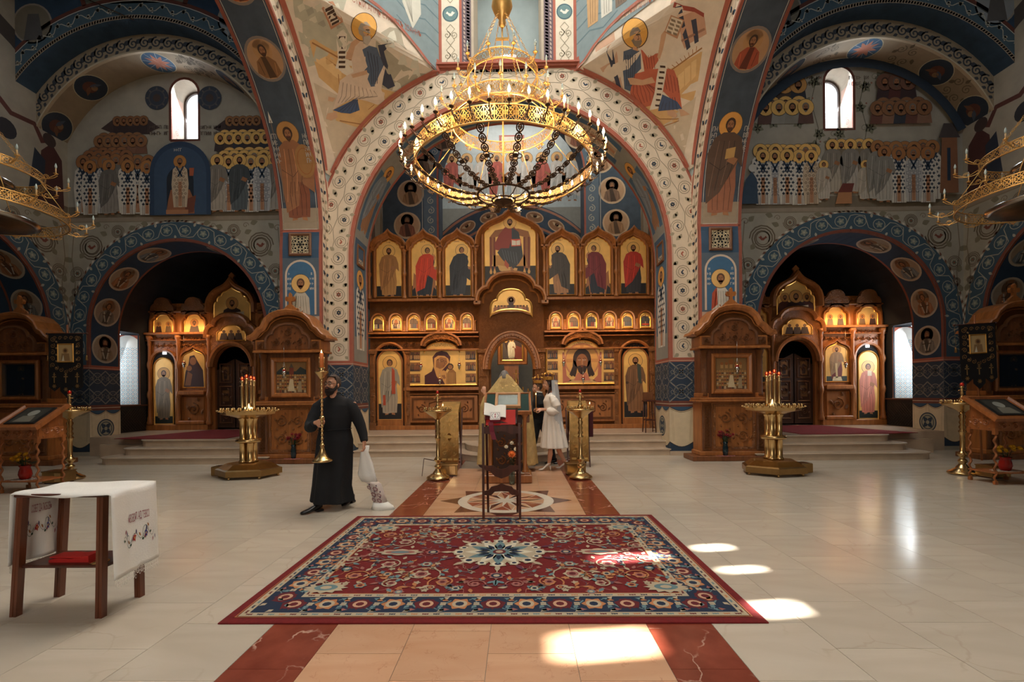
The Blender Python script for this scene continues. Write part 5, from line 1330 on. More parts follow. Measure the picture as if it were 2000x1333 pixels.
# pillars beside the royal opening and at the ends
pil=MB()
for s in(-1,1):
 for x,w,d in((.80,.17,.13),(3.98,.09,.12),(2.98,.07,.09)):
  pil.box(s*x-w,s*x+w,-d,0,0,.22,b=.01);pil.box(s*x-w*.85,s*x+w*.85,-d*.8,0,.22,hz(690),b=.01);pil.box(s*x-w,s*x+w,-d*1.1,0,hz(690),hz(682),b=.008);PILC=1
  for k in range(3):pil.box(s*x-w*.5,s*x+w*.5,-d*.95,0,.4+.55*k,.8+.55*k,b=.012)
  pil.cut()
pil.build_each('pillar',carve,scr)
def royal(par,fr,W_,zf,ra,mat,hw_=None):pass
# big door kokoshnik (trefoil) over the royal opening with arch mouldings
mb=MB();o=outline(0,TOPB-.9,hz(592),.92,.78,LOBE);mb.prism(o,fl,0,.10)
mb2=MB();mb2.mould(outline(0,hz(594),hz(592),.92,.78,LOBE),[(-.02,.1),(-.02,.2),(.03,.26),(.08,.26),(.1,.2),(.1,.08)],fl)
mb2.mould(outline(0,hz(594),hz(592),.80,.66,LOBE),[(-.03,.1),(0,.14),(.03,.1)],fl)
for s in(-1,1):mb2.box(min(s*.86,s*1.05),max(s*.86,s*1.05),-.26,0,hz(597),hz(590),b=.01)
P_=arc(0,osp,ow+.02,180,0,26,rz=.88);mb2.mould(P_,[(-.02,.0),(-.02,.10),(.02,.15),(.06,.13),(.06,.16),(.14,.16),(.16,.2),(.20,.2),(.22,.1)],fl)
mb2.build('arch_moulding',wood,scr)
# the kokoshnik board must not close the opening: cut it above the arch
mb=MB();top=outline(0,hz(592),hz(592),.92,.78,LOBE);inner=arc(0,osp,.78,180,0,20,rz=1.06)
inner=[p for p in inner if p[1]>osp+.2];mb.prism([(-.92,osp+.2)]+top+[(.92,osp+.2)]+inner[::-1],fl,0,.10);mb.build('arch_board',carve_fine_shaded,scr)
beads=MB()
for i in range(31):
 a=pi*(i+.5)/31;beads.ball((.70*cos(a),-.165,osp+.96*sin(a)),.022,6,4)
beads.build('bead_row',wood,scr,kind='stuff')
def supper(p):
 pass
lp=[(-.60,hz(621))]+[(-.60,hz(607))]+[(.60*x*-1,hz(607)+.60*z)for x,z in LOBE[1:]]+[(.60*x,hz(607)+.60*z)for x,z in reversed(LOBE[1:-1])]+[(.60,hz(607)),(.60,hz(621))]+[(.6*cos(radians(a)),hz(621)-.02+.22*sin(radians(a)))for a in range(15,166,15)]
def draw(p):
 p.poly([(-.52,hz(617)),(-.5,hz(603)),(-.3,hz(598)),(.3,hz(598)),(.5,hz(603)),(.52,hz(617)),(.3,hz(611)),(0,hz(608)),(-.3,hz(611))],(176,110,72));p.up()
 for k in range(11):u=-.45+.09*k;p.poly([(u-.04,hz(611)),(u+.04,hz(611)),(u+.03,hz(601)),(u-.03,hz(601))],((150,92,60),(120,84,62),(166,124,92))[k%3]);p.disc(u,hz(599.5),.024,UMB,8)
 p.up();p.poly([(-.28,hz(610)),(.28,hz(610)),(.2,hz(604)),(-.2,hz(604))],(206,160,118));p.disc(0,hz(589),.12,(150,104,70),14,l=1);p.poly([(-.08,hz(603)),(.08,hz(603)),(.06,hz(592)),(-.06,hz(592))],(74,50,50),2);head(p,0,hz(588),.035,halo=GOLD)
icon(scr,fl,lp,draw,d=.12,rw=.045,label='golden lobed icon of the last meal above the central opening')
# central enthroned icon
def koko(par,x,hw,z0,zs,h,wood_b,iw,iz0,izs,ih,draw,d0=0,dd=.22,label=None,blk=None):
 m=MB();m.prism(outline(x,z0,zs,hw,h),fl,-.12,d0+.02);m.build('kokoshnik_board',wood_b,par)
 m=MB();m.mould(outline(x,zs-.02,zs,hw,h),[(-.075,d0),(-.075,d0+.06),(-.045,d0+.10),(-.045,d0+dd*.6),(0,d0+dd),(.035,d0+dd),(.05,d0+dd*.8),(.05,-.12)],fl)
 m.mould(outline(x,iz0-.02,izs,iw+.06,ih+.09,FOIL),[(-.05,d0),(-.045,d0+.03),(-.02,d0+.045),(.015,d0+.045),(.03,d0)],fl)
 m.build('kokoshnik_moulding',wood,par)
 def dr(p):
  if blk:p.rect(x-iw+.012,iz0+.012,x+iw-.012,blk,(30,28,30))
  p.up();draw(p)
 return icon(par,fl,outline(x,iz0,izs,iw,ih,FOIL),dr,d=d0+.02,rw=.012,label=label)
def throne(p):
 z=lambda y:hz(y);x=lambda a:hx(a)
 P=lambda pts,c,l=0:p.poly([(hx(880+a*.27),hz(400+b*.27))for a,b in pts],c,l)
 P([(290,240),(330,190),(400,178),(500,180),(570,200),(585,250),(580,470),(540,460),(540,240),(440,215),(330,240),(320,430),(290,450)],(150,96,54));
 for a in(298,325,540,572):P([(a-7,240),(a+7,240),(a+7,490),(a-7,490)],(120,60,40),1);P([(a-10,490),(a,460),(a+10,490),(a+6,505),(a-6,505)],(206,156,90),2)
 P([(310,370),(540,370),(560,450),(310,450)],(186,134,74),1);P([(345,440),(490,465),(480,500),(440,510),(360,480)],(206,160,100),2)
 P([(400,170),(470,170),(500,210),(510,290),(500,360),(420,350),(330,330),(325,290),(360,220)],(140,58,48),2)
 P([(450,170),(500,205),(520,300),(530,380),(500,430),(460,470),(430,450),(380,400),(345,350),(370,320),(430,320),(450,250)],(58,62,68),3)
 for k in range(6):p.line([(hx(880+(380+k*20)*.27),hz(400+(330+k*4)*.27)),(hx(880+(400+k*18)*.27),hz(400+(400+k*8)*.27))],.012,(96,104,112),l=4)
 P([(445,255),(515,255),(515,305),(445,308)],(206,84,60),5);P([(450,262),(480,268),(480,300),(450,300)],(224,214,196),6);P([(483,268),(510,262),(510,298),(483,300)],(224,214,196),6)
 P([(400,400),(430,440),(420,470),(395,440)],(176,84,60),4);P([(445,450),(470,490),(455,500),(436,470)],SKIN,5)
 q=p.l;p.l+=6;head(p,hx(880+437*.27),hz(400+135*.27),.085,UMB,(226,176,100),rim=(150,100,60));p.l=q
koko(scr,hx(998),.95,TOPB+.07,hz(480),(480-415)/68.2,carve_fine_shaded,.735,hz(563),hz(462),(462-424)/68.2,throne,.04,.24,'large golden icon of the enthroned figure holding an open book',blk=hz(521))
# six full figures
figs=[((175,126,72),(160,112,66),0,'ochre robed apostle'),((40,46,54),(196,62,36),1,'red cloaked angel'),((44,50,60),(38,42,50),1,'dark blue robed mother'),
  ((164,116,78),(64,58,54),2,'bearded forerunner in brown'),((38,44,56),(116,44,48),2,'wine red cloaked angel'),((52,50,54),(176,52,38),0,'apostle in red')]
cols6=[761,830,896,1098,1168,1237]
for k,px in enumerate(cols6):
 x=hx(px);dy=(px-999)*-.016;robe,cloak,pose,txt=figs[k]
 def draw(p,x=x,robe=robe,cloak=cloak,pose=pose,k=k):
  if k in(1,4):
   for e in(-1,1):p.poly([(x+e*.10,3.95+.3),(x+e*.30,4.4+.1),(x+e*.34,4.0),(x+e*.27,hz(560)),(x+e*.2,3.7)],(160,104,64))
   p.disc(x+(.22 if k==1 else-.22),hz(503),.12,(186,130,84),14,l=1)
  p.up(2);saint(p,x,hz(577),1.42,robe,cloak,UMB,(228,180,104),beard=k not in(1,2,4),lean=(0,.35,.4,-.4,-.4,0)[k],pose=pose,wide=1.12)
  words(p,x-.1,hz(473),.045,5,(170,110,60))
 koko(scr,x,.49,TOPB+.07,hz(487),(487-452)/68.2,carve_fine_shaded,.365,hz(578),hz(490),(490-466)/68.2,draw,.02,.18,'arched golden icon of a %s'%txt,blk=hz(557))
cm_=MB()
for px in(723,792,861,931,1064,1134,1203,1273):cm_.lathe(turned(.052,TOPB+.07,hz(486),2),12,(hx(px),-.10,0));cm_.box(hx(px)-.09,hx(px)+.09,-.2,0,hz(486),hz(482),b=.008)
me=None
for i,px in enumerate((723,792,861,931,1064,1134,1203,1273)):
 if me is None:
  m=MB();m.lathe(turned(.052,TOPB+.07,hz(486),2),12,(0,-.10,0));m.box(-.09,.09,-.2,0,hz(486),hz(482),b=.008);ob=m.build('column',wood,scr);me=ob.data;ob.location.x=hx(px)
 else:ob=bpy.data.objects.new('column',me);COL.objects.link(ob);ob.parent=scr;ob.location.x=hx(px)
# feast icons
for s in(-1,1):
 for k in range(6):
  x=s*(1.27+.51*k)
  def draw(p,x=x,k=k):
   g=hz(640);R_=random.Random(k*3+s)
   p.poly([(x-.13,g),(x-.13,hz(625)),(x-.05,hz(620)),(x+.06,hz(622)),(x+.13,hz(627)),(x+.13,g)],R_.choice([(110,84,64),(84,84,84),(134,92,62)]));p.up()
   if(k+(s>0))%3==0:p.line([(x,g+.02),(x,hz(618))],.02,(80,52,38));p.line([(x-.09,hz(622)),(x+.09,hz(622))],.016,(80,52,38))
   elif(k+(s>0))%3==1:p.disc(x,hz(628),.09,(206,176,130),14,ry=.12);p.disc(x,hz(628),.05,(186,110,66),10,ry=.09,l=1)
   for j in range(5):
    u=x-.1+.05*j;c=R_.choice([(150,60,44),(60,66,84),(176,140,96),(90,60,50),(196,180,150)])
    p.poly([(u-.022,g+.01),(u+.022,g+.01),(u+.014,g+.13),(u-.014,g+.13)],c,2);p.disc(u,g+.145,.018,UMB,7,l=3)
   if k==5 and s>0:p.rect(x-.1,g+.03,x+.1,g+.07,(196,70,44),5)
  m=MB();m.mould(outline(x,hz(646),hz(624),.185,.19,[(cos(radians(a)),sin(radians(a)))for a in range(0,91,15)]),[(-.02,0),(-.02,.05),(.02,.06),(.03,0)],fl);
  for e in(-1,1):m.lathe(turned(.028,hz(646),hz(626),1),8,(x+e*.235,-.04,0))
  m.build('feast_niche',wood,scr)
  icon(scr,fl,round_outline(x,hz(644),hz(625),.15,10),draw,d=.012,rw=.03)
# big lower icons: left the mother and child, right the face; scenes along both sides
def border_scenes(p,s,x0,x1,cx):
 R_=random.Random(9+s)
 for e in(-1,1):
  for k in range(3):
   u=(x0+.19)if e<0 else(x1-.19);z=hz((738,715.5,694)[k])
   p.rect(u-.15,z-.13,u+.15,z+.13,(150,100,54));p.rect(u-.14,z-.12,u+.14,z-.07,(58,48,40),1)
   for j in range(5):w=u-.11+.055*j;p.poly([(w-.02,z-.1),(w+.02,z-.1),(w+.015,z+.02),(w-.015,z+.02)],R_.choice([(64,50,44),(110,60,44),(84,84,88),(160,126,84)]),2);p.disc(w,z+.035,.017,UMB,7,l=2)
   p.rect(u-.12,z+.03,u-.02,z+.1,(110,80,56),1);p.poly([(u+.02,z+.04),(u+.12,z+.04),(u+.07,z+.12)],(120,70,50),1)
def mother(p):
 x0,x1=hx(797),hx(932);border_scenes(p,-1,x0,x1,0);Z=lambda a,b:(hx(680+a*.2326),hz(650+b*.2326));P=lambda pts,c,l=0:p.poly([Z(*q)for q in pts],c,l);p.up(4)
 P([(640,438),(640,355),(700,320),(715,280),(708,200),(740,160),(785,148),(830,160),(858,200),(850,260),(830,300),(800,350),(815,438)],(74,32,36))
 P([(718,290),(722,210),(755,188),(810,192),(840,215),(850,245),(790,310),(800,360),(770,400),(740,360)],(206,150,84),1)
 P([(735,285),(738,225),(775,200),(825,210),(832,250),(800,290),(770,300)],(150,98,56),2);p.disc(*Z(752,222),.02,UMB,8,l=3)
 p.line([Z(770,228),Z(790,222),Z(806,232)],.012,UMB,l=3);p.line([Z(775,240),Z(796,238)],.016,UMB,l=3);p.line([Z(812,236),Z(826,240)],.014,UMB,l=3);p.line([Z(800,232),Z(814,262),Z(804,266)],.01,UMB,l=3);p.line([Z(794,276),Z(812,276)],.012,(120,44,34),l=3)
 P([(780,330),(800,310),(830,330),(835,438),(815,438),(790,390)],(206,150,84),3)
 P([(822,438),(826,340),(850,308),(880,305),(903,330),(906,438)],(150,100,50),4);[p.line([Z(835+k*13,330),Z(832+k*14,432)],.01,(206,160,90),l=5)for k in range(5)]
 c=Z(856,282);p.disc(c[0],c[1],.095,UMB,14,l=4);p.disc(c[0],c[1]-.012,.065,(160,106,62),12,l=5);p.line([(c[0]-.03,c[1]+.01),(c[0]-.01,c[1]+.01)],.012,UMB,l=6);p.line([(c[0]+.01,c[1]+.01),(c[0]+.03,c[1]+.01)],.012,UMB,l=6)
 P([(780,355),(810,350),(820,380),(800,385)],(160,106,62),6)
def face(p):
 x0,x1=hx(1066),hx(1201);border_scenes(p,1,x0,x1,0);c=hx(1136);p.up(4)
 p.disc(c,hz(706),.50,(196,130,90),34);p.disc(c,hz(706),.455,(216,160,90),34,l=1)
 for a in(0,1):p.rect(c-.45 if a else c-.05,hz(706)-.05 if a else hz(706),c+.45 if a else c+.05,hz(706)+.05 if a else hz(706)+.45,(200,140,80),2)
 for e in(-1,1):p.poly([(c+e*.30,hz(745)),(c+e*.55,hz(750)),(c+e*.56,hz(690)),(c+e*.50,hz(690)),(c+e*.44,hz(735))],(186,110,86),2)
 p.poly([(c-.5,hz(752)),(c-.3,hz(742)),(c,hz(738)),(c+.3,hz(742)),(c+.5,hz(752)),(c+.3,hz(748)),(c,hz(754)),(c-.3,hz(748))],(206,164,110),2)
 H_=(52,32,24);p.disc(c,hz(703),.255,H_,26,ry=.30,l=4)
 for e in(-1,1):
  p.poly([(c+e*.25,hz(704)),(c+e*.27,hz(718)),(c+e*.36,hz(733)),(c+e*.30,hz(737)),(c+e*.26,hz(735)),(c+e*.2,hz(738)),(c+e*.16,hz(730)),(c+e*.12,hz(712))],H_,4)
 p.poly([(c-.13,hz(730)),(c+.13,hz(730)),(c+.24,hz(745)),(c-.24,hz(745))],(196,120,92),3)
 p.disc(c,hz(709),.165,(148,92,54),22,ry=.235,l=5);p.poly([(c-.15,hz(718)),(c-.07,hz(716)),(c+.07,hz(716)),(c+.15,hz(718)),(c+.1,hz(728)),(c+.03,hz(733)),(c-.03,hz(733)),(c-.1,hz(728))],H_,6)
 for e in(-1,1):
  p.line([(c+e*.03,hz(702.5)),(c+e*.075,hz(701)),(c+e*.125,hz(702.5))],.014,H_,l=7);p.poly([(c+e*.035,hz(705)),(c+e*.075,hz(704)),(c+e*.11,hz(705)),(c+e*.075,hz(706.2))],(220,200,170),7);p.disc(c+e*.073,hz(705),.013,(20,14,12),8,l=8)
 p.poly([(c-.012,hz(703)),(c+.012,hz(703)),(c+.026,hz(714)),(c-.026,hz(714))],(172,112,68),7);p.line([(c-.035,hz(718)),(c+.035,hz(718))],.018,(140,60,44),l=8)
for s,(a,b,dr,lb)in((-1,(797,932,mother,'wide golden icon of the mother and child in dark wine red')),(1,(1066,1201,face,'wide golden icon of a bearded face with dark hair'))):
 x0,x1=hx(a),hx(b);xm=hx(863 if s<0 else 1136);z0,z1=hz(752),hz(683)
 path=[(x0,z0),(x0,z1),(xm-.50,z1)]+arc(xm,z1-.06,.5,173,7,12,rz=.30)+[(xm+.50,z1),(x1,z1),(x1,z0)]
 icon(scr,fl,path,dr,d=.02,rw=.03,label=lb)
 m=MB();o=outline(xm,hz(675),hz(675),.56,.46,[(1,0),(.97,.2),(.86,.42),(.66,.6),(.42,.72),(.2,.82),(.08,.9),(0,1)])
 m.prism(o+[(xm+.4,hz(675)-.03)]+arc(xm,hz(677)-.03,.46,10,170,10,rz=.24)+[(xm-.4,hz(675)-.03)],fl,0,.15);m.build('carved_crest',carve,scr)
 m=MB();m.mould(o,[(-.03,.14),(-.02,.19),(.03,.19),(.04,.0)],fl);scroll_relief(m,fl,xm-.35,xm+.35,hz(668),hz(655),.15,n=4);m.mould(arc(xm,hz(677)-.03,.5,170,10,10,rz=.26),[(-.02,.14),(0,.18),(.03,.14)],fl);m.build('crest_moulding',wood,scr)
 m=MB();m.box(x0,x1,-.05,0,.2,hz(772),b=.01);m.build('lower_panel',wood,scr)
 m=MB();pp=[(x0+.12,.3),(x1-.12,.3),(x1-.12,hz(778)),(x0+.12,hz(778))];m.mould(pp,[(-.03,.05),(-.02,.075),(.02,.075),(.03,.05)],fl,closed=True)
 scroll_relief(m,fl,x0+.2,x0+.55,.38,hz(783),.05,n=1,w=.03);scroll_relief(m,fl,x1-.55,x1-.2,.38,hz(783),.05,n=1,w=.03)
 m.mould([(x0+.6,.5),(x0+.75,.4),(x1-.75,.4),(x1-.6,.5),(x1-.6,hz(787)),(x1-.75,hz(784)),(x0+.75,hz(784)),(x0+.6,hz(787))],[(-.015,.05),(0,.065),(.015,.05)],fl,closed=True);m.build('panel_carving',carve_fine_shaded,scr,kind='stuff')
 # deacon door with full-length saint
 xd=hx(761 if s<0 else 1239);
 m=MB();m.prism(round_outline(xd,0.04,hz(700),.42,14),fl,0,.004);m.build('door_gap_shade',gap_shade_mat,scr)  # flat dark sheet, shade round the door put into colour
 m=MB();m.mould(round_outline(xd,0.0,hz(700),.44,16),[(-.03,0),(-.03,.07),(.01,.11),(.05,.07),(.06,0)],fl);m.build('door_arch',wood,scr)
 dr_=empty('deacon_door',(xd,-.02,0),parent=scr)
 m=MB();m.prism(round_outline(0,0.06,hz(706),.37,14),fl,0,.03);m.build('leaf',wood,dr_)
 m=MB();m.mould(round_outline(0,.27,hz(706),.36,14),[(-.03,.03),(-.02,.06),(.01,.06),(.02,.03)],fl);m.build('leaf_moulding',wood,dr_)
 def draw(p,s=s):
  p.rect(-.325,.31,.325,hz(787),(30,28,30));p.up();saint(p,0,hz(808),1.62,(168,152,132)if s<0 else(140,96,62),(150,140,124)if s<0 else(120,84,56),UMB,(220,168,92),beard=s>0,wide=1.0,pose=0)
  p.up(6)
  if s<0:p.poly([(.06,hz(716)),(.14,hz(722)),(.16,hz(768)),(.05,hz(768))],(178,76,50));p.poly([(-.2,hz(770)),(-.13,hz(770)),(-.12,hz(790)),(-.2,hz(790))],(178,76,50))
  else:p.poly([(.04,hz(712)),(.15,hz(716)),(.17,hz(752)),(.08,hz(750))],(64,70,62));p.line([(-.24,hz(735)),(-.24,hz(748))],.01,UMB);p.disc(-.24,hz(750),.04,UMB,10)
 m=MB();path=round_outline(0,.3,hz(706),.33,14);m.prism(path,fl,.03,.036);ic=m.build('icon_board',icon_gold,dr_);p=Paint(fl,.0007,.037);draw(p);p.build('painting',dr_,icon_paint)
# ---- the icon seen through the royal opening, and the altar lamp
al=empty('altar_icon',(XC,16.0,0),label='framed icon of a haloed white figure seen through the central opening',cat='icon')
AY=16.0;az=lambda y:1.5+(768-y)/900*AY;ax_=lambda x:(x-1003)/900*AY
m=MB();m.box(ax_(973),ax_(1032),-.05,.05,az(713),az(640),b=.01);m.build('board',wood2,al)
m=MB();m.mould([(ax_(976),az(711)),(ax_(1029),az(711)),(ax_(1029),az(643)),(ax_(976),az(643))],[(-.07,.05),(-.05,.09),(.02,.1),(.04,.05)],fl,closed=True);m.box(ax_(1000)-.25,ax_(1000)+.25,-.06,.04,0,az(713));m.build('frame',wood,al)
def draw(p):
 c=ax_(1002);p.poly(round_outline(c,az(705),az(672),.36,14),(70,46,38));p.up();p.poly([(c+.05,az(703)),(c+.34,az(703)),(c+.34,az(680)),(c+.1,az(675))],(130,62,44));p.poly([(c-.34,az(703)),(c-.05,az(703)),(c-.3,az(668))],(96,84,76))
 p.up();saint(p,c-.02,az(702),.72,(222,206,168),(226,214,180),(96,60,40),GOLD,wide=1.1);p.up(5)
 for k in range(4):p.disc(c-.2+.12*k,az(656)-.02*abs(k-1.5),.035,(224,206,160),8);p.line([(c-.3,az(706)),(c,az(698)),(c+.3,az(706))],.02,WHITE)
 p.disc(c-.22,az(667),.06,GOLD,10)
icon(al,fl,round_outline(ax_(1002),az(706),az(672),.38,14),draw,d=.055,rw=.05)
# ---------------- icon kiosks
def kiosk(x,y,label,draw,top=1.0,dark=False,finial=True,rz=0,glass_front=False):
 k=empty('icon_kiosk',(x,y,0),rz,label=label,cat='kiosk',group=None)
 D=.46
 m=MB();m.box(-.92,.92,-.12,D+.0,0,.11,b=.01);m.build('plinth',wood2,k)
 m=MB();m.box(-.70,.70,0,D,.11,1.27,b=.01);m.box(-.74,.74,-.04,D,.11,.2,b=.01);m.build('body',wood,k)
 m=MB()
 for e in(-1,1):
  m.box(e*.58-.1,e*.58+.1,-.03,0,.22,1.24,b=.01);m.mould([(e*.58-.06,.30),(e*.58+.06,.30),(e*.58+.06,1.18),(e*.58-.06,1.18)],[(-.012,.03),(0,.045),(.012,.03)],fl,closed=True)
  for j in range(11):
   z=.36+.076*j;m.mould([(e*.58-.04,z),(e*.58,z-.035),(e*.58+.04,z),(e*.58,z+.035)],[(-.008,.03),(0,.04),(.008,.03)],fl,closed=True)
 m.build('pilaster',carve_fine_shaded,k,kind='stuff')
 m=MB();m.mould([(-.42,.27),(.42,.27),(.42,1.2),(-.42,1.2)],[(-.03,0),(-.02,.03),(.02,.03),(.03,0)],fl,closed=True)
 scroll_relief(m,fl,-.36,.36,.34,.72,.0,n=2,w=.04,h=.03);scroll_relief(m,fl,-.36,.36,.72,1.12,.0,n=2,w=.04,h=.03);m.build('front_carving',carve,k,kind='stuff')
 m=MB();m.box(-.78,.78,-.10,D,1.27,1.31,b=.01);m.box(-.75,.75,-.07,D,1.31,1.36,b=.01);m.build('shelf',wood,k)
 m=MB();m.box(-.66,.66,.12,D,1.36,2.42);m.build('back_panel',wood2,k)
 m=MB()
 for e in(-1,1):m.box(e*.60-.075,e*.60+.075,.02,D,1.36,1.46,b=.008);m.box(e*.60-.052,e*.60+.052,.2,D-.01,1.4,2.4);m.cut()
 m.build_each('column_block',wood,k)
 for e in(-1,1):
  m=MB();m.lathe([(.075,1.40),(.075,1.44),(.058,1.48),(.058,1.9),(.058,2.2),(.07,2.24),(.055,2.27),(.08,2.34),(.085,2.40)],14,(e*.60,.07,0));m.build('column',carve_fine_shaded,k)
 m=MB();m.mould([(-.46,1.42),(.46,1.42),(.46,2.34),(-.46,2.34)],[(-.02,0),(-.02,.05),(-.05,.07),(-.1,.05),(-.12,.02),(-.12,0)],lambda u,v,d:Vector((u,.10-d,v)),closed=True);m.build('icon_frame',wood,k)
 fr2=lambda u,v,d=0:Vector((u,.11-d,v))
 icon(k,fr2,[(-.35,1.53),(.35,1.53),(.35,2.24),(-.35,2.24)],draw,ground=M('old_gold',(168,122,66),.5,.2),rim=wood2,rw=.02)
 if glass_front:m=MB();m.box(-.36,.36,.035,.04,1.52,2.25);m.build('glass',glass,k)
 # entablature and lobed roof
 m=MB();m.box(-.76,.76,-.08,D,2.42,2.47,b=.01);m.box(-.72,.72,-.03,D,2.47,2.70,b=.01);m.build('entablature',wood,k)
 m=MB()
 for e in(-1,1):m.box(e*.60-.08,e*.60+.08,-.045,0,2.5,2.67,b=.01);scroll_relief(m,lambda u,v,d=0:Vector((u,-.045-d,v)),e*.6-.07,e*.6+.07,2.51,2.66,n=1)
 m.build('corner_block',carve_fine_shaded,k,kind='stuff')
 RF=[(1,0),(.98,.06),(.9,.10),(.82,.2),(.74,.34),(.66,.40),(.62,.48),(.54,.70),(.40,.87),(.22,.96),(0,1)]
 m=MB();o=outline(0,2.70,2.70,.84,.60,RF);m.prism(o,lambda u,v,d:Vector((u,-d,v)),-D,-.02);m.build('gable',carve_fine_shaded,k)
 m=MB();m.mould(o,[(-.05,.0),(-.05,.04),(0,.10),(.05,.12),(.07,.10),(.07,-D)],fl);m.mould([(q[0]*.86,2.72+(q[1]-2.70)*.80)for q in o],[(-.012,.02),(0,.035),(.012,.02)],fl);m.build('roof_moulding',wood,k)
 m=MB();o2=outline(0,2.5,2.62,.47,.42,LOBE);m.prism(o2,fl,.0,.045);m.build('tympanum',wood2,k)
 m=MB();m.mould(o2,[(-.02,.045),(-.01,.08),(.03,.08),(.04,.04)],fl);scroll_relief(m,fl,-.38,.38,2.53,2.76,.045,n=3,w=.03,h=.03);scroll_relief(m,fl,-.17,.17,2.74,3.0,.045,n=1,w=.03,h=.03);m.build('tympanum_carving',carve_fine_shaded,k,kind='stuff')
 if finial:
  m=MB();scroll_relief(m,lambda u,v,d=0:Vector((u,.1-d,v)),-.26,.26,3.27,3.45,n=2,w=.03,h=.02);m.prism([(-.22,3.28),(-.12,3.42),(-.03,3.5),(-.03,3.56),(-.09,3.57),(-.11,3.62),(-.09,3.67),(-.03,3.66),(-.03,3.72),(0,3.76),(.03,3.72),(.03,3.66),(.09,3.67),(.11,3.62),(.09,3.57),(.03,3.56),(.03,3.5),(.12,3.42),(.22,3.28)],fl,-.12,-.06);m.build('finial_cross',wood,k)
 return k
def council(p,right=False):
 p.rect(-.34,1.54,.34,2.23,(132,100,62));p.up()
 if not right:
  p.poly([(-.34,2.0),(-.2,2.12),(-.1,2.02),(.1,2.02),(.2,2.12),(.34,2.04),(.34,1.95),(-.34,1.95)],(48,56,56));p.rect(-.05,1.7,.05,2.1,(120,60,46),1);p.poly([(-.05,2.1),(.05,2.1),(0,2.2)],(84,76,66),1)
 else:
  for k in range(5):u=-.2+.1*k;p.rect(u-.03,2.0,u+.03,2.08,(176,136,84),1);p.disc(u,2.1+(.04 if k==2 else 0),.035 if k!=2 else .06,(150,92,46),10,l=2)
 p.up(2)
 for r in range(5):
  for k in range(12):
   u=-.30+.055*k;z=1.93-.075*r;p.poly([(u-.022,z-.09),(u+.022,z-.09),(u+.015,z-.02),(u-.015,z-.02)],((110,76,52),(176,156,126),(74,56,50),(130,60,44))[(k*7+r*3)%4],r*2);p.disc(u,z,.02,(196,146,80),8,l=r*2+1);p.disc(u,z-.002,.010,(90,56,40),6,l=r*2+2)
 p.up(14);p.poly([(-.08,1.58),(.08,1.58),(.03,1.85),(-.03,1.85)],(196,176,140));p.poly([(.14,1.56),(.24,1.56),(.22,1.8),(.16,1.8)],(150,130,100));p.disc(.19,1.83,.03,(96,66,50),8)
kiosk(XC-4.83,10.02,'carved oak icon kiosk with cross finial against the left pier',lambda p:council(p))
kiosk(XC+4.83,10.02,'carved oak icon kiosk with cross finial against the right pier',lambda p:council(p,True))
def murky(p):p.rect(-.34,1.54,.34,2.23,(34,36,44));p.up();saint(p,0,1.56,.62,(52,44,40),(44,40,44),halo=(90,70,46))
kiosk(XC-10.86,9.98,'shadowed oak icon kiosk at the left edge behind the lectern',murky,glass_front=True)
kiosk(XC+10.86,9.98,'shadowed oak icon kiosk at the right edge behind the lectern',murky,glass_front=True)
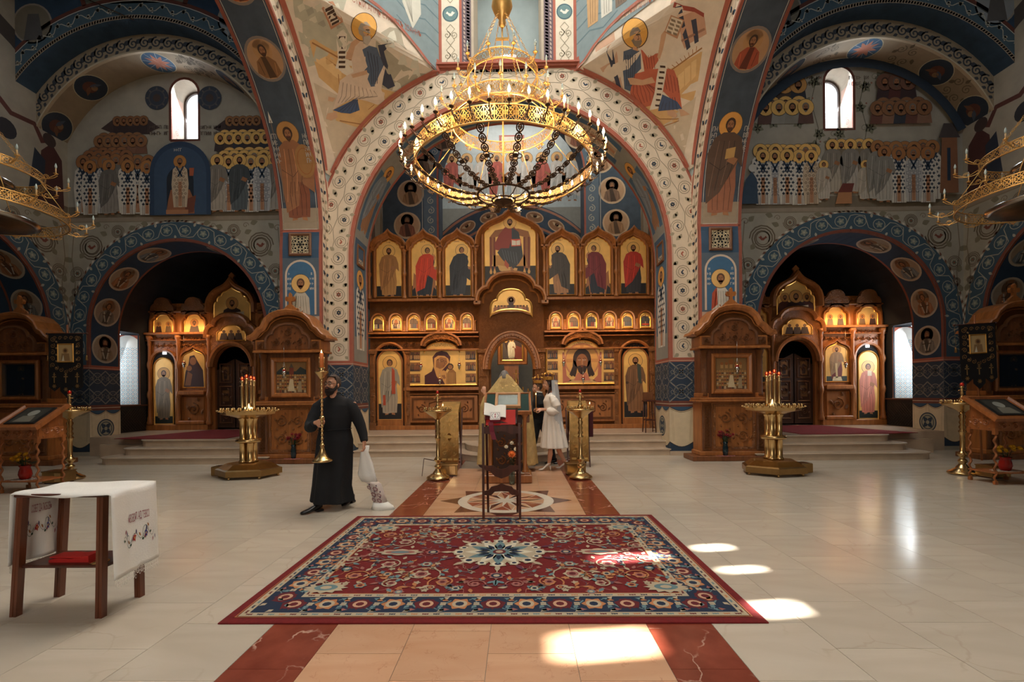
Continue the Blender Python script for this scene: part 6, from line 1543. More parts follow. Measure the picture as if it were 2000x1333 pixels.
# ---------------- side chapel screens
def side_screen(s):
 Y0=13.8;sc_=empty('chapel_iconostasis',(XC+s*BX,Y0,PLAT),label='carved oak altar screen in the %s side chapel'%('dim left' if s<0 else 'sunlit right'),cat='iconostasis')
 z=lambda y:1.03+(772-y)/65.2;top=z(590)
 m=MB();m.prism([(-2.6,0),(-.56,0),(-.56,z(716))]+arc(0,z(716),.56,180,0,14,rz=.62)[1:-1]+[(.56,z(716)),(.56,0),(2.6,0),(2.6,top),(-2.6,top)],fl,-.1,0);m.build('screen_wall',wood,sc_)
 m=MB();c=MB()
 for e in(-1,1):
  x0,x1=sorted((e*.72,e*2.61))
  for zz,h,d in((z(608)-.0,.05,.1),(z(652),.07,.16),(z(664),.03,.1),(0,.16,.12)):m.box(x0,x1,-d,0,zz,zz+h,b=.01)
  a0,a1=sorted((e*.82,e*1.6));m.box(a0,a1,-.14,0,z(771),z(762),b=.03);m.box(a0,a1,-.14,0,.16,.28,b=.03)
  for xx in(.70,1.63,2.51):m.lathe(turned(.06,.16,z(653),3),10,(e*xx,-.06,0))
  for xx in(1.16,2.1):c.prism(outline(e*xx,z(612),z(606),.36,.42,LOBE),fl,0,.1)
  scroll_relief(c,fl,x0,x1,z(606),z(590),.01,n=8,w=.03,h=.03);scroll_relief(c,fl,x0,x1,z(679),z(667),.01,n=10,w=.02,h=.02);scroll_relief(c,fl,a0+.12,a1-.12,z(822),z(776),.02,n=1,w=.04,h=.03);scroll_relief(c,fl,x0,x1,z(662),z(655),.01,n=18,w=.014)
  m.mould([(a0+.06,z(824)),(a1-.06,z(824)),(a1-.06,z(774)),(a0+.06,z(774))],[(-.02,0),(0,.05),(.02,0)],fl,closed=True)
  for xx in(1.16,2.1):
   m.mould(outline(e*xx,z(650),z(630),.345,.34,LOBE),[(-.02,0),(0,.1),(.04,.1),(.05,0)],fl)
   def draw(p,e=e,xx=xx):
    for j in((-1,1)if xx>1.5 or s>0 else(0,)):
     u=e*xx+j*.15;k=1 if j else 1.6;p.poly([(u-.1*k,z(648)),(u+.1*k,z(648)),(u+.07*k,z(636)+.02),(u,z(633)),(u-.07*k,z(636)+.02)],(80,52,40)if(j+s)else(120,96,70));head(p,u,z(633)+.04*k,.036*k,UMB,(196,130,66));p.up(6)
   icon(sc_,fl,outline(e*xx,z(649),z(630),.30,.28,LOBE),draw,d=.02,rw=.02)
  m.mould(outline(e*1.19,z(757),z(700),.385,.36,KEEL),[(-.02,0),(0,.07),(.03,.07),(.05,0)],fl)
  def draw(p,e=e):
   u=e*1.19
   if s<0:p.poly([(u-.31,z(755)),(u+.31,z(755)),(u+.28,z(722)),(u+.1,z(702)),(u+.02,z(692)),(u-.12,z(694)),(u-.16,z(710)),(u-.25,z(725))],(62,36,32));p.disc(u-.02,z(704),.10,(140,92,54),14,l=1,ry=.12);p.disc(u-.14,z(718),.085,(150,100,58),12,l=1);p.poly([(u-.28,z(752)),(u-.1,z(752)),(u-.04,z(730)),(u-.18,z(724))],(130,84,48),2)
   else:p.rect(u-.3,z(755),u+.3,z(745),(52,60,52));p.up();saint(p,u,z(752),.98,(110,44,38),(150,120,84),UMB,GOLD,wide=1.2);p.up(6);p.poly([(u-.14,z(754)),(u+.16,z(754)),(u+.12,z(746)),(u-.1,z(746))],(206,190,150));p.line([(u,z(748)),(u-.02,z(720))],.06,(196,172,124))
  icon(sc_,fl,outline(e*1.19,z(756),z(700),.34,.30,KEEL),draw,d=.02,rw=.02)
  # deacon door
  xd=e*2.1;m.mould(round_outline(xd,0,z(708),.385,12),[(-.03,0),(-.02,.07),(.03,.09),(.05,0)],fl)
  dk_=MB();dk_.prism(round_outline(xd,.04,z(708),.37,12),fl,0,.004);dk_.build('door_gap_shade',gap_shade_mat,sc_)  # thin dark sheet as painted shade behind the door icon
  ln=MB();ln.box(xd-.05,xd+.07,-.012,0,z(690),z(684));ln.build('glowing_pane',frost,sc_)  # glows by itself, brightness put into the pane
  def draw(p,xd=xd):
   p.rect(xd-.28,.2,xd+.28,z(812),(40,46,42));p.up();saint(p,xd,z(818),1.52,(120,104,84)if s<0 else(196,116,96),(128,112,90)if s<0 else(190,120,100),(70,46,32),(206,156,84)if s<0 else(222,180,112),beard=s<0,wide=.95);p.up(6)
   p.rect(xd-.02,z(745),xd+.1,z(735),(206,190,160))if s>0 else None
  icon(sc_,fl,round_outline(xd,.1,z(716),.30,12),draw,d=.03,rw=.03)
 m.build('moulding',wood,sc_);c.build('carving',carve,sc_,kind='stuff')
 # royal doors, half sunk in the dark opening, and the tall gables above
 for e in(-1,1):
  d_=empty('royal_door',(e*.56,.14,0),0,parent=sc_);x=-e
  m=MB();pp=[(0,.05),(x*.54,.05),(x*.54,z(700)),(x*.36,z(706)),(x*.2,z(712)),(0,z(716)-.1)];m.prism(pp,fl,0,.05);m.build('leaf',M('door_wood_dark',(64,40,26),.45,var=.2),d_)
  m=MB()
  for z0_,z1_ in((.2,.62),(.72,1.3),(1.42,1.98)):
   a,b=sorted((x*.09,x*.45));m.mould([(a,z0_),(b,z0_),(b,z1_),(a,z1_)],[(-.02,.05),(0,.07),(.02,.05)],fl,closed=True);scroll_relief(m,fl,a+.03,b-.03,z0_+.04,z1_-.04,.05,n=1,w=.02)
  m.build('leaf_carving',M('door_carving',(96,60,36),.4),d_,kind='stuff')
  p=Paint(fl,.001,.055);p.rect(min(x*.17,x*.37),1.5,max(x*.17,x*.37),1.9,(120,84,46));saint(p,x*.27,1.52,.36,(60,44,40),(70,48,40),halo=(150,106,56));p.rect(min(x*.17,x*.37),.85,max(x*.17,x*.37),1.18,(110,78,46));p.disc(x*.23,1.05,.05,(60,40,32),10,l=1);p.disc(x*.32,1.05,.05,(60,40,32),10,l=1);p.build('icon_small',d_,icon_paint)
 m=MB();m.mould(arc(0,z(716),.58,180,0,18,rz=.66),[(-.02,0),(-.02,.1),(.04,.16),(.10,.16),(.12,0)],fl);m.mould(outline(0,z(660),z(655),.74,.62,LOBE),[(-.06,0),(-.04,.14),(.03,.2),(.08,.14),(.08,0)],fl);m.mould(outline(0,z(610),z(600),.66,.78,KEEL),[(-.06,0),(-.04,.12),(.02,.2),(.08,.18),(.08,-.05)],fl)
 m.prism([(-.06,z(548)),(-.05,z(541)),(-.1,z(537)),(0,z(530)),(.1,z(537)),(.05,z(541)),(.06,z(548))],fl,0,.06);m.build('gable_moulding',wood,sc_)
 m=MB();m.prism(outline(0,z(630),z(600),.68,.76,KEEL),fl,-.06,.02);inner=arc(0,z(716),.62,180,0,14,rz=.7);inner=[q for q in inner if q[1]>z(716)+.1];m.prism([(-.74,z(716)+.1),(-.74,z(655))]+outline(0,z(655),z(655),.74,.60,LOBE)+[(.74,z(655)),(.74,z(716)+.1)]+inner[::-1],fl,0,.08);m.build('gable_board',carve,sc_)
 def draw(p):
  for k in(-1,0,1):p.poly([(k*.22-.14,z(664)),(k*.22+.14,z(664)),(k*.22+.08,z(650)),(k*.22-.08,z(650))],(60,40,36));p.disc(k*.22,z(647),.05,(110,72,46),10)
 icon(sc_,fl,outline(0,z(665),z(655),.44,.32,LOBE),draw,d=.085,rw=.025)
 def draw(p):
  for k in((0,)if s<0 else(-1,1,0)):
   u=k*.32;q=1.25 if k==0 else .9;p.poly([(u-.26*q,z(622)),(u+.26*q,z(622)),(u+.2*q,z(604)),(u,z(596)),(u-.2*q,z(604))],(58,40,40)if k==0 else(84,46,40));head(p,u,z(594)+.05*q-.02,.07*q,UMB,(190,134,70));p.up(7)
  p.poly([(.1,z(618)),(.36,z(616)),(.36,z(607)),(.1,z(609))],(206,190,166))
 icon(sc_,fl,outline(0,z(625),z(600),.56,.62,FOIL),draw,d=.03,rw=.03)
for s in(-1,1):side_screen(s)
# ------------------------------------------------------------ furniture and small things
brass=M('polished_brass',(210,176,122),.26,1,var=.08);brass_d=M('old_brass',(158,126,82),.34,1,var=.15);silver=M('silver',(190,186,178),.25,1)
dark_wood=M('dark_cherry_wood',(74,36,24),.35,kind='wood',scale=12,var=.3);honey=M('honey_wood',(150,88,44),.4,kind='wood',scale=12,var=.25)
white_cloth=M('white_linen',(232,230,224),.85,var=.03,bump=.2,bscale=90);red_cloth=M('red_cloth',(176,30,24),.8,var=.12);wine=M('wine_velvet',(66,16,26),.9)
wax=M('beeswax',(214,160,84),.4,var=.05);flame_m=M('candle_flame',(255,196,110),.5,emit=14,var=0);red_glass=M('red_glass',(150,30,16),.1,var=0,trans=.5,emit=.12)
black_velvet=M('black_velvet',(22,18,20),.95);green_leaf=M('leaf_green',(36,62,36),.6,var=.3)
brocade=carved('gold_brocade',(226,176,100),.5,26,.006,metal=.15)
def FRM(x,y,z=0,rz=0):
 c,s=cos(rz),sin(rz);return lambda u,v,d=0:Vector((x+c*u+s*d,y+s*u-c*d,z+v))
def flame(par,x,y,z,k=1,glow=0):
 m=MB();m.lathe([(0,0),(.006*k,.006*k),(.0075*k,.014*k),(.004*k,.03*k),(0,.042*k)],8,(x,y,z));return m.build('flame',flame_m,par)
def candle(x,y,z,h,r=.006,lit=True,label=None,group=None,tilt=None):
 c=empty('candle',(x,y,z),label=label,cat='candle',group=group);m=MB();m.lathe([(r,0),(r,h),(r*.6,h+.004),(0,h+.002)],8);m.tube([(0,0,h),(0,0,h+.012)],.001,4);m.build('stick',wax,c)
 if lit:flame(c,0,0,h+.008)
 return c
# ---- side table with embroidered towel
T=empty('side_table',(-3.1,3.25,0),label='small three-tier wooden table draped with a white towel, lower left',cat='table')
T['label']='small reddish wooden table under the embroidered white towel'
tops=[(-.28,-.16),(-.28,.13),(.27,-.16),(.27,.13)];feet=[(-.36,-.14),(-.37,.17),(.25,-.16),(.25,.16)]
for(a,b),(c,d)in zip(tops,feet):
 m=MB();R_=[]
 for t in(0,1):
  x,y=(c+(a-c)*t,d+(b-d)*t);w=.022;R_.append([Vector((x-w,y-w,.82*t)),Vector((x-.004,y-w,.82*t)),Vector((x,y-w+.006,.82*t)),Vector((x+.004,y-w,.82*t)),Vector((x+w,y-w,.82*t)),Vector((x+w,y+w,.82*t)),Vector((x-w,y+w,.82*t))])
 m.loft(R_,smooth=False);m.build('leg',M('reddish_wood',(98,52,30),.35,kind='wood',scale=14,var=.3),T)
m=MB();m.box(-.31,.30,-.19,.16,.82,.845,b=.006);m.build('top',dark_wood,T)
m=MB();m.box(-.32,.27,-.15,.15,.33,.35,b=.004);m.build('shelf',dark_wood,T)
# towel: one strip bent over the table
rn=random.Random(3)
def towel_pt(t,w):
 """t = metres along (0 at the left hem), w = 0..1 across the depth"""
 y=3.04+.40*w
 L1,L2,L3=.50,.66,.56
 if t<L1:return Vector((-3.43-.03*sin(w*7)*(1-t/L1)-.02*(1-t/L1),y+.02*sin(w*5+1),.355+t+.0*w))
 if t<L1+L2:
  q=(t-L1)/L2;e=.012*sin(q*pi);z=.853+.004*sin(w*9+q*7)+.01*(w-.5)*q
  if w<.06:z-=.03*(.3+.7*max(0,sin(q*pi*1.4-.2)))
  return Vector((-3.43+q*.70,y+.02*sin(q*6)*(1-w),z))
 q=(t-L1-L2);return Vector((-2.73+.012*sin(w*9+1)+.03*q,y-.012+.0*q,.853-q*(1.0 if w>.5 else 1.04)))
tw=MB();NT,NW=60,14;P_=[towel_pt(.0+1.72*i/NT,j/NW)for i in range(NT+1)for j in range(NW+1)]
# rounded shoulders
tw.add(P_,[(i*(NW+1)+j,(i+1)*(NW+1)+j,(i+1)*(NW+1)+j+1,i*(NW+1)+j+1)for i in range(NT)for j in range(NW)],smooth=True)
TW=empty('embroidered_towel',(-3.1,3.25,.85),label='white linen towel with red lettering and lace hem over the small table',cat='towel')
o=tw.build('linen',white_cloth,TW,world=True);md=o.modifiers.new('s','SOLIDIFY');md.thickness=.003;md.offset=1
def fl_l(u,v,d): # left flap, seen from the right (its back): u from near to far
 w=.06+u;p=towel_pt(v,w);return p+Vector((.004+d,0,0))
def fl_r(u,v,d):
 p=towel_pt(1.72-v,.06+u);return p+Vector((.004+d,0,0))
def paint_flap(fr,nm,flip):
 p=Paint(fr,.0004,.002);R_=random.Random(5)
 for k in range(2):
  for i in range(16):
   u=.28+.02*i+.14*k*0;a=i*.8;cc=((60,90,70),(150,40,60),(70,60,110),(180,120,60))[i%4]
   p.spiral(.30+.3*k+.0,.22,.07,1.1,.004,(70,90,76),a,1 if k else-1,n=14)if i==0 else None
   p.leaf(.18+.045*i,.22+.045*sin(i*1.3),a,.04,.02,cc,1)if i<15 else None
  p.flower(.42+.2*k,.22,.03,(60,60,130)if k else(170,50,50),(200,160,80),5,1)
 p.line([(.16+.03*i,.22+.03*sin(i*.9))for i in range(22)],.003,(70,90,76))
 p.build('embroidery',TW,M('thread',(1,1,1),.8)if 0 else M_paint('thread_paint',.8,.05),xf=Matrix.Translation(-TW.location))
 t=lettering('СОВЕТ ДА ЛЮБОВЬ',.075,M('red_thread',(140,42,60),.8),lambda u,v,d:fr(u,v,.003),'lettering',TW,u=.5,v=.33,flip=flip,sx=.52)
 t.data.transform(Matrix.Translation(-TW.location));return t
paint_flap(fl_l,'l',False);paint_flap(fl_r,'r',True)
# lace hems
lace=M('white_lace',(226,222,212),.9)
for fr in(fl_l,fl_r):
 p=Paint(lambda u,v,d,fr=fr:fr(max(-.05,min(.93,u)),0,0)+Vector((0,0,v)),.0003,0)
 for i in range(14):
  u=-.03+.07*i;p.ring(u,-.025,.022,.004,None,10);p.ring(u,-.025,.010,.003,None,8);p.line([(u-.035,0),(u,-.05),(u+.035,0)],.003,None);p.ring(u+.035,-.045,.014,.004,None,8)
  for k in range(3):p.ring(u-.02+.02*k,-.006,.008,.002,None,6)
 o=p.build('lace_hem',TW,lace,xf=Matrix.Translation(-TW.location));o['kind']='stuff'
R0=empty('red_stole',(-3.14,3.22,.35),label='folded red cloth lying on the lower shelf of the small table',cat='cloth')
m=MB();m.loft([[Vector((x+dx,y,z))for dx,y,z in((0,-.07,.0),(0,.06,.0),(.0,.06,.022+q),(0,-.07,.018+q))]for x,q in((-.13,0),(-.06,.012),(.02,.004),(.09,.02),(.15,.028))],smooth=False);m.build('fold',red_cloth,R0)
m=MB();m.box(-.12,.10,-.075,.03,.03,.04,b=.004);m.build('upper_fold',red_cloth,R0)
b=empty('brass_lid',(-2.92,3.16,.35),label='small brass lid on the table shelf beside the red cloth',cat='lid');m=MB();m.lathe([(.055,0),(.055,.006),(.02,.012),(.012,.022),(.018,.03),(0,.036)],16);m.build('body',brass,b)
# ---- carpet
cx0,cx1,cy0,cy1=-1.97,1.585,3.0,5.6
CP=empty('persian_carpet',((cx0+cx1)/2,(cy0+cy1)/2,0),label='large red oriental carpet with navy floral border on the marble floor',cat='carpet')
CW,CH=(cx1-cx0)/2,(cy1-cy0)/2;NX,NY=72,52
def cz(u,v):
 e=max(0,(abs(u)/CW-.97)/.03,(abs(v)/CH-.97)/.03);return .011
m=MB();P_=[Vector((-CW+2*CW*i/NX,-CH+2*CH*j/NY,0))for i in range(NX+1)for j in range(NY+1)]
for p_ in P_:p_.z=cz(p_.x,p_.y)
m.add(P_,[(i*(NY+1)+j,(i+1)*(NY+1)+j,(i+1)*(NY+1)+j+1,i*(NY+1)+j+1)for i in range(NX)for j in range(NY)])
CRED=(112,16,18);m.mould([(-CW,-CH),(CW,-CH),(CW,CH),(-CW,CH)],[(0,.011),(.012,.009),(.012,.001),(0,.001)],lambda u,v,h:Vector((u,v,h)),closed=True)
pile=M('carpet_red_pile',CRED,.95,var=.15,scale=40,bump=.5,bscale=300);m.build('pile',pile,CP,fix=False)
NAVY=(22,38,62);CBE=(176,160,134);COR=(178,116,72);CTE=(96,124,128);CPK=(150,92,84);CDR=(92,20,28)
p=Paint(lambda u,v,d=0:Vector((u,v,.0125+d)),.0002,.0015)
p.base=.002
def frame_rect(a,b,c): # between inset a and b
 for(x0,y0,x1,y1)in((-CW+a,-CH+a,CW-a,-CH+b),(-CW+a,CH-b,CW-a,CH-a),(-CW+a,-CH+b,-CW+b,CH-b),(CW-b,-CH+b,CW-a,CH-b)):p.rect(x0,y0,x1,y1,c)
frame_rect(.055,.062,COR);frame_rect(.07,.12,CBE);frame_rect(.12,.13,NAVY);frame_rect(.13,.36,NAVY);frame_rect(.36,.41,CBE);frame_rect(.41,.418,COR)
p.up()
def along(inset,st,fn):
 for ax in(0,1):
  L=(CW if ax==0 else CH)-inset;n=int(round(2*L/st));q=2*L/n
  for sd in(-1,1):
   for i in range(n):
    t=-L+q*(i+.5);c=(CW if ax else CH)-inset
    f=(lambda a,b,sd=sd,c=c:(a,sd*(c+b)))if ax==0 else(lambda a,b,sd=sd,c=c:(sd*(c+b),a))
    fn(t,q,f,i)
def PL(f,pts,c,l=0):p.poly([f(*x)for x in pts],c,l)
def blossom(cx,cy,r,c1,c2,c3,n=8,l=0,f=None,a0=0):
 f=f or(lambda a,b:(a,b));pts=[]
 for i in range(n*4):
  a=a0+2*pi*i/(n*4);k=(1,.84,.72,.84)[i%4];pts.append(f(cx+r*k*cos(a),cy+r*k*sin(a)))
 p.poly(pts,c1,l);p.poly([f(cx+r*.62*cos(a0+2*pi*i/12),cy+r*.62*sin(a0+2*pi*i/12))for i in range(12)],c2,l+1);p.poly([f(cx+r*.36*cos(2*pi*i/8),cy+r*.36*sin(2*pi*i/8))for i in range(8)],c3,l+2)
def border(t,q,f,i):
 k=i%2
 blossom(t,0,.088 if k else .082,COR if k else CDR,CBE if k else(190,150,120),NAVY if k else CDR,6,1,f)
 if not k:PL(f,[(t-.09,-.02),(t-.06,.08),(t-.03,.03),(t,.09),(t+.03,.03),(t+.06,.08),(t+.09,-.02),(t,-.08)],CDR,0)
 e=1 if k else-1
 p.line([f(t+.06,-e*.06),f(t+.10,-e*.09),f(t+q*.5,-e*.02),f(t+q*.5+.05,e*.05),f(t+q-.07,e*.05)],.012,CTE,l=0)
 for a,b,an,cc in((.10,.075,.6,CTE),(.11,-.07,-.8,CBE),(q*.5,.02,2.1,CTE),(-.1,.08,2.4,CBE),(-.11,-.065,3.6,CTE),(q*.5-.02,-.07,.4,COR),(q*.5,.085,0,CPK)):
  c,s_=cos(an),sin(an);PL(f,[(t+a+c*x*.06-s_*y*.04,b+s_*x*.06+c*y*.04)for x,y in((0,0),(.4,.5),(.7,.2),(1,0),(.7,-.2),(.4,-.5))],cc,2)
 for b in(-.012,.012):PL(f,[(t+q*.5-.02,b-.01),(t+q*.5+.02,b-.01),(t+q*.5+.02,b+.01),(t+q*.5-.02,b+.01)],CBE,3)
along(.245,.235,border)
def small(t,q,f,i):
 c=(CDR,NAVY,CTE,COR)[i%4];PL(f,[(t-q*.3,-.012),(t-q*.05,-.004),(t-q*.25,.012)],c);PL(f,[(t+q*.3,-.012),(t+q*.05,-.004),(t+q*.25,.012)],c);PL(f,[(t-.008,-.008),(t+.008,-.008),(t+.008,.008),(t-.008,.008)],c)
along(.095,.075,small);along(.385,.085,small)
p.up(5)
def sym(fn):
 for sx in(-1,1):
  for sy in(-1,1):fn(lambda x,y,sx=sx,sy=sy:(sx*x,sy*y))
def sline(f,pts,w,c,l=0):p.line([f(*q)for q in pts],w,c,l=l)
def sspi(f,x,y,r,tn,w,c,a0,sg,l=0,r1=.25):n=int(tn*14);sline(f,[(x+(r+(r*r1-r)*i/n)*cos(a0+sg*2*pi*tn*i/n),y+(r+(r*r1-r)*i/n)*sin(a0+sg*2*pi*tn*i/n))for i in range(n+1)],w,c,l)
def sleaf(f,x,y,a,L,w,c,l=0):cc,ss=cos(a),sin(a);p.poly([f(x+cc*u*L-ss*v*w,y+ss*u*L+cc*v*w)for u,v in((0,0),(.2,.35),(.45,.5),(.75,.3),(1,0),(.75,-.3),(.45,-.5),(.2,-.35))],c,l)
def quarter(f):
 R_=random.Random(11)
 for(x,y,r,a,sg,c)in((.62,.52,.17,2.6,1,CBE),(.95,.30,.15,.6,-1,CBE),(1.16,.55,.13,2.0,1,COR),(.42,.68,.12,.5,-1,COR),(.82,.70,.10,3.6,1,CBE),(1.32,.18,.10,1.2,1,CBE),(1.38,.72,.09,.2,-1,CBE),(.16,.72,.09,2.4,1,CPK)):
  sspi(f,x,y,r,1.15,.014,c,a,sg,1);blossom(x,y,r*.48,c,CPK,CDR,6,2,f)
  for k in range(7):
   an=a+k*.85;sleaf(f,x+r*1.02*cos(an),y+r*1.02*sin(an),an+.6,.075,.036,(CBE,CTE,COR,CPK)[(k)%4],2)
 for(x,y,r,c1,c2,c3)in((.78,.06,.0,CBE,CTE,NAVY),(.62,.30,.06,CTE,CBE,CDR),(1.05,.74,.055,CTE,COR,CDR),(.30,.80,.05,CTE,CBE,NAVY),(1.28,.40,.055,NAVY,CTE,CBE),(.50,.78,.04,CBE,CDR,COR),(.9,.52,.05,COR,CBE,NAVY),(1.45,.45,.05,CTE,CBE,CDR),(1.18,.05,.05,CPK,CBE,CDR),(.72,.86,.045,CPK,CTE,CBE)):
  if r:blossom(x,y,r,c1,c2,c3,6,2,f)
 # corner medallion
 x,y=1.30,.78;p.poly([f(x+.15*k*cos(2*pi*i/24),y+.095*k*sin(2*pi*i/24))for i in range(24)for k in((1.15,.85)[i%2],)],CBE,3);p.poly([f(x+.09*cos(2*pi*i/14),y+.055*sin(2*pi*i/14))for i in range(14)],CTE,4);p.poly([f(x+.045*cos(2*pi*i/8),y+.03*sin(2*pi*i/8))for i in range(8)],CBE,5)
 for k in range(110):
  x,y=R_.uniform(.05,1.50),R_.uniform(.05,.86)
  if x*x/.34+y*y/.16<.8:continue
  a=R_.uniform(0,6.28);c=R_.choice([CBE,CPK,CTE,COR,(92,70,84),(150,130,110)])
  if k%3==0:
   for j in range(5):sleaf(f,x,y,a+j*1.256,.034,.022,c,1)
  else:sleaf(f,x,y,a,.055,.026,c,1);sleaf(f,x,y,a+.9,.04,.02,c,1);sline(f,[(x,y),(x-.05*cos(a+.4),y-.05*sin(a+.4)),(x-.10*cos(a),y-.1*sin(a))],.006,c)
 # bracketed lozenges left and right of the centre
sym(quarter)
p.up(8)
for e in(-1,1):
 x=e*.93;p.poly([(x+.20*k*cos(2*pi*i/32),.075*k*sin(2*pi*i/32))for i in range(32)for k in((1.12,1,.84,1)[i%4],)],CBE);p.poly([(x+.14*cos(2*pi*i/16),.045*sin(2*pi*i/16))for i in range(16)],CPK,1);p.poly([(x+.09*cos(2*pi*i/12),.028*sin(2*pi*i/12))for i in range(12)],CTE,2)
 blossom(e*.62,0,.075,CPK,NAVY,CBE,8,1)
 blossom(0,e*.56,.075,CPK,NAVY,CBE,8,1)
 p.line([(0,e*.45),(0,e*.74)],.01,CBE);sleaf(lambda a,b:(a,b),0,e*.64,e*pi/2,.12,.05,CTE)
n=16
for i in range(n):
 a=2*pi*i/n;r1,r2=(.42,.30)[i%2],1
 x,y=.33*cos(a),.27*sin(a);blossom(x*1.12,y*1.12,.085 if i%2==0 else .06,CBE,(206,196,172),NAVY,6,0,None,a);sleaf(lambda q,w:(q,w),x*1.3,y*1.3,a,.12,.05,(92,40,60)if i%2 else CBE,1)
p.disc(0,0,.34,CBE,40,ry=.27,l=3)
for i in range(12):a=2*pi*i/12;sleaf(lambda q,w:(q,w),.05*cos(a),.04*sin(a),a,.27,.11,CTE if i%2 else(206,198,176),4);sleaf(lambda q,w:(q,w),.10*cos(a),.08*sin(a),a,.13,.05,NAVY,5)
blossom(0,0,.10,CTE,CDR,CBE,8,6);
rug_paint=M_paint('carpet_pile_paint',.95,.12);p.build('woven_pattern',CP,rug_paint,kind='stuff')
# ---- folding reading stand in front
RS=empty('reading_stand',(-.21,5.6,0),label='slender dark cherry-wood folding book stand in front of the lectern',cat='stand')
for e in(-1,1):
 for nm,a,b in(('front_post',(e*.215,-.19,0),(e*.215,-.13,1.14)),('rear_post',(e*.185,.2,0),(e*.185,-.03,1.32))):
  m=MB();w=.014;m.loft([[Vector((x-w,y-w,z)),Vector((x+w,y-w,z)),Vector((x+w,y+w,z)),Vector((x-w,y+w,z))]for x,y,z in(a,b)],smooth=False);m.build(nm,dark_wood,RS)
rail=lambda z,y,prof:[(-.2,z-.03)]+[(x,z+h)for x,h in prof]+[(.2,z-.03)]
def rail_(nm,y,top,bot):m=MB();m.prism(top+bot[::-1],lambda u,v,d,y=y:Vector((u,y-d,v)),0,.022);return m.build(nm,dark_wood,RS)
rail_('crest_rail',-.12,[(-.2,1.10),(-.14,1.11),(-.10,1.14),(-.05,1.15),(0,1.17),(.05,1.15),(.10,1.14),(.14,1.11),(.2,1.10)],[(-.2,1.02),(-.12,1.01),(-.06,1.04),(0,1.05),(.06,1.04),(.12,1.01),(.2,1.02)])
rail_('middle_rail',-.15,[(-.2,.64),(-.1,.645),(-.05,.61),(0,.60),(.05,.61),(.1,.645),(.2,.64)],[(-.2,.60),(-.13,.57),(-.08,.52),(0,.49),(.08,.52),(.13,.57),(.2,.60)])
rail_('lower_rail',-.17,[(-.2,.35),(-.15,.36),(-.12,.40),(-.05,.415),(0,.44),(.05,.415),(.12,.40),(.15,.36),(.2,.35)],[(-.2,.30),(-.12,.30),(-.08,.34),(0,.345),(.08,.34),(.12,.30),(.2,.30)])
m=MB();m.prism([(-.29,.63),(-.2,.62),(-.12,.59),(-.2,.57),(-.27,.60)],lambda u,v,d:Vector((u,.02-d,v)),0,.02);m.build('folding_arm',dark_wood,RS)
m=MB();m.loft([[Vector((-.185,y,z)),Vector((.185,y,z)),Vector((.185,y,z-.006)),Vector((-.185,y,z-.006))]for y,z in((-.13,1.14),(-.05,1.20),(.02,1.30))],smooth=False);m.build('book_sling',M('leather',(60,30,24),.6),RS)
def SL(x0,x1,t0,t1,h0,h1,mat,nm,par,b=0):
 """a box lying on the sloping sling; t along the slope"""
 m=MB();f=lambda x,t,h:Vector((x,-.13+.15*t/.22*1.0-h*.55,1.145+.16*t/.22+h*.83));m.box(x0,x1,t0,t1,h0,h1,fr=f);return m.build(nm,mat,par)
rc=empty('red_napkin',(-.21,5.6,0),label='bright red cloth spread on the folding book stand',cat='cloth');SL(-.02,.17,-.03,.2,.002,.006,red_cloth,'cloth',rc);SL(-.18,.0,-.04,.05,.002,.006,red_cloth,'under_cloth',rc)
rb=empty('service_book',(-.21,5.6,0),label='open white book lying on the folding stand left of the red cloth',cat='book')
m=MB()
for e in(-1,1):
 R_=[]
 for k in range(7):
  t=k/6;x=-.075+e*t*.13;h=.03+.018*sin(t*pi*.9)if e>0 else .03+.05*t+.01*sin(t*pi)
  f=lambda t_,hh:Vector((x,-.13+.15*t_/.22-hh*.55,1.145+.16*t_/.22+hh*.83))
  R_.append([f(.05,h),f(.24,h),f(.24,h-.012*(1-.5*t)),f(.05,h-.012*(1-.5*t))])
 m.loft(R_,smooth=False);m.cut()
m.build_each('page_block',M('paper',(238,236,230),.8,var=.02),rb)
SL(-.20,.055,.045,.245,.006,.016,M('book_cover',(110,30,34),.5),'cover',rb)
sb=empty('ornate_small_book',(-.21,5.6,0),label='small thick book with patterned white and wine cover on the stand',cat='book');SL(-.13,-.01,-.02,.10,.03,.065,M('book_wine',(120,30,50),.5),'block',sb);SL(-.13,-.01,-.02,.10,.065,.07,white_cloth,'cover',sb)
pq=Paint(lambda u,v,d=0:Vector((u,-.13+.15*v/.22-(.07+d)*.55,1.145+.16*v/.22+(.07+d)*.83)),.0003,.001);pq.line([(-.12,-.01),(-.02,-.01),(-.02,.09),(-.12,.09)],.006,(120,40,60),True)
for e in(-1,1):pq.line([(-.07+e*.02,.08),(-.07+e*.04,.04),(-.07+e*.02,0)],.006,(40,50,90));pq.leaf(-.07,.04,e*pi/2,.04,.02,(150,60,80))
pq.build('pattern',sb,icon_paint)
rr=empty('bookmark_ribbon',(-.21,5.6,0),label='dark red ribbon hanging down from the books on the stand',cat='ribbon');m=MB();m.loft([[Vector((x,y-.155,z)),Vector((x+.055,y-.155,z)),Vector((x+.055,y-.152,z)),Vector((x,y-.152,z))]for x,y,z in((-.15,.0,1.16),(-.145,-.01,1.12),(-.135,-.005,1.04),(-.11,-.012,.95))],smooth=False);m.build('ribbon',M('ribbon_red',(122,20,44),.6),rr)
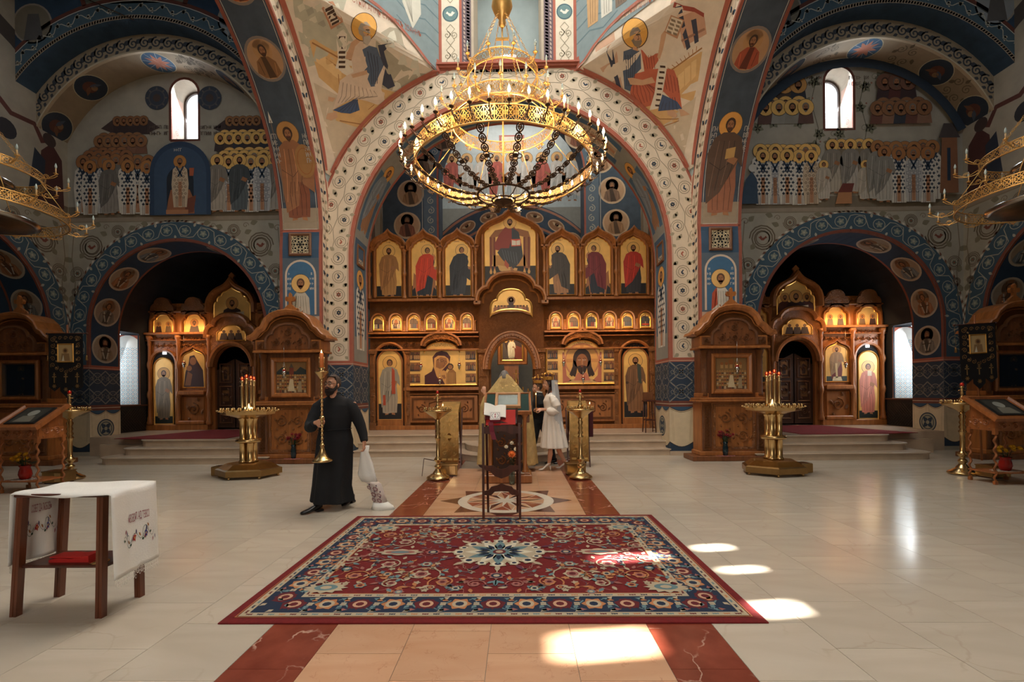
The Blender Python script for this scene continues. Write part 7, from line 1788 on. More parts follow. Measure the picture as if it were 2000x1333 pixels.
# ---- the main lectern with its icon
LC=empty('lectern',(-.19,7.9,0),label='carved wooden lectern with green cloth top behind the folding stand',cat='lectern')
m=MB();m.box(-.40,.40,-.28,.28,0,.14,b=.015);m.box(-.37,.37,-.26,.26,.14,.17,b=.01);m.build('base',wood,LC)
for e in(-1,1):
 for y in(-.2,.2):m=MB();m.lathe(turned(.038,.17,1.16,1),12,(e*.29,y,0));m.build('column',wood,LC)
m=MB();m.box(-.25,.25,-.12,.2,.17,1.14);m.build('body',M('openwork_back',(60,34,22),.6),LC)
m=MB();fo=lambda u,v,d=0:Vector((u,-.125-d,v))
for r in range(3):scroll_relief(m,fo,-.22,.22,.22+.3*r,.5+.3*r,0,n=2,w=.03,h=.02)
for e in(-1,1):m.box(e*.34-.0-.03,e*.34+.03,-.15,.15,1.0,1.16,b=.01)
m.build('openwork',M('openwork_wood',(120,74,40),.4),LC,kind='stuff')
sl=lambda u,v,d=0:Vector((u,-.27+v*.86-d*.5,1.18+v*.5+d*.86))     # sloping top
m=MB();m.prism([(-.39,0),(.39,0),(.39,.62),(-.39,.62)],sl,-.04,0);m.mould([(-.39,0),(.39,0),(.39,.62),(-.39,.62)],[(-.025,0),(-.02,.02),(.01,.02),(.015,-.04)],sl,closed=True);m.box(-.36,.36,-.2,.24,1.14,1.22,b=.01);m.build('sloping_top',wood,LC)
m=MB();m.prism([(-.36,.03),(.36,.03),(.36,.59),(-.36,.59)],sl,.001,.006);m.build('green_cover',M('green_velvet',(14,52,46),.85),LC)
IC=empty('framed_icon',(-.19,7.9,0),label='glazed icon in a pale wooden frame on the green lectern top',cat='icon')
m=MB();m.prism([(-.19,.14),(.20,.14),(.20,.56),(-.19,.56)],sl,.008,.02);m.build('board',M('pale_icon',(150,160,150),.12,var=.2,scale=12),IC);m=MB();m.mould([(-.19,.14),(.20,.14),(.20,.56),(-.19,.56)],[(-.03,.02),(-.02,.05),(.02,.05),(.03,.006)],sl,closed=True);m.build('frame',M('pale_frame',(186,140,96),.4),IC)
m=MB();m.prism([(-.165,.165),(.175,.165),(.175,.535),(-.165,.535)],sl,.03,.032);m.build('glass',M('icon_glass',(220,230,230),.02,trans=.9,alpha=.4),IC)
def bouquet(nm,x,y,z,label,blooms,vase_mat,vh=.2,vr=.05,leaves=14,spread=.12,bloom_h=.2,cat='flowers',pot=False):
 B=empty(nm,(x,y,z),label=label,cat=cat);m=MB();r=vr
 m.lathe([(r*.6,0),(r*.75,.01),(r,vh*.35),(r*.9,vh*.6),(r*.72,vh*.85),(r*.95,vh),(r*.85,vh),(r*.62,vh*.85),(r*.78,vh*.6),(r*.86,vh*.35),(r*.6,.02),(0,.02)],16);m.build('pot' if pot else 'vase',vase_mat,B)
 R_=random.Random(hash(nm)%97 if 0 else len(label));m=MB();lf=MB()
 heads={}
 for k,(dx,dy,h,rad,mt)in enumerate(blooms):
  m.tube([(0,0,vh*.4),(dx*.5,dy*.5,(vh+h)*.6),(dx,dy,h)],.0035,5)
  key=(mt,rad)
  q=MB();pn=14
  for ly in range(3):
   for i in range(pn):
    a=2*pi*(i+ly*.5)/pn;L=rad*(1-.25*ly);up=(.15+.45*ly)
    q.add([(dx,dy-.0,h),(dx+L*.6*cos(a-.2),dy+L*.6*sin(a-.2),h+L*.5*up+L*.0),(dx+L*cos(a),dy+L*sin(a),h+L*up),(dx+L*.6*cos(a+.2),dy+L*.6*sin(a+.2),h+L*.5*up)],[(0,1,2,3)])
  q.ball((dx,dy,h+rad*.25),rad*.4,8,5);
  q2=q;
  # tilt towards the viewer
  tl=Matrix.Translation((dx,dy,h))@Matrix.Rotation(radians(55),4,'X')@Matrix.Translation((-dx,-dy,-h));q.v=[tuple(tl@Vector(v))for v in q.v]
  q.build('bloom',mt,B,fix=False)
 m.build('stems',green_leaf,B,kind='stuff')
 for k in range(leaves):
  a=R_.uniform(0,6.28);rr_=R_.uniform(.2,1)*spread;z0=vh+R_.uniform(0,bloom_h*.7);L=R_.uniform(.05,.09);u=Vector((cos(a),sin(a),R_.uniform(-.2,.5))).normalized();s_=u.cross(Vector((0,0,1))).normalized()*L*.3;c=Vector((rr_*cos(a)*.6,rr_*sin(a)*.6,z0))
  lf.add([c,c+u*L*.5+s_,c+u*L,c+u*L*.5-s_],[(0,1,2,3)])
 lf.build('leaves',green_leaf,B,kind='stuff',fix=False);return B
orange=M('gerbera_orange',(236,120,44),.6,var=.2);ivory=M('ivory_petals',(222,206,178),.7);rose=M('rose_red',(120,8,18),.6,var=.3);yel=M('chrysanthemum_yellow',(226,174,30),.6)
clear=M('clear_vase',(210,226,220),.03,trans=.95,ior=1.3);navyg=M('blue_glass_vase',(30,52,60),.08,trans=.4)
bouquet('gerbera_vase',-.12,7.52,.0,'glass vase with an orange gerbera and ivory blooms at the lectern',[(0,-.03,.50,.075,orange),(.07,0,.58,.045,ivory),(-.09,0,.62,.04,ivory),(.0,.02,.68,.04,ivory),(.11,.02,.66,.03,ivory)],clear,.30,.055,8,.1,.3)
dl=MB()
pz=Paint(lambda u,v,d=0:Vector((u,v,d)),.0003,.001)
def doily(x,y,z,r,label,col=None):
 D=empty('lace_doily',(x,y,z),label=label,cat='doily');p=Paint(lambda u,v,d=0:Vector((u,v*.7,.002)),0,0)
 for k in range(10):a=2*pi*k/10;p.ring(r*.78*cos(a),r*.78*sin(a),r*.24,r*.06,None,9);p.ring(r*.45*cos(a+.3),r*.45*sin(a+.3),r*.16,r*.05,None,8)
 p.ring(0,0,r*.3,r*.08,None,12);p.ring(0,0,r*.6,r*.05,None,18);o=p.build('lace',D,lace if not col else col);o.modifiers.new('s','SOLIDIFY').thickness=.002;return D
doily(.02,7.66,.17,.12,'white lace doily on the lectern base beside the glass vase')
red_lace=M('red_white_lace',(206,130,126),.9)
R_=random.Random(4)
for s,X in((-1,XC-4.72),(1,XC+4.62)):
 bouquet('rose_vase',X,9.96,.113,'dark vase of red roses on the %s pier kiosk'%('left' if s<0 else 'right'),[(R_.uniform(-.15,.15),R_.uniform(-.05,.06),.46+R_.uniform(-.06,.08),.042,rose)for _ in range(15)],navyg,.30,.06,26,.16,.2)
 doily(X,9.96,.112,.2,'red and white lace mat under the %s rose vase'%('left' if s<0 else 'right'),red_lace)
# ---- slim brass candle stands
def slim_stand(x,y,label,k=1.0,tray=.24,group=None):
 S=empty('candle_stand',(x,y,0),label=label,cat='candle stand',group=group);m=MB()
 m.lathe([(.20,.015),(.205,.03),(.19,.05),(.15,.07),(.13,.09),(.10,.10),(.085,.13),(.06,.16),(.045,.19),(.06,.21),(.065,.23),(.045,.26)],28);m.build('base',brass,S)
 for i in range(3):a=2*pi*i/3-pi/2;q=MB();q.ball((.15*cos(a),.15*sin(a),.012),.014,8,5);q.build('foot',brass,S)
 m=MB();m.lathe([(.045,.26),(.03,.28),(.05,.31),(.075,.34),(.05,.38),(.035,.40),(.034,.66),(.04,.70),(.055,.73),(.03,.76),(.05,.80),(.03,.84),(.045,.88),(.03,.92),(.05,.98),(.03,1.02),(.045,1.06)],14);m.build('shaft',brass,S)
 m=MB();m.lathe([(.045,1.05),(.07,1.08),(.14,1.12),(tray*.85,1.17),(tray,1.19),(tray,1.215),(tray*.96,1.215),(tray*.8,1.20),(.04,1.20)],30);m.build('tray',brass,S)
 sk=MB();n=16
 for r_,n in((tray*.95,18),(tray*.62,11)):
  for i in range(n):a=2*pi*i/n;sk.lathe([(.009,1.21),(.014,1.225),(.008,1.24),(.011,1.26),(.006,1.26)],6,(r_*cos(a),r_*sin(a),0));sk.tube([(r_*cos(a),r_*sin(a),1.22),((r_+.03)*cos(a),(r_+.03)*sin(a),1.20)],.004,4)
 sk.build('candle_sockets',brass,S,kind='stuff')
 m=MB();m.lathe([(.03,1.20),(.045,1.23),(.055,1.26),(.03,1.30),(.02,1.34),(.03,1.37),(.018,1.40),(.022,1.44),(.012,1.46),(.035,1.47),(.03,1.49),(.012,1.49)],14);m.tube([(-.05,0,1.42),(.05,0,1.42)],.007,6)
 for e in(-1,1):m.ball((e*.052,0,1.42),.011,6,4)
 m.build('finial',brass,S);m=MB();m.lathe([(.0,1.485),(.022,1.49),(.028,1.52),(.02,1.55),(.014,1.55),(.02,1.52),(.014,1.495)],10);m.build('lamp_glass',red_glass,S);flame(S,0,0,1.52,.8)
 S.scale=(k,k,k);return S
slim_stand(-1.42,8.05,'slim brass candle stand on the marble left of the lectern')
slim_stand(1.07,8.05,'slim brass candle stand behind the bride, right of the lectern')
slim_stand(-8.15,8.25,'tall brass candle stand beside the left twisted-leg lectern',1.04,.28)
slim_stand(7.78,8.2,'tall brass candle stand beside the right twisted-leg lectern',1.04,.28)
candle(-1.42+.10,8.0,1.225,.05,.006,label='short lit candle stub on the left slim stand');candle(1.07+.16,8.0,1.225,.06,.006,label='short lit candle on the right slim stand')
for x,y,lb in((-1.30,8.42,'brass box behind the left slim candle stand'),(1.02,8.45,'brass box behind the right slim candle stand'),(-8.05,7.95,'brass box on the floor by the left outer stand'),(8.0,7.9,'brass box on the floor by the right outer stand')):
 b=empty('candle_box',(x,y,0),.1,label=lb,cat='box');m=MB();m.box(-.17,.17,-.13,.13,.02,.20,b=.006);m.build('body',brass_d,b);m=MB();m.box(-.18,.18,-.14,.14,.20,.215,b=.004);m.build('lid',brass_d,b);m=MB();m.box(.03,.13,-.136,-.13,.04,.19,b=.002);m.build('front_plate',brass,b);m=MB();m.box(-.15,.15,-.11,.11,0,.02);m.build('foot_frame',dark_wood,b)
st_=empty('candle_snuffer',(-1.53,8.25,.0),label='thin dark stick leaning against the left brass box',cat='stick');m=MB();m.tube([(-.20,.1,.32),(.18,.13,.24)],.008,6);m.build('rod',dark_wood,st_);m=MB();m.tube([(-.20,.1,.32),(-.24,.1,.0)],.006,6);m.build('prop',dark_wood,st_)
# ---- gold brocade draped folding stands
def draped(x,y,s,label):
 S=empty('draped_stand',(x,y,0),label=label,cat='stand')
 for e in(-1,1):
  for a,b in(((e*.2*0-s*-.0+.22*e,-.2,0),(.22*e,.16,1.18)),((.19*e,.22,0),(.19*e,-.14,1.12))):
   m=MB();w=.013;m.loft([[Vector((q[0]-w,q[1]-w,q[2])),Vector((q[0]+w,q[1]-w,q[2])),Vector((q[0]+w,q[1]+w,q[2])),Vector((q[0]-w,q[1]+w,q[2]))]for q in(a,b)],smooth=False);m.build('leg',dark_wood,S)
 m=MB();m.tube([(-.2,.2,.12),(.2,.2,.12)],.012,6);m.tube([(-.22,-.18,.12),(.22,-.18,.12)],.012,6);m.build('stretcher',dark_wood,S)
 m=MB();path=[(-.24,.12),(-.225,.6),(-.2,1.16),(-.05,1.24),(.16,1.33),(.2,1.26),(.22,.7)];R1=[]
 for y_,z_ in path:R1.append([Vector((-.19+.38*k/12,y_-.008*sin(k*1.7)*(1 if z_<1 else 0),z_))for k in range(13)])
 m.add([p_ for r in R1 for p_ in r],[(i*13+k,(i+1)*13+k,(i+1)*13+k+1,i*13+k+1)for i in range(len(R1)-1)for k in range(12)],smooth=True)
 o=m.build('brocade_cloth',brocade,S);o.modifiers.new('s','SOLIDIFY').thickness=.006
 p=Paint(lambda u,v,d=0:Vector((u,-.236-d+(v-.12)*.03,v)),.0005,.008);p.rect(-.17,.16,.17,.20,(206,166,96));p.rect(-.17,1.08,.17,1.1,(206,166,96));p.leaf(0,.55,pi/2,.16,.1,(150,100,44));p.leaf(0,.71,-pi/2,.16,.1,(150,100,44));p.leaf(-.1,.63,0,.2,.07,(216,176,104),1)
 for k in range(5):p.spiral(-.09,.3+.18*k,.05,1.2,.008,(220,184,116));p.spiral(.09,.3+.18*k,.05,1.2,.008,(220,184,116),0,-1)
 p.build('woven_motif',S,M_paint('gold_thread',.4,.1,.6),kind='stuff')
 m=MB();m.box(-s*.02+s*.24-.02,-s*.02+s*.24+.1,-.1,.05,.62,1.14)if 0 else m.loft([[Vector((s*.215,-.15,z_)),Vector((s*.30,-.12,z_)),Vector((s*.31,.12,z_)),Vector((s*.215,.16,z_))]for z_ in(.60,.8,1.16)],smooth=False);m.build('side_cloth',wine,S);return S
draped(-1.42+.02,9.45,-1,'book stand draped in gold brocade left of the couple');draped(1.20,9.45,1,'book stand draped in gold brocade right of the bride')
# ---- large many-sided candle stands
def big_stand(x,y,label,s):
 S=empty('offering_candle_stand',(x,y,0),label=label,cat='candle stand');n=6;hexa=lambda r,z:[Vector((r*cos(2*pi*i/n+.26),r*sin(2*pi*i/n+.26)*.8,z))for i in range(n)]
 m=MB();m.loft([hexa(.58,.05),hexa(.58,.15),hexa(.54,.17)],smooth=False);m.build('base',brass_d,S);m=MB();m.loft([hexa(.53,.17),hexa(.40,.25),hexa(.36,.26)],smooth=False);m.build('sloping_frieze',carved('brass_frieze',(180,134,74),.3,30,.012,1),S)
 for i in range(n):q=MB();v=hexa(.5,0)[i];q.ball((v.x,v.y,.025),.026,8,5);q.build('foot',brass,S)
 for i in range(4):
  a=pi/4+i*pi/2;q=MB();q.lathe([(.07,.26),(.075,.29),(.055,.31),(.055,.62),(.075,.64),(.082,.67),(.075,.70),(.052,.72),(.052,1.02),(.07,1.06),(.08,1.08)],14,(.095*cos(a),.095*sin(a),0));q.build('column',brass,S)
 m=MB();m.lathe([(.2,.63),(.215,.65),(.215,.68),(.2,.70)],20);m.build('collar',brass,S)
 o8=lambda r,z:[Vector((r*cos(2*pi*i/8+.39),r*sin(2*pi*i/8+.39)*.9,z))for i in range(8)]
 m=MB();m.loft([o8(.17,1.08),o8(.3,1.12),o8(.45,1.15),o8(.47,1.23),o8(.45,1.23),o8(.44,1.19)],smooth=False);m.build('tray',brass,S)
 sk=MB();R_=random.Random(5)
 for r_,n_ in((.46,26),(.36,20),(.26,12)):
  for i in range(n_):a=2*pi*i/n_;sk.lathe([(.009,1.19),(.014,1.22),(.008,1.24),(.013,1.265),(.006,1.265)],6,(r_*cos(a),r_*.9*sin(a),0))
  if n_==26:
   for i in range(n_):a=2*pi*i/n_;sk.tube([(r_*cos(a),.9*r_*sin(a),1.2),((r_+.05)*cos(a),.9*(r_+.05)*sin(a),1.21)],.005,4);sk.ball(((r_+.055)*cos(a),.9*(r_+.055)*sin(a),1.22),.013,6,4)
 sk.build('candle_sockets',brass,S,kind='stuff')
 m=MB();m.lathe([(.14,1.20),(.13,1.24),(.08,1.28),(.05,1.34),(.03,1.36)],16);m.build('hub',brass,S)
 for i,(dx,dy,h)in enumerate(((-.11,0,1.80),(0,-.05,1.84),(.11,0,1.80),(0,.09,1.82))):
  q=MB();q.lathe([(.035,1.24),(.028,1.27),(.028,h-.14),(.034,h-.12),(.02,h-.10),(.036,h-.05),(.034,h-.03),(.015,h-.02)],12,(dx,dy,0));q.build('tube',brass,S);q=MB();q.lathe([(.016,h-.03),(.028,h-.01),(.03,h+.02),(.02,h+.04),(.012,h+.04)],10,(dx,dy,0));q.build('lamp_glass',red_glass,S);flame(S,dx,dy,h+.0,.9)
 m=MB();m.box(-.1,.1,-.12,.12,.02,.19,b=.01);m.build('drawer_box',brass_d,S,xf=Matrix.Translation((s*.56,.05,0)))
 return S
big_stand(-5.0,8.45,'large brass candle stand with clustered columns before the left kiosk',-1);big_stand(4.60,8.4,'large brass candle stand with clustered columns before the right kiosk',1)
for k,(dx,dy)in enumerate(((.06,-.2),(.12,-.12),(.2,-.22))):candle(-5.0+dx,8.45+dy,1.2,.04,.012,label=None)
for o,lb in zip([o for o in bpy.data.objects if o.name.startswith('candle')and o.type=='EMPTY' and o.name.split('.')[0]=='candle'][-3:],range(3)):tag(o,('nearest','farthest','rightmost')[lb]+' of three short lit candles on the large left brass stand','candle','lit candles on the left stand')
# ---- twisted-leg lecterns left and right
def side_lectern(x,y,s):
 S=empty('twisted_leg_lectern',(x,y,0),label='honey wood lectern with spiral-turned legs at the %s edge'%('left' if s<0 else 'right'),cat='lectern');xs=(-.30,.27)if 1 else 0
 for a in(-.29,.29):
  for b in(-.2,.2):
   m=MB();R_=[]
   for k in range(60):
    z=.05+.75*k/59;t=k*.55;R_.append([Vector((a+.012*cos(t)+.017*cos(q),b+.012*sin(t)+.017*sin(q),z))for q in[2*pi*j/6 for j in range(6)]])
   m.loft(R_);m.box(a-.022,a+.022,b-.022,b+.022,0,.06,b=.006);m.box(a-.026,a+.026,b-.026,b+.026,.78,.88,b=.004);m.build('leg',honey,S)
 m=MB();m.box(-.31,.31,-.22,.22,.17,.19,b=.004);m.build('lower_shelf',honey,S)
 for a,b,c,d in((-.3,.3,-.215,-.185),(-.3,.3,.185,.215),(-.305,-.275,-.2,.2),(.275,.305,-.2,.2)):m=MB();m.box(a,b,c,d,.84,1.02,b=.004);m.build('apron',honey,S)
 m=MB();scroll_relief(m,lambda u,v,d=0:Vector((u,-.215-d,v)),-.26,.26,.86,1.0,0,n=3,w=.02,h=.012);scroll_relief(m,lambda u,v,d=0:Vector((-s*.305-s*d,u,v)),-.17,.17,.86,1.08,0,n=2,w=.02,h=.012);m.build('carving',honey,S,kind='stuff')
 m=MB()
 for e in(-1,1):m.add([(e*.29,-.2,1.0),(e*.29,.2,1.0),(e*.29,.2,1.27),(e*.26,-.2,1.0),(e*.26,.2,1.0),(e*.26,.2,1.27)],[(0,1,2),(5,4,3),(0,2,5,3),(1,0,3,4),(2,1,4,5)]);m.cut()
 m.build_each('cheek',honey,S)
 sl_=lambda u,v,d=0:Vector((u,-.27+v*.84-d*.54,1.0+v*.54+d*.84));m=MB();m.prism([(-.36,0),(.36,0),(.36,.62),(-.36,.62)],sl_,.0,.03);m.build('sloping_top',honey,S);m=MB();m.mould([(-.34,.02),(.34,.02),(.34,.60),(-.34,.60)],[(-.03,.03),(-.01,.06),(.03,.05),(.04,.0)],sl_,closed=True);m.build('top_moulding',honey,S)
 I=empty('lectern_icon',(x,y,0),label='dark icon lying on the %s twisted-leg lectern'%('left' if s<0 else 'right'),cat='icon');m=MB();m.prism([(-.24,.1),(.24,.1),(.24,.54),(-.24,.54)],sl_,.031,.045);m.build('board',M('dark_board',(34,34,34),.3),I);p=Paint(sl_,.0005,.047);p.rect(-.2,.13,.2,.51,(60,58,52));p.disc(0,.38,.08,(150,150,140),16,l=1);p.poly([(-.14,.14),(.14,.14),(.1,.3),(-.1,.3)],(120,116,104),2);p.build('painting',I,icon_paint);return S
side_lectern(-7.80,7.28,-1);side_lectern(7.72,7.5,1)
for s,X,Y_ in((-1,-7.86,7.22),(1,7.74,7.45)):
 R_=random.Random(8+s);bouquet('flower_pot',X,Y_,.195,'red pot of yellow chrysanthemums under the %s edge lectern'%('left' if s<0 else 'right'),[(R_.uniform(-.2,.2),R_.uniform(-.08,.08),.34+R_.uniform(-.03,.06),.045,yel)for _ in range(9)],M('red_pot',(150,20,14),.2),.22,.085,40,.2,.12,pot=True)
 doily(X,Y_,.192,.2,'white lace cloth under the %s pot of yellow flowers'%('left' if s<0 else 'right'))
# ---- processional banners
def banner(x,y,s,tilt):
 B=empty('processional_banner',(x,y,0),label='black velvet processional banner with small icon near the %s wall'%('left' if s<0 else 'right'),cat='banner');m=MB();m.tube([(.02,.05,0),(0,.03,3.05)],.018,8);m.build('pole',honey,B);m=MB();m.tube([(-.42,.02,2.86),(.42,.02,2.86)],.012,8);
 for e in(-1,1):m.ball((e*.43,.02,2.86),.025,8,5)
 m.build('crossbar',dark_wood,B)
 m=MB();pl=[(-.37,2.85),(-.37,1.72),(-.25,1.62),(-.13,1.72),(-.13,1.78),(-.12,1.62),(0,1.5),(.12,1.62),(.13,1.78),(.13,1.72),(.25,1.62),(.37,1.72),(.37,2.85)];m.prism(pl,fl,0,.012);m.build('velvet',black_velvet,B)
 gt=M_paint('banner_gold_thread',.5,.15,.3);p=Paint(fl,.0008,.014);g=(150,112,66)
 for e in(-1,1):
  for k in range(5):p.spiral(e*.28,2.74-.14*k,.055,1.4,.014,g,k,e);p.leaf(e*.22,2.70-.14*k,e*.6,.06,.04,(176,140,90),1)
 for k in range(5):p.spiral(-.24+.12*k,2.76,.045,1.3,.012,g);p.spiral(-.2+.1*k,2.12-.04*(2-abs(k-2)),.05,1.3,.013,g,1,-1)
 for c in(-.25,0,.25):p.rect(c-.012,1.8,c+.012,2.02,(176,140,90));p.rect(c-.045,1.92,c+.045,1.945,(176,140,90));p.rect(c-.03,1.97,c+.03,1.985,(176,140,90));p.flower(c,1.73 if c else 1.66,.05,g,(180,150,100),6)
 p.rect(-.16,2.24,.16,2.64,(120,84,48),1);p.build('embroidery',B,gt)
 m=MB();m.mould([(-.165,2.25),(.165,2.25),(.165,2.63),(-.165,2.63)],[(-.015,.015),(0,.03),(.015,.015)],fl,closed=True);m.build('icon_rim',gold_rim,B)
 p=Paint(fl,.0008,.018);p.rect(-.15,2.26,.15,2.62,(206,176,126));p.poly([(-.1,2.27),(.1,2.27),(.08,2.43),(-.08,2.43)],(160,126,86),1);p.disc(0,2.49,.06,(170,130,84),14,l=1);p.disc(0,2.49,.035,(96,66,46),10,l=2);p.poly([(-.08,2.27),(-.02,2.27),(-.04,2.4)],(232,224,200),3);p.build('icon',B,icon_paint)
 m=MB()
 for e in(-1,1):m.tube([(e*.43,.02,2.86),(e*.425,.02,2.4)],.004,4);m.lathe([(.0,2.4),(.018,2.38),(.024,2.28),(.0,2.28)],8,(e*.425,.02,0));m.cut()
 m.build_each('tassel',brass_d,B)
 B.rotation_euler=(0,radians(tilt),0);return B
banner(-9.70,9.75,-1,0);banner(9.68,9.75,1,-2.5)
# ---- hanging oil lamps
def oil_lamp(x,y,z,top,label,lit=True):
 S=empty('hanging_oil_lamp',(x,y,z),label=label,cat='oil lamp');m=MB();m.lathe([(0,-.13),(.012,-.125),(.006,-.11),(.02,-.09),(.035,-.06),(.02,-.04),(.045,-.02),(.05,.01),(.042,.03)],12);m.build('bowl',silver,S)
 m=MB()
 for i in range(3):a=2*pi*i/3;m.tube([(.043*cos(a),.043*sin(a),.02),(0,0,.22)],.0022,4)
 m.tube([(0,0,.22),(0,0,top-z)],.0025,4);m.build('chains',silver,S);m=MB();m.lathe([(.03,.02),(.036,.05),(.03,.075),(.024,.075),(.03,.05)],10);m.build('glass',red_glass,S)
 if lit:flame(S,0,0,.055,.8)
 return S
for px,py,pt,lb in((822,716,690,'silver oil lamp left of the mother icon'),(897,714,690,'silver oil lamp right of the mother icon'),(1101,709,686,'silver oil lamp left of the large face icon'),(1173,708,686,'silver oil lamp right of the large face icon'),(859,744,700,'low hanging oil lamp below the mother icon'),(1139,741,700,'low hanging oil lamp below the face icon')):
 a=onY(px,py,12.85);b=onY(px,pt,12.85);oil_lamp(XC+a[0],12.85,a[1],b[1],lb)
oil_lamp(XC-4.85,9.84,1.98,2.55,'silver oil lamp hanging before the left pier kiosk icon');oil_lamp(XC+4.83,9.84,1.98,2.55,'silver oil lamp hanging before the right pier kiosk icon');oil_lamp(XC-9.78,13.6,2.45,3.4,'small oil lamp before the icon in the left chapel');oil_lamp(XC+9.75,13.6,2.25,3.4,'silver oil lamp before the icon in the right chapel')
# ---- chapels: red carpets, radiator grilles; stool by the right pier; altar candlestick
for s in(-1,1):
 C=empty('red_carpet_runner',(XC+s*8.0,12.6,PLAT),label='plain %s red carpet on the %s chapel platform'%(('dark','left')if s<0 else('bright','right')),cat='carpet');m=MB();pts=[(-1.6,-1.6),(-1.0,-1.72),(1.2,-1.72),(1.2,1.0),(-.9,1.0)];pts=[(a if s<0 else-a,b)for a,b in pts];m.prism(pts,lambda u,v,d:Vector((u,v,d)),.0,.012);m.build('pile',M('plain_red_carpet',(122,18,26),.95,bump=.4,bscale=200),C)
 C=empty('radiator_grille',(XC+s*10.985,13.0,PLAT),label='dark lattice radiator cover under the %s chapel window'%('left' if s<0 else 'right'),cat='radiator cover');m=MB();m.box(-.03,.03,-.55,.62,0,.74,b=.005);m.build('backing',M('iron_dark',(26,24,24),.6),C);m=MB();x=-s*.036
 for k in range(14):m.tube([(x,-.55+.09*k,.04),(x,min(.62,-.55+.09*k+.62),.04+min(.62,1.17-.09*k))],.006,4);m.tube([(x,.62-.09*k,.04),(x,max(-.55,.62-.09*k-.62),.04+min(.62,1.17-.09*k))],.006,4)
 m.build('lattice',M('iron',(70,64,58),.4,.6),C,kind='stuff');m=MB();m.box(-.05,.05,-.6,.68,.74,.78,b=.006);m.build('ledge',dark_wood,C)
S=empty('wooden_stool',(XC+3.50,11.75,PLAT),label='tall dark wooden stool beside the right deacon door',cat='stool')
for a in(-1,1):
 for b in(-1,1):m=MB();m.tube([(a*.13,b*.14,0),(a*.10,b*.10,.78)],.014,6);m.build('leg',dark_wood,S)
m=MB();m.box(-.14,.14,-.14,.14,.78,.82,b=.008);m.build('seat',dark_wood,S);m=MB();m.box(-.13,.13,.1,.13,.82,1.02,b=.006);m.build('backrest',wood2,S)
m=MB();m.box(-.12,.12,-.125,-.105,.3,.33);m.cut();m.box(-.12,.12,.105,.125,.3,.33);m.build_each('stretcher',dark_wood,S)
S=empty('altar_candlestick',(XC+.12,14.2,PLAT),label='tall gilded candlestick with branching lights behind the central opening',cat='candelabrum');m=MB();m.lathe([(.16,0),(.14,.04),(.04,.1),(.03,.7),(.06,.8),(.02,.9),(.03,1.3),(.05,1.4),(.015,1.5),(.02,1.72),(0,1.78)],12);m.tube([(-.1,0,1.62),(.1,0,1.62)],.012,6);m.build('stem',gold_rim,S)
for i in range(7):a=pi*i/6;q=MB();q.tube([(0,0,.8),(.2*cos(a),.05,.85),(.42*cos(a),.0,1.0+.14*sin(a))],.008,6);q.lathe([(.01,0),(.03,.02),(.02,.05),(.026,.09)],8,(.42*cos(a),0,1.0+.14*sin(a)));q.build('branch',gold_rim,S)
# ------------------------------------------------------------ chandeliers
bulb_on=M('lit_bulb',(255,214,150),.4,emit=26,var=0);bulb_off=M('unlit_bulb',(196,214,214),.15,var=0,coat=.5);tube_w=M('candle_sleeve',(226,190,140),.5);iron=M('bronze_dark',(74,54,38),.4,.7);cgold=M('chandelier_gold',(238,190,116),.42,.9)
def openwork(R,z0,h,nm,par,mat,n):
 """pierced band: hoops above and below, real tracery between"""
 m=MB();cp=[(R*cos(2*pi*i/64),R*sin(2*pi*i/64))for i in range(64)]
 m.tube([(a,b,z0)for a,b in cp],.012,6,True);m.cut();m.tube([(a,b,z0+h)for a,b in cp],.009,6,True);m.build_each('hoop',mat,par)
 p=Paint(lambda u,v,d=0:Vector(((R+.003-d)*cos(u/R),(R+.003-d)*sin(u/R),z0+v)),.001,0);L=2*pi*R/n
 for i in range(n):
  u=(i+.5)*L;c=h/2;r=min(L,h)*.36
  p.ring(u,c,r,.010,None,12);p.line([(u-L/2,0),(u+L/2,h)],.008,None);p.line([(u-L/2,h),(u+L/2,0)],.008,None);p.line([(u-L/2,0),(u-L/2,h)],.011,None)
  for q in(-1,1):p.ring(u,c+q*h*.40,h*.1,.007,None,8);p.ring(u+q*L*.38,c,h*.11,.007,None,8)
 return p.build(nm,par,mat,kind='stuff')
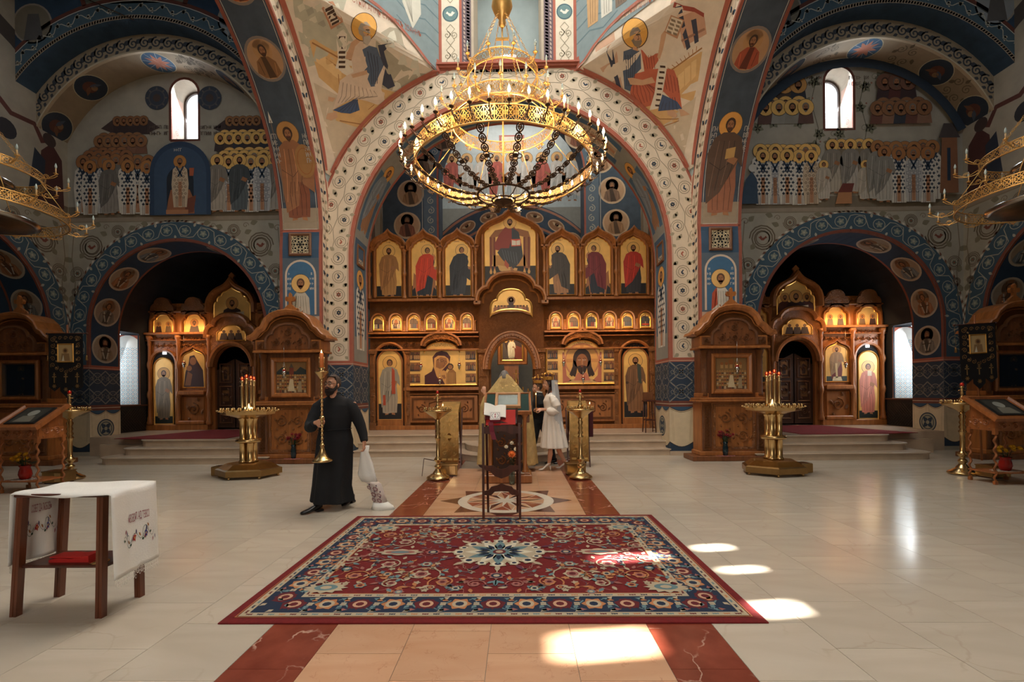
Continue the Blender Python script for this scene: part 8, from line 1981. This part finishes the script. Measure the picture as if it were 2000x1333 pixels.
def chandelier(x,y,tiers,hub,label,lit,straps=16,ball=7.06,low=None,mat=cgold):
 S=empty('chandelier',(x,y,0),label=label,cat='chandelier')
 arm=None
 for k,(R,z,h,reach,n,on,nn)in enumerate(tiers):
  openwork(R,z,h,'pierced_band',S,mat,nn)
  arm=MB();arm.tube([(R+reach*(.5-.62*cos(t*.55+.2))*1.0*(t/6 if t>0 else 0)+.0,0,z+h*.45-.07*sin(t*.52))for t in range(7)],.006,5)
  arm.spi=None
  pts=[(R+reach*.5+.045*cos(a)*(1-a/14),0,z+h*.2+.045*sin(a)*(1-a/14))for a in[j*.6 for j in range(16)]];arm.tube(pts,.0055,4)
  arm.tube([(R,0,z+h*.5),(R+reach*.5,0,z-.01),(R+reach,0,z+h*.55)],.006,5)
  zc=z+h*.55;arm.lathe([(.01,zc),(.028,zc+.012),(.034,zc+.02),(.012,zc+.02)],8,(R+reach,0,0))
  me=arm.mesh('arm',mat if k or not low else iron);sl_=MB();sl_.lathe([(.010,zc+.02),(.010,zc+.10)],6,(R+reach,0,0));sme=sl_.mesh('sleeve',tube_w)
  bm_=MB();bm_.lathe([(.006,zc+.10),(.015,zc+.12),(.018,zc+.14),(.010,zc+.17),(0,zc+.195)],8,(R+reach,0,0));bme=bm_.mesh('bulb',bulb_on if on else bulb_off)
  for i in range(n):
   o=bpy.data.objects.new('arm',me);o.parent=S;o.rotation_euler.z=2*pi*(i+.5)/n;COL.objects.link(o)
   for nm_,q in(('sleeve',sme),('bulb',bme)):c=bpy.data.objects.new(nm_,q);c.parent=o;COL.objects.link(c)
  if k: # chains up from the tier below to this one
   R0,z0=tiers[k-1][0],tiers[k-1][1]+tiers[k-1][2]
   for i in range(8):a=2*pi*(i+.5)/8;m=MB();m.tube([(R0*cos(a),R0*sin(a),z0),(R*cos(a),R*sin(a),z)],.006,5);m.build('stay',mat,S)
 R,z,h=tiers[-1][:3]
 for i in range(6):
  a=2*pi*i/6;m=MB();A=Vector((R*cos(a),R*sin(a),z+h));B=Vector((.06*cos(a),.06*sin(a),ball-.1));n=int((B-A).length/.045)
  for j in range(n):
   c=A.lerp(B,(j+.5)/n);d=(B-A).normalized();sd=d.cross(Vector((-sin(a),cos(a),0)))if j%2 else Vector((-sin(a),cos(a),0));m.tube([c+d*.027*cos(t*pi/3)+sd*.012*sin(t*pi/3)for t in range(6)],.0035,4,True)
  m.build('chain',mat,S)
 m=MB();m.lathe([(.02,ball-.32),(.05,ball-.28),(.04,ball-.2),(.11,ball-.12),(.15,ball-.02),(.14,ball+.06),(.08,ball+.13),(.05,ball+.16),(.07,ball+.19),(.02,ball+.24),(.015,ball+2.5 if low else 10.6),(0,ball+2.5 if low else 10.6)],20);m.build('ball_crown',mat,S)
 m=MB();m.lathe([(.012,hub),(.012,ball-.3)],8);m.box(-.09,.09,-.012,.012,ball-.5,ball-.47);m.build('rod',mat,S)
 if low:
  r,zl=low;R,z=tiers[0][0],tiers[0][1]
  m=MB();m.tube([(r*cos(2*pi*i/32),r*sin(2*pi*i/32),zl)for i in range(32)],.016,6,True);m.cut();m.tube([(r*.45*cos(2*pi*i/24),r*.45*sin(2*pi*i/24),zl-.07)for i in range(24)],.012,6,True);m.cut()
  m.lathe([(0,zl-.16),(.03,zl-.13),(.09,zl-.10),(.14,zl-.09),(.03,zl-.06),(.01,zl)],14);m.build_each('bottom_ring',iron,S)
  for i in range(12):a=2*pi*i/12;m=MB();m.tube([(r*cos(a),r*sin(a),zl),(r*.75*cos(a),r*.75*sin(a),zl-.06),(r*.4*cos(a),r*.4*sin(a),zl-.08)],.008,5);m.build('spoke',iron,S)
  # hanging straps of oval pierced links with a cross-shaped plate
  m=MB();A=Vector((R,0,z));B=Vector((r,0,zl));D=(B-A);n=9
  P_=lambda t:A+D*t+Vector((0,0,-.10*sin(pi*t)))
  def fr(u,v,d=0):t=min(1,max(0,u));p0=P_(t);tg=(P_(min(1,t+.02))-P_(max(0,t-.02))).normalized();nn_=Vector((0,1,0));return p0+nn_*v+tg.cross(nn_)*d
  p=Paint(fr,.001,0);p.mb=m
  for j in range(n):
   u=(j+.5)/n
   if j==3:
    for q in(-1,1):p.ring(u+q*.035,0,.03,.012,None,10,ry=.035);p.ring(u,q*.05,.03,.012,None,10,ry=.03)
    p.disc(u,0,.03,None,10,ry=.04);continue
   p.ring(u,0,.050,.016,None,14,ry=.042);p.ring(u,0,.026,.014,None,8,ry=.02);p.line([(u-.055,0),(u+.055,0)],.008,None);p.line([(u,-.03),(u,.03)],.014,None)
  me=p.mb.mesh('strap',iron)
  for i in range(straps):
   o=bpy.data.objects.new('strap',me);o.parent=S;o.rotation_euler.z=2*pi*(i+.5)/straps;COL.objects.link(o);md=o.modifiers.new('t','SOLIDIFY');md.thickness=.006
 if lit:
  R=tiers[0][0]
  for i in range(10):a=2*pi*(i+.25)/10;o=lamp('candle_glow','POINT',(x+(R+.22)*cos(a),y+(R+.22)*sin(a),tiers[0][1]+.36),lit,(1,.72,.42),size=.05)
  for i in range(5):a=2*pi*i/5;lamp('candle_glow','POINT',(x+.5*R*cos(a),y+.5*R*sin(a),tiers[0][1]+.55),lit*.7,(1,.72,.42),size=.05)
 return S
chandelier(XC,6.6,[(1.25,4.67,.19,.19,40,True,62),(.73,5.33,.17,.20,18,False,40),(.50,5.95,.14,.14,12,False,26)],4.3,'great three-tier gilded chandelier with lit candles hanging over the nave',16,low=(.37,4.33))
for s in(-1,1):
 C=chandelier(XC+s*8.42,7.12,[(1.15,4.42,.16,.30,14,False,56),(.85,5.05,.14,.28,12,False,40)],4.3,'unlit brass chandelier hanging at the %s edge of the picture'%('left' if s<0 else 'right'),0,ball=6.3,mat=cgold)
 for R,z in((.80,4.36),(.5,4.98)):m=MB();m.lathe([(R,z),(R,z-.03),(R*.9,z-.06),(R*.5,z-.09),(0,z-.1),(0,z-.08),(R*.5,z-.07),(R*.9,z-.03)],32);m.build('silver_disc',silver,C)
# ------------------------------------------------------------ people
skin_m=M('skin',(206,152,122),.55,var=.05);black_cloth=M('black_wool',(17,18,23),.9,var=.2);hair_dark=M('hair_dark',(34,24,20),.6);hair_grey=M('hair_grey',(118,112,108),.8,var=.3,scale=60);eye_m=M('eye_dark',(30,22,18),.3);lip=M('lips',(160,84,76),.5);shoe_b=M('black_shoe',(12,12,14),.3)
def E_(x,y,z,rx,ry,n=36,amp=0,k=9,ph=0):return[Vector((x+(rx+amp*sin(k*a+ph)+amp*.5*sin(2.3*k*a+ph*2))*cos(a),y+(ry+amp*sin(k*a+ph))*sin(a),z))for a in[2*pi*i/n for i in range(n)]]
def body_mesh(m,nm,mat,par,vox):
 o=m.build(nm,mat,par);r=o.modifiers.new('r','REMESH');r.mode='VOXEL';r.voxel_size=vox;r.use_smooth_shade=True;s_=o.modifiers.new('s','SMOOTH');s_.iterations=3;s_.factor=.4;return o
def hand(m,w,d,up,L=.17,curl=.9,side=1):
 """palm with five separate bent fingers; w wrist, d direction, up = back of the hand"""
 d=Vector(d).normalized();up=Vector(up).normalized();sd=d.cross(up).normalized();w=Vector(w)
 m.loft([[w+d*t*L*.5+sd*(a*q)+up*(b*.5)for a,b in((-1,-.022),(-.5,-.03),(.5,-.03),(1,-.022),(1,.018),(.5,.026),(-.5,.026),(-1,.018))]for t,q in((-.15,.024),(.1,.03),(.55,.04),(1,.04))])
 for i in range(4):
  b=w+d*L*.48+sd*(-.030+.020*i);l=L*(.40,.47,.44,.34)[i];P_=[b-d*.015];a=0
  for j in range(3):a+=curl*(.5,.8,.6)[j];P_.append(P_[-1]+(d*cos(a)-up*sin(a))*l*(.45,.32,.25)[j]+(d*.015 if j==0 else Vector()))
  m.tube(P_,[.0105,.010,.009,.0075],8)
 b=w+d*L*.12-sd*side*.03;m.tube([b,b-sd*side*.025+d*.02-up*.01,b-sd*side*.03+d*.05-up*.03,b-sd*side*.012+d*.075-up*.042],[.013,.012,.010,.008],8)
def head_at(m,H,k=1.0,fem=False):
 """adds skull, jaw, nose, ears, lips to the body mesh; H maps head space (x right, -y face, z up)"""
 q=MB();q.ball((0,.008,.03),.1,20,14,(.77,.95,1.0));q.ball((0,-.022,-.045),.07,16,10,(.82,.92,.95));q.ball((0,-.045,-.09),.03,10,6,(1,.8,.7))
 q.loft([[Vector((x*a,y,z))for x,a in((-1,w),(0,0),(1,w))]+[Vector((0,y+.03,z))]for y,z,w in((-.088,.018,.006),(-.108,-.018,.012),(-.104,-.03,.016),(-.085,-.034,.01))],smooth=True)
 for e in(-1,1):q.ball((e*.079,.012,-.005),.026,8,6,(.35,.7,1.1));q.ball((e*.03,-.078,.035),.018,8,5,(1.2,.5,.5));q.ball((e*.04,-.068,-.03),.022,8,5)
 q.ball((0,-.088,-.055),.018,10,6,(1.2,.5,.55));q.tube([(0,.01,-.06),(0,.03,-.17)],.052 if not fem else .042,14)
 n=len(m.v);m.v+=[tuple(H@(Vector(v)*k))for v in q.v];m.f+=[tuple(i+n for i in f)for f in q.f];m.c+=q.c;m.smooth+=q.smooth
def face_parts(par,H,k=1,beard=None,hair=hair_dark,long=False,glasses=False,bald=.0):
 T=lambda q:setattr(q,'v',[tuple(H@(Vector(v)*k))for v in q.v])or q
 for e in(-1,1):
  q=MB();q.ball((e*.031,-.086,.008),.011,10,6,(1.25,.6,.75));T(q).build('eye',M('eye_white',(220,214,206),.3),par)
  q=MB();q.ball((e*.031,-.091,.008),.0058,8,5,(1,.6,1));T(q).build('iris',eye_m,par)
  q=MB();q.tube([(e*.014,-.094,.030),(e*.032,-.097,.036),(e*.052,-.086,.029)],.004,5);T(q).build('eyebrow',hair,par)
 q=MB();q.tube([(-.022,-.099,-.055),(0,-.106,-.053),(.022,-.099,-.055)],[.003,.0055,.003],6);T(q).build('mouth',lip,par)
 q=MB();rows=[]
 for j in range(9):
  th=pi/2*j/8*1.25;rows.append([Vector((.083*sin(th)*cos(a)*1.0,.012+(.103 if sin(a)>0 else .096)*sin(th)*sin(a),.035+.106*cos(th)if not(sin(a)<-.3 and th>.95-bald)else .035+.106*cos(.95-bald)))for a in[2*pi*i/24 for i in range(24)]])
 if bald==0 or bald:
  rows[0]=[Vector((.012*cos(a),.012+.012*sin(a),.142))for a in[2*pi*i/24 for i in range(24)]]
 q.loft(rows,cap=True);q.ball((0,.03,.03),.088,16,10,(.92,.92,1.05))
 if long:
  for e in(-1,1):q.tube([(e*.06,.0,.07),(e*.084,.015,.0),(e*.085,.03,-.08),(e*.07,.0,-.16),(e*.08,-.03,-.22)],[.02,.026,.03,.028,.012],8)
  q.tube([(0,.07,.06),(0,.095,-.03),(0,.085,-.14)],[.05,.06,.05],10)
 T(q).build('hair',hair,par)
 if beard:
  q=MB();q.ball((0,-.052,-.088),.062,16,10,(1.08,.85,.85));q.ball((0,-.07,-.125),.035,12,8,(1,.8,.9))
  for e in(-1,1):q.tube([(e*.072,.0,.0),(e*.070,-.02,-.05),(e*.05,-.05,-.085)],[.012,.02,.025],8);q.tube([(0,-.104,-.040),(e*.025,-.098,-.046),(e*.04,-.082,-.07)],[.008,.008,.01],6)
  body_mesh(T(q),'beard',beard,par,.006)
 if glasses:
  q=MB()
  for e in(-1,1):q.tube([(e*.034+.026*cos(a),-.102+.006*abs(cos(a)),.006+.02*sin(a))for a in[2*pi*i/16 for i in range(16)]],.0026,5,True);q.tube([(e*.060,-.094,.012),(e*.082,.01,.01)],.0022,5)
  q.tube([(-.01,-.104,.01),(.01,-.104,.01)],.0025,5);T(q).build('glasses',eye_m,par)
def Hm(x,y,z,yaw,pitch=0,roll=0):return Matrix.Translation((x,y,z))@Matrix.Rotation(yaw,4,'Z')@Matrix.Rotation(pitch,4,'X')@Matrix.Rotation(roll,4,'Y')
def shoe(par,x,y,z,yaw,mat,heel=0,L=.27,pitch=0):
 m=MB();T_=Hm(x,y,z,yaw,pitch)
 rr=[(.07,.03,.045+heel,.08),(.03,.036,.03+heel,.09),(-.03,.036,.02+heel*.55,.07),(-.10,.046,.008,.05),(-.15,.042,.004,.042),(-.185,.022,.006,.028)]
 m.loft([[Vector((w*cos(a),yy*L/.27,zb+(zt-.0)*.5*(1+sin(a))*(1 if not heel else .75)))for a in[2*pi*i/12 for i in range(12)]]for yy,w,zb,zt in rr])
 if heel:m.tube([(0,.055,.05+heel*.6),(0,.065,0)],[.018,.006],8)
 else:m.box(-.035,.035,.0,.085,0,.03,b=.006)
 m.v=[tuple(T_@Vector(v))for v in m.v];return m.build('shoe',mat,par)
# the priest in the black cassock, coordinates relative to his feet
bx,by=-2.43,6.05
A=empty('person',(bx,by,0),label='bearded man in a black cassock and glasses walking with a tall brass candlestick',cat='person')
H=Hm(.0,-.05,1.625,radians(-22),radians(-6))
m=MB();head_at(m,H);m.tube([(0,0,1.5),(0,.02,1.3),(0,.02,.95)],[.06,.15,.14],16)
for e,P_ in((-1,[(-.20,.0,1.38),(-.27,-.14,1.10),(-.10,-.34,1.15)]),(1,[(.22,.02,1.38),(.35,.0,1.10),(.41,-.06,.87)])):m.tube(P_,[.055,.045,.027],12)
hand(m,(-.10,-.34,1.15),(.9,-.3,.12),(0,-1,.2),curl=1.25,side=-1);hand(m,(.41,-.06,.87),(.1,-.1,-1),(1,-.2,0),curl=1.0,side=1)
for P_ in([(-.08,0,.95),(-.10,-.06,.5),(-.13,-.10,.1)],[(.08,0,.95),(.05,.08,.5),(.06,.18,.1)]):m.tube(P_,[.09,.06,.04],12)
body_mesh(m,'body',skin_m,A,.007)
m=MB();m.loft([E_(-.04,.0,.09,.27,.24,amp=.028,k=6,ph=1),E_(-.04,-.01,.3,.24,.21,amp=.022,k=6,ph=1),E_(-.02,0,.6,.24,.18,amp=.014,k=6,ph=.8),E_(0,.0,.9,.235,.165,amp=.006),E_(0,0,1.04,.205,.15),E_(0,0,1.2,.225,.15),E_(.01,.01,1.36,.23,.13),E_(.01,.0,1.44,.15,.09),E_(0,-.01,1.49,.075,.07),E_(0,-.02,1.53,.068,.066)])
m.tube([(-.05,.0,1.40),(-.15,.0,1.385),(-.215,-.01,1.33),(-.25,-.05,1.22),(-.272,-.11,1.11),(-.25,-.18,1.08),(-.19,-.25,1.09),(-.12,-.33,1.14)],[.05,.075,.082,.082,.076,.07,.064,.052],14)
m.tube([(.06,.01,1.40),(.16,.01,1.385),(.22,.01,1.33),(.28,.01,1.22),(.34,.0,1.09),(.38,-.02,.98),(.41,-.055,.88)],[.05,.075,.082,.08,.07,.06,.048],14)
body_mesh(m,'cassock',black_cloth,A,.012)
m=MB();m.tube([(.212*cos(a),.157*sin(a),1.04+.01*cos(a))for a in[2*pi*i/28 for i in range(28)]],.012,6,True,flat=.3);m.build('belt_seam',black_cloth,A)
face_parts(A,H,1,beard=M('beard_dark',(38,27,23),.9,var=.4,scale=80),hair=M('hair_brown_grey',(74,60,52),.8,var=.3,scale=60),glasses=True,bald=.1)
shoe(A,-.17,-.20,0,radians(-38),shoe_b,0,.29);shoe(A,.10,.26,0,radians(-10),shoe_b,0,.28)
K=empty('processional_candlestick',(bx+.02,by-.44,0),label='tall twisted brass candlestick with lit candle held by the man in black',cat='candlestick');m=MB()
m.lathe([(.115,.68),(.12,.69),(.11,.705),(.075,.73),(.05,.77),(.03,.82),(.02,.86),(.03,.88),(.02,.90)],24);m.build('base',brass,K);m=MB();R_=[]
for k in range(90):z=.90+.80*k/89;t=k*.7;r=.015+.0035*sin(t*1.6);R_.append([Vector((r*cos(q),r*sin(q),z))for q in[2*pi*j/8 for j in range(8)]])
m.loft(R_);m.lathe([(.02,1.18),(.032,1.20),(.034,1.22),(.02,1.24)],12);m.build('twisted_pole',brass,K);m=MB();m.lathe([(.018,1.69),(.03,1.71),(.05,1.74),(.078,1.77),(.08,1.785),(.03,1.785),(.022,1.80),(.045,1.83),(.02,1.83)],20);m.build('drip_pan',brass,K)
for i in range(3):q=MB();a=2*pi*i/3;q.tube([(.03*cos(a),.03*sin(a),1.82),(.032*cos(a),.032*sin(a),1.96)],.004,5);q.build('holder_rod',brass,K)
m=MB();m.lathe([(.024,1.82),(.024,2.0),(.02,2.01),(0,2.005)],12);m.build('candle',M('orange_wax',(226,130,70),.4),K);flame(K,0,0,2.0,1.2)
B=empty('embroidered_bag',(bx+.45,by-.06,0),label='white linen towel bundle with wine red embroidery hanging from his left hand',cat='towel');m=MB();SEC=[(.0,0,.83,.02,.012),(-.04,0,.74,.05,.02),(-.02,0,.6,.085,.03),(-.01,0,.45,.115,.035),(.03,.0,.36,.10,.04),(.09,0,.33,.085,.05),(.13,0,.20,.085,.05),(.16,0,.09,.09,.055)]
m.loft([E_(x,y,z,a,b,24,.006,5,z*9)for x,y,z,a,b in SEC[:5]]);m.build('upper_cloth',white_cloth,B)
m=MB();m.loft([E_(x,y,z,a,b,24,.004,5,z*5)for x,y,z,a,b in SEC[4:]]);m.build('embroidered_sleeve',M('bag_cloth',(206,192,184),.85),B)
p=Paint(lambda u,v,d=0:Vector((.16-.10*(v-.09)/.24+u,-.058-d+u*u*3,v)),.0005,.002)
for u,v,r in((-.045,.29,.03),(.03,.27,.034),(-.02,.20,.036),(.045,.19,.028),(-.05,.13,.03),(.02,.12,.032)):p.flower(u,v,r,(110,24,44),(206,192,184),7);p.ring(u,v,r*.5,.005,(206,192,184),8,2);p.leaf(u+.02,v+.03,1,.03,.015,(90,70,90),1)
p.build('embroidery',B,M_paint('thread_paint'))
m=MB();m.loft([E_(.16,0,.09,.095,.06,24,.006,5),E_(.19,-.01,.05,.13,.08,24,.012,5,1),E_(.20,-.01,.0,.15,.09,24,.01,4,2)]);m.build('lower_cloth',white_cloth,B)
# the bride in profile
bx,by=.60,8.95
A=empty('person',(bx,by,0),label='bride in a white knee-length dress and long veil holding a candle',cat='person');H=Hm(-.03,0,1.665,radians(-84),radians(4))
m=MB();head_at(m,H,.95,True);m.tube([(0,0,1.52),(.03,0,1.3),(.02,0,1.05)],[.05,.11,.11],16)
m.tube([(.04,-.14,1.38),(.10,-.19,1.19),(-.16,-.16,1.17)],[.025,.03,.022],12);m.tube([(.04,.14,1.38),(.08,.18,1.18),(-.2,.10,1.18)],[.025,.03,.022],12)
hand(m,(-.16,-.16,1.17),(-1,.1,.06),(0,-.5,1),.15,1.1,1);hand(m,(-.2,.10,1.18),(-1,-.2,0),(0,.4,1),.15,.9,-1)
m.tube([(.03,-.07,1.0),(.01,-.07,.55),(.0,-.07,.32),(-.03,-.07,.10)],[.07,.055,.05,.03],14);m.tube([(.05,.07,1.0),(.12,.07,.55),(.19,.07,.34),(.30,.07,.13)],[.085,.055,.05,.03],14)
body_mesh(m,'body',skin_m,A,.007)
m=MB();m.loft([E_(.09,0,.43,.26,.25,48,.022,11),E_(.08,0,.62,.235,.225,48,.018,11),E_(.06,0,.9,.19,.19,48,.010,11),E_(.03,0,1.12,.135,.135,48,.003,11),E_(.02,0,1.22,.13,.14,48),E_(.01,0,1.34,.135,.16,48),E_(.02,0,1.44,.10,.16,48),E_(.01,0,1.50,.055,.07,48)])
for e in(-1,1):m.tube([(.01,e*.08,1.43),(.04,e*.15,1.41),(.08,e*.19,1.33),(.12,e*.20,1.24),(.11,e*.20,1.17),(.05,e*.19,1.14),(-.02,e*.18,1.15),(-.07,e*.17,1.165)],[.04,.06,.082,.092,.09,.085,.07,.038],14)
body_mesh(m,'dress',M('bridal_satin',(236,228,218),.6,var=.03),A,.011)
face_parts(A,H,.95,hair=M('bride_hair',(52,32,26),.55),long=True)
m=MB();R_=[]
for k in range(13):t=k/12;z=1.74-1.3*t;R_.append([Vector((.05+.10*t+.10*cos(a)*(1+.5*t)+.012*sin(9*a+k*.4),(.07+.10*t)*sin(a)*1.3+.01*sin(7*a),z))for a in[radians(-100+200*j/20)for j in range(21)]])
m.add([p_ for r in R_ for p_ in r],[(i*21+k,(i+1)*21+k,(i+1)*21+k+1,i*21+k+1)for i in range(12)for k in range(20)],smooth=True);m.build('veil',M('tulle',(226,232,238),.9,alpha=.5,var=.05),A,fix=False)
wh=M('white_shoe',(226,218,208),.35);shoe(A,-.06,-.07,0,radians(-90),wh,.07,.24);shoe(A,.27,.07,.0,radians(-90),wh,.07,.24,radians(-6))
def crown(x,y,z,label):
 C=empty('wedding_crown',(x,y,z),label=label,cat='crown');m=MB();m.lathe([(.088,0),(.095,.01),(.092,.05),(.10,.06),(.098,.065),(.088,.055),(.086,.005)],24);m.build('band',gold_rim,C)
 for i in range(8):a=2*pi*i/8;q=MB();q.tube([(.095*cos(a),.095*sin(a),.055),(.115*cos(a),.115*sin(a),.10),(.07*cos(a),.07*sin(a),.135),(0,0,.125)],.008,6);q.ball((.117*cos(a),.117*sin(a),.11),.015,6,4);q.build('arch',gold_rim,C)
 m=MB();m.ball((0,0,.145),.014,8,5);m.tube([(0,0,.15),(0,0,.19)],.005,5);m.tube([(-.015,0,.175),(.015,0,.175)],.005,5);m.build('cross',gold_rim,C);m=MB();m.ball((0,0,.04),.083,16,8,(1,1,.9));m.build('lining',wine,C)
crown(bx-.02,by,1.745,'gold wedding crown on the bride\'s head')
candle(bx-.27,by-.14,1.12,.33,.007,label='thin lit candle held by the bride')
# the groom beyond her
bx,by=.42,9.62
A=empty('person',(bx,by,0),label='groom in a dark suit half hidden behind the bride',cat='person');H=Hm(-.03,0,1.60,radians(-80),radians(3))
m=MB();head_at(m,H);m.tube([(0,0,1.5),(0,0,1.3),(0,0,1.0)],[.055,.13,.13],16);m.tube([(0,-.18,1.38),(.045,-.235,1.13),(-.2,-.14,1.14)],[.035,.035,.026],12);hand(m,(-.2,-.14,1.14),(-1,.1,.05),(0,-.4,1),curl=1.1);m.tube([(0,.18,1.38),(.045,.235,1.13),(-.2,.14,1.14)],[.035,.035,.026],12);hand(m,(-.2,.14,1.14),(-1,0,0),(0,.4,1),side=-1);body_mesh(m,'body',skin_m,A,.008)
m=MB();m.loft([E_(0,0,.86,.15,.20),E_(0,0,1.1,.13,.18),E_(0,0,1.3,.14,.20),E_(.01,0,1.43,.10,.19),E_(.01,0,1.5,.06,.075)])
for e in(-1,1):m.tube([(0,e*.08,1.42),(0,e*.18,1.40),(.03,e*.225,1.25),(.05,e*.24,1.13),(.0,e*.215,1.12),(-.15,e*.15,1.135)],[.05,.075,.072,.068,.064,.05],12)
body_mesh(m,'jacket',black_cloth,A,.012);m=MB();m.tube([(-.04,-.09,.95),(-.12,-.09,.5),(-.14,-.09,.08)],[.11,.08,.06],14);m.tube([(.04,.09,.95),(.22,.09,.5),(.30,.09,.1)],[.11,.08,.06],14);body_mesh(m,'trousers',black_cloth,A,.012)
m=MB();m.tube([(.065*cos(a),.06*sin(a),1.515-.012*cos(a))for a in[2*pi*i/20 for i in range(20)]],.014,8,True);m.build('collar',white_cloth,A);face_parts(A,H,hair=M('groom_hair',(84,62,46),.7));shoe(A,-.18,-.09,0,radians(-90),shoe_b);shoe(A,.30,.09,0,radians(-90),shoe_b);crown(bx-.01,by,1.695,'gold wedding crown on the groom\'s head');candle(bx-.30,by-.12,1.12,.32,.007,label='thin lit candle held by the groom, left of the bride')
# the priest in gold vestments, seen from behind
bx,by=-.25,8.92
A=empty('person',(bx,by,0),label='grey-haired priest in gold vestments seen from behind the lectern',cat='person');H=Hm(-.02,.0,1.80,pi,radians(4))
m=MB();head_at(m,H,1.0);m.tube([(0,0,1.55),(0,0,1.3),(0,0,.9)],[.06,.16,.15],16);m.tube([(-.2,.05,1.42),(-.38,.18,1.30),(-.42,.12,1.50)],[.05,.04,.026],12);hand(m,(-.42,.12,1.50),(-.1,0,1),(0,-1,0),curl=.7);m.tube([(.2,.05,1.42),(.3,.22,1.2),(.15,.38,1.2)],[.05,.04,.026],12);hand(m,(.15,.38,1.2),(-.3,1,0),(0,0,1))
for e in(-1,1):m.tube([(e*.1,0,.95),(e*.11,0,.5),(e*.12,0,.1)],[.1,.06,.04],12)
body_mesh(m,'body',skin_m,A,.008)
m=MB();m.loft([E_(.02,.03,.12,.58,.36,48,.03,8),E_(.02,.02,.5,.55,.32,48,.02,8),E_(.01,0,.95,.52,.28,48,.012,8),E_(0,0,1.25,.50,.25,48),E_(0,-.01,1.42,.44,.21,48),E_(0,-.04,1.56,.31,.16,48),E_(0,-.06,1.70,.20,.11,48),E_(0,-.07,1.80,.12,.07,48),E_(0,-.07,1.87,.04,.03,48)]);m.tube([(-.25,.04,1.36),(-.37,.15,1.27),(-.41,.13,1.42)],[.09,.07,.05],12);body_mesh(m,'vestment',carved('vestment_brocade',(248,206,136),.5,22,.006,metal=.1),A,.012)
p=Paint(lambda u,v,d=0:Vector((u,-(.26-.0*v)if v<1.2 else-.26+(v-1.2)*.28,v))-Vector((0,d+.012,0)),.0006,.004)
for k in range(6):z=1.30+.08*k;p.line([(-.40+.06*k,z),(.40-.06*k,z)],.008,(226,188,116))
for k in range(4):p.line([(-.10*k,1.22),(-.03*k,1.64)],.007,(226,188,116));p.line([(.10*k,1.22),(.03*k,1.64)],.007,(226,188,116));p.spiral(-.16+.1*k,1.34,.035,1.4,.008,(236,204,140));p.spiral(.16-.1*k,1.48 if k%2 else 1.28,.035,1.4,.008,(236,204,140))
p.build('gold_trim',A,M_paint('gold_thread',.4,.1,.6),kind='stuff');face_parts(A,H,1,hair=hair_grey,long=True,beard=hair_grey);shoe(A,-.15,-.05,0,pi,shoe_b);shoe(A,.15,.0,0,pi,shoe_b)
# unseen picture lamps on the screen, then added fill in chapels and altar
for s in(-1,1):
 for x in(1.55,3.1):lamp('screen_lamp','AREA',(XC+s*x,12.55,5.0 if 0 else 3.6),7,(1,.62,.30),size=.9,size_y=.1,target=(XC+s*x,13.2,2.6))
 lamp('chapel_fill','AREA',(XC+s*9.7,13.25,3.6),10 if s<0 else 14,(1,.58,.26),size=1.4,size_y=.1,target=(XC+s*9.7,13.8,3.0))  # added warm fill to lift the dim chapel screens
lamp('altar_fill','AREA',(XC,14.8,4.2),36,(1,.74,.48),size=1.5,size_y=.6,target=(XC,16.2,2.2))  # added to warm the altar, stands for no lamp
c_=empty('hanging_cable',(XC-9.6,10.2,10.0),label='thin dark cable slanting across the top left vault',cat='cable');m=MB();m.tube([(-.2,0,.6),(1.2,.05,-.02)],.012,5);m.build('cable',iron,c_)
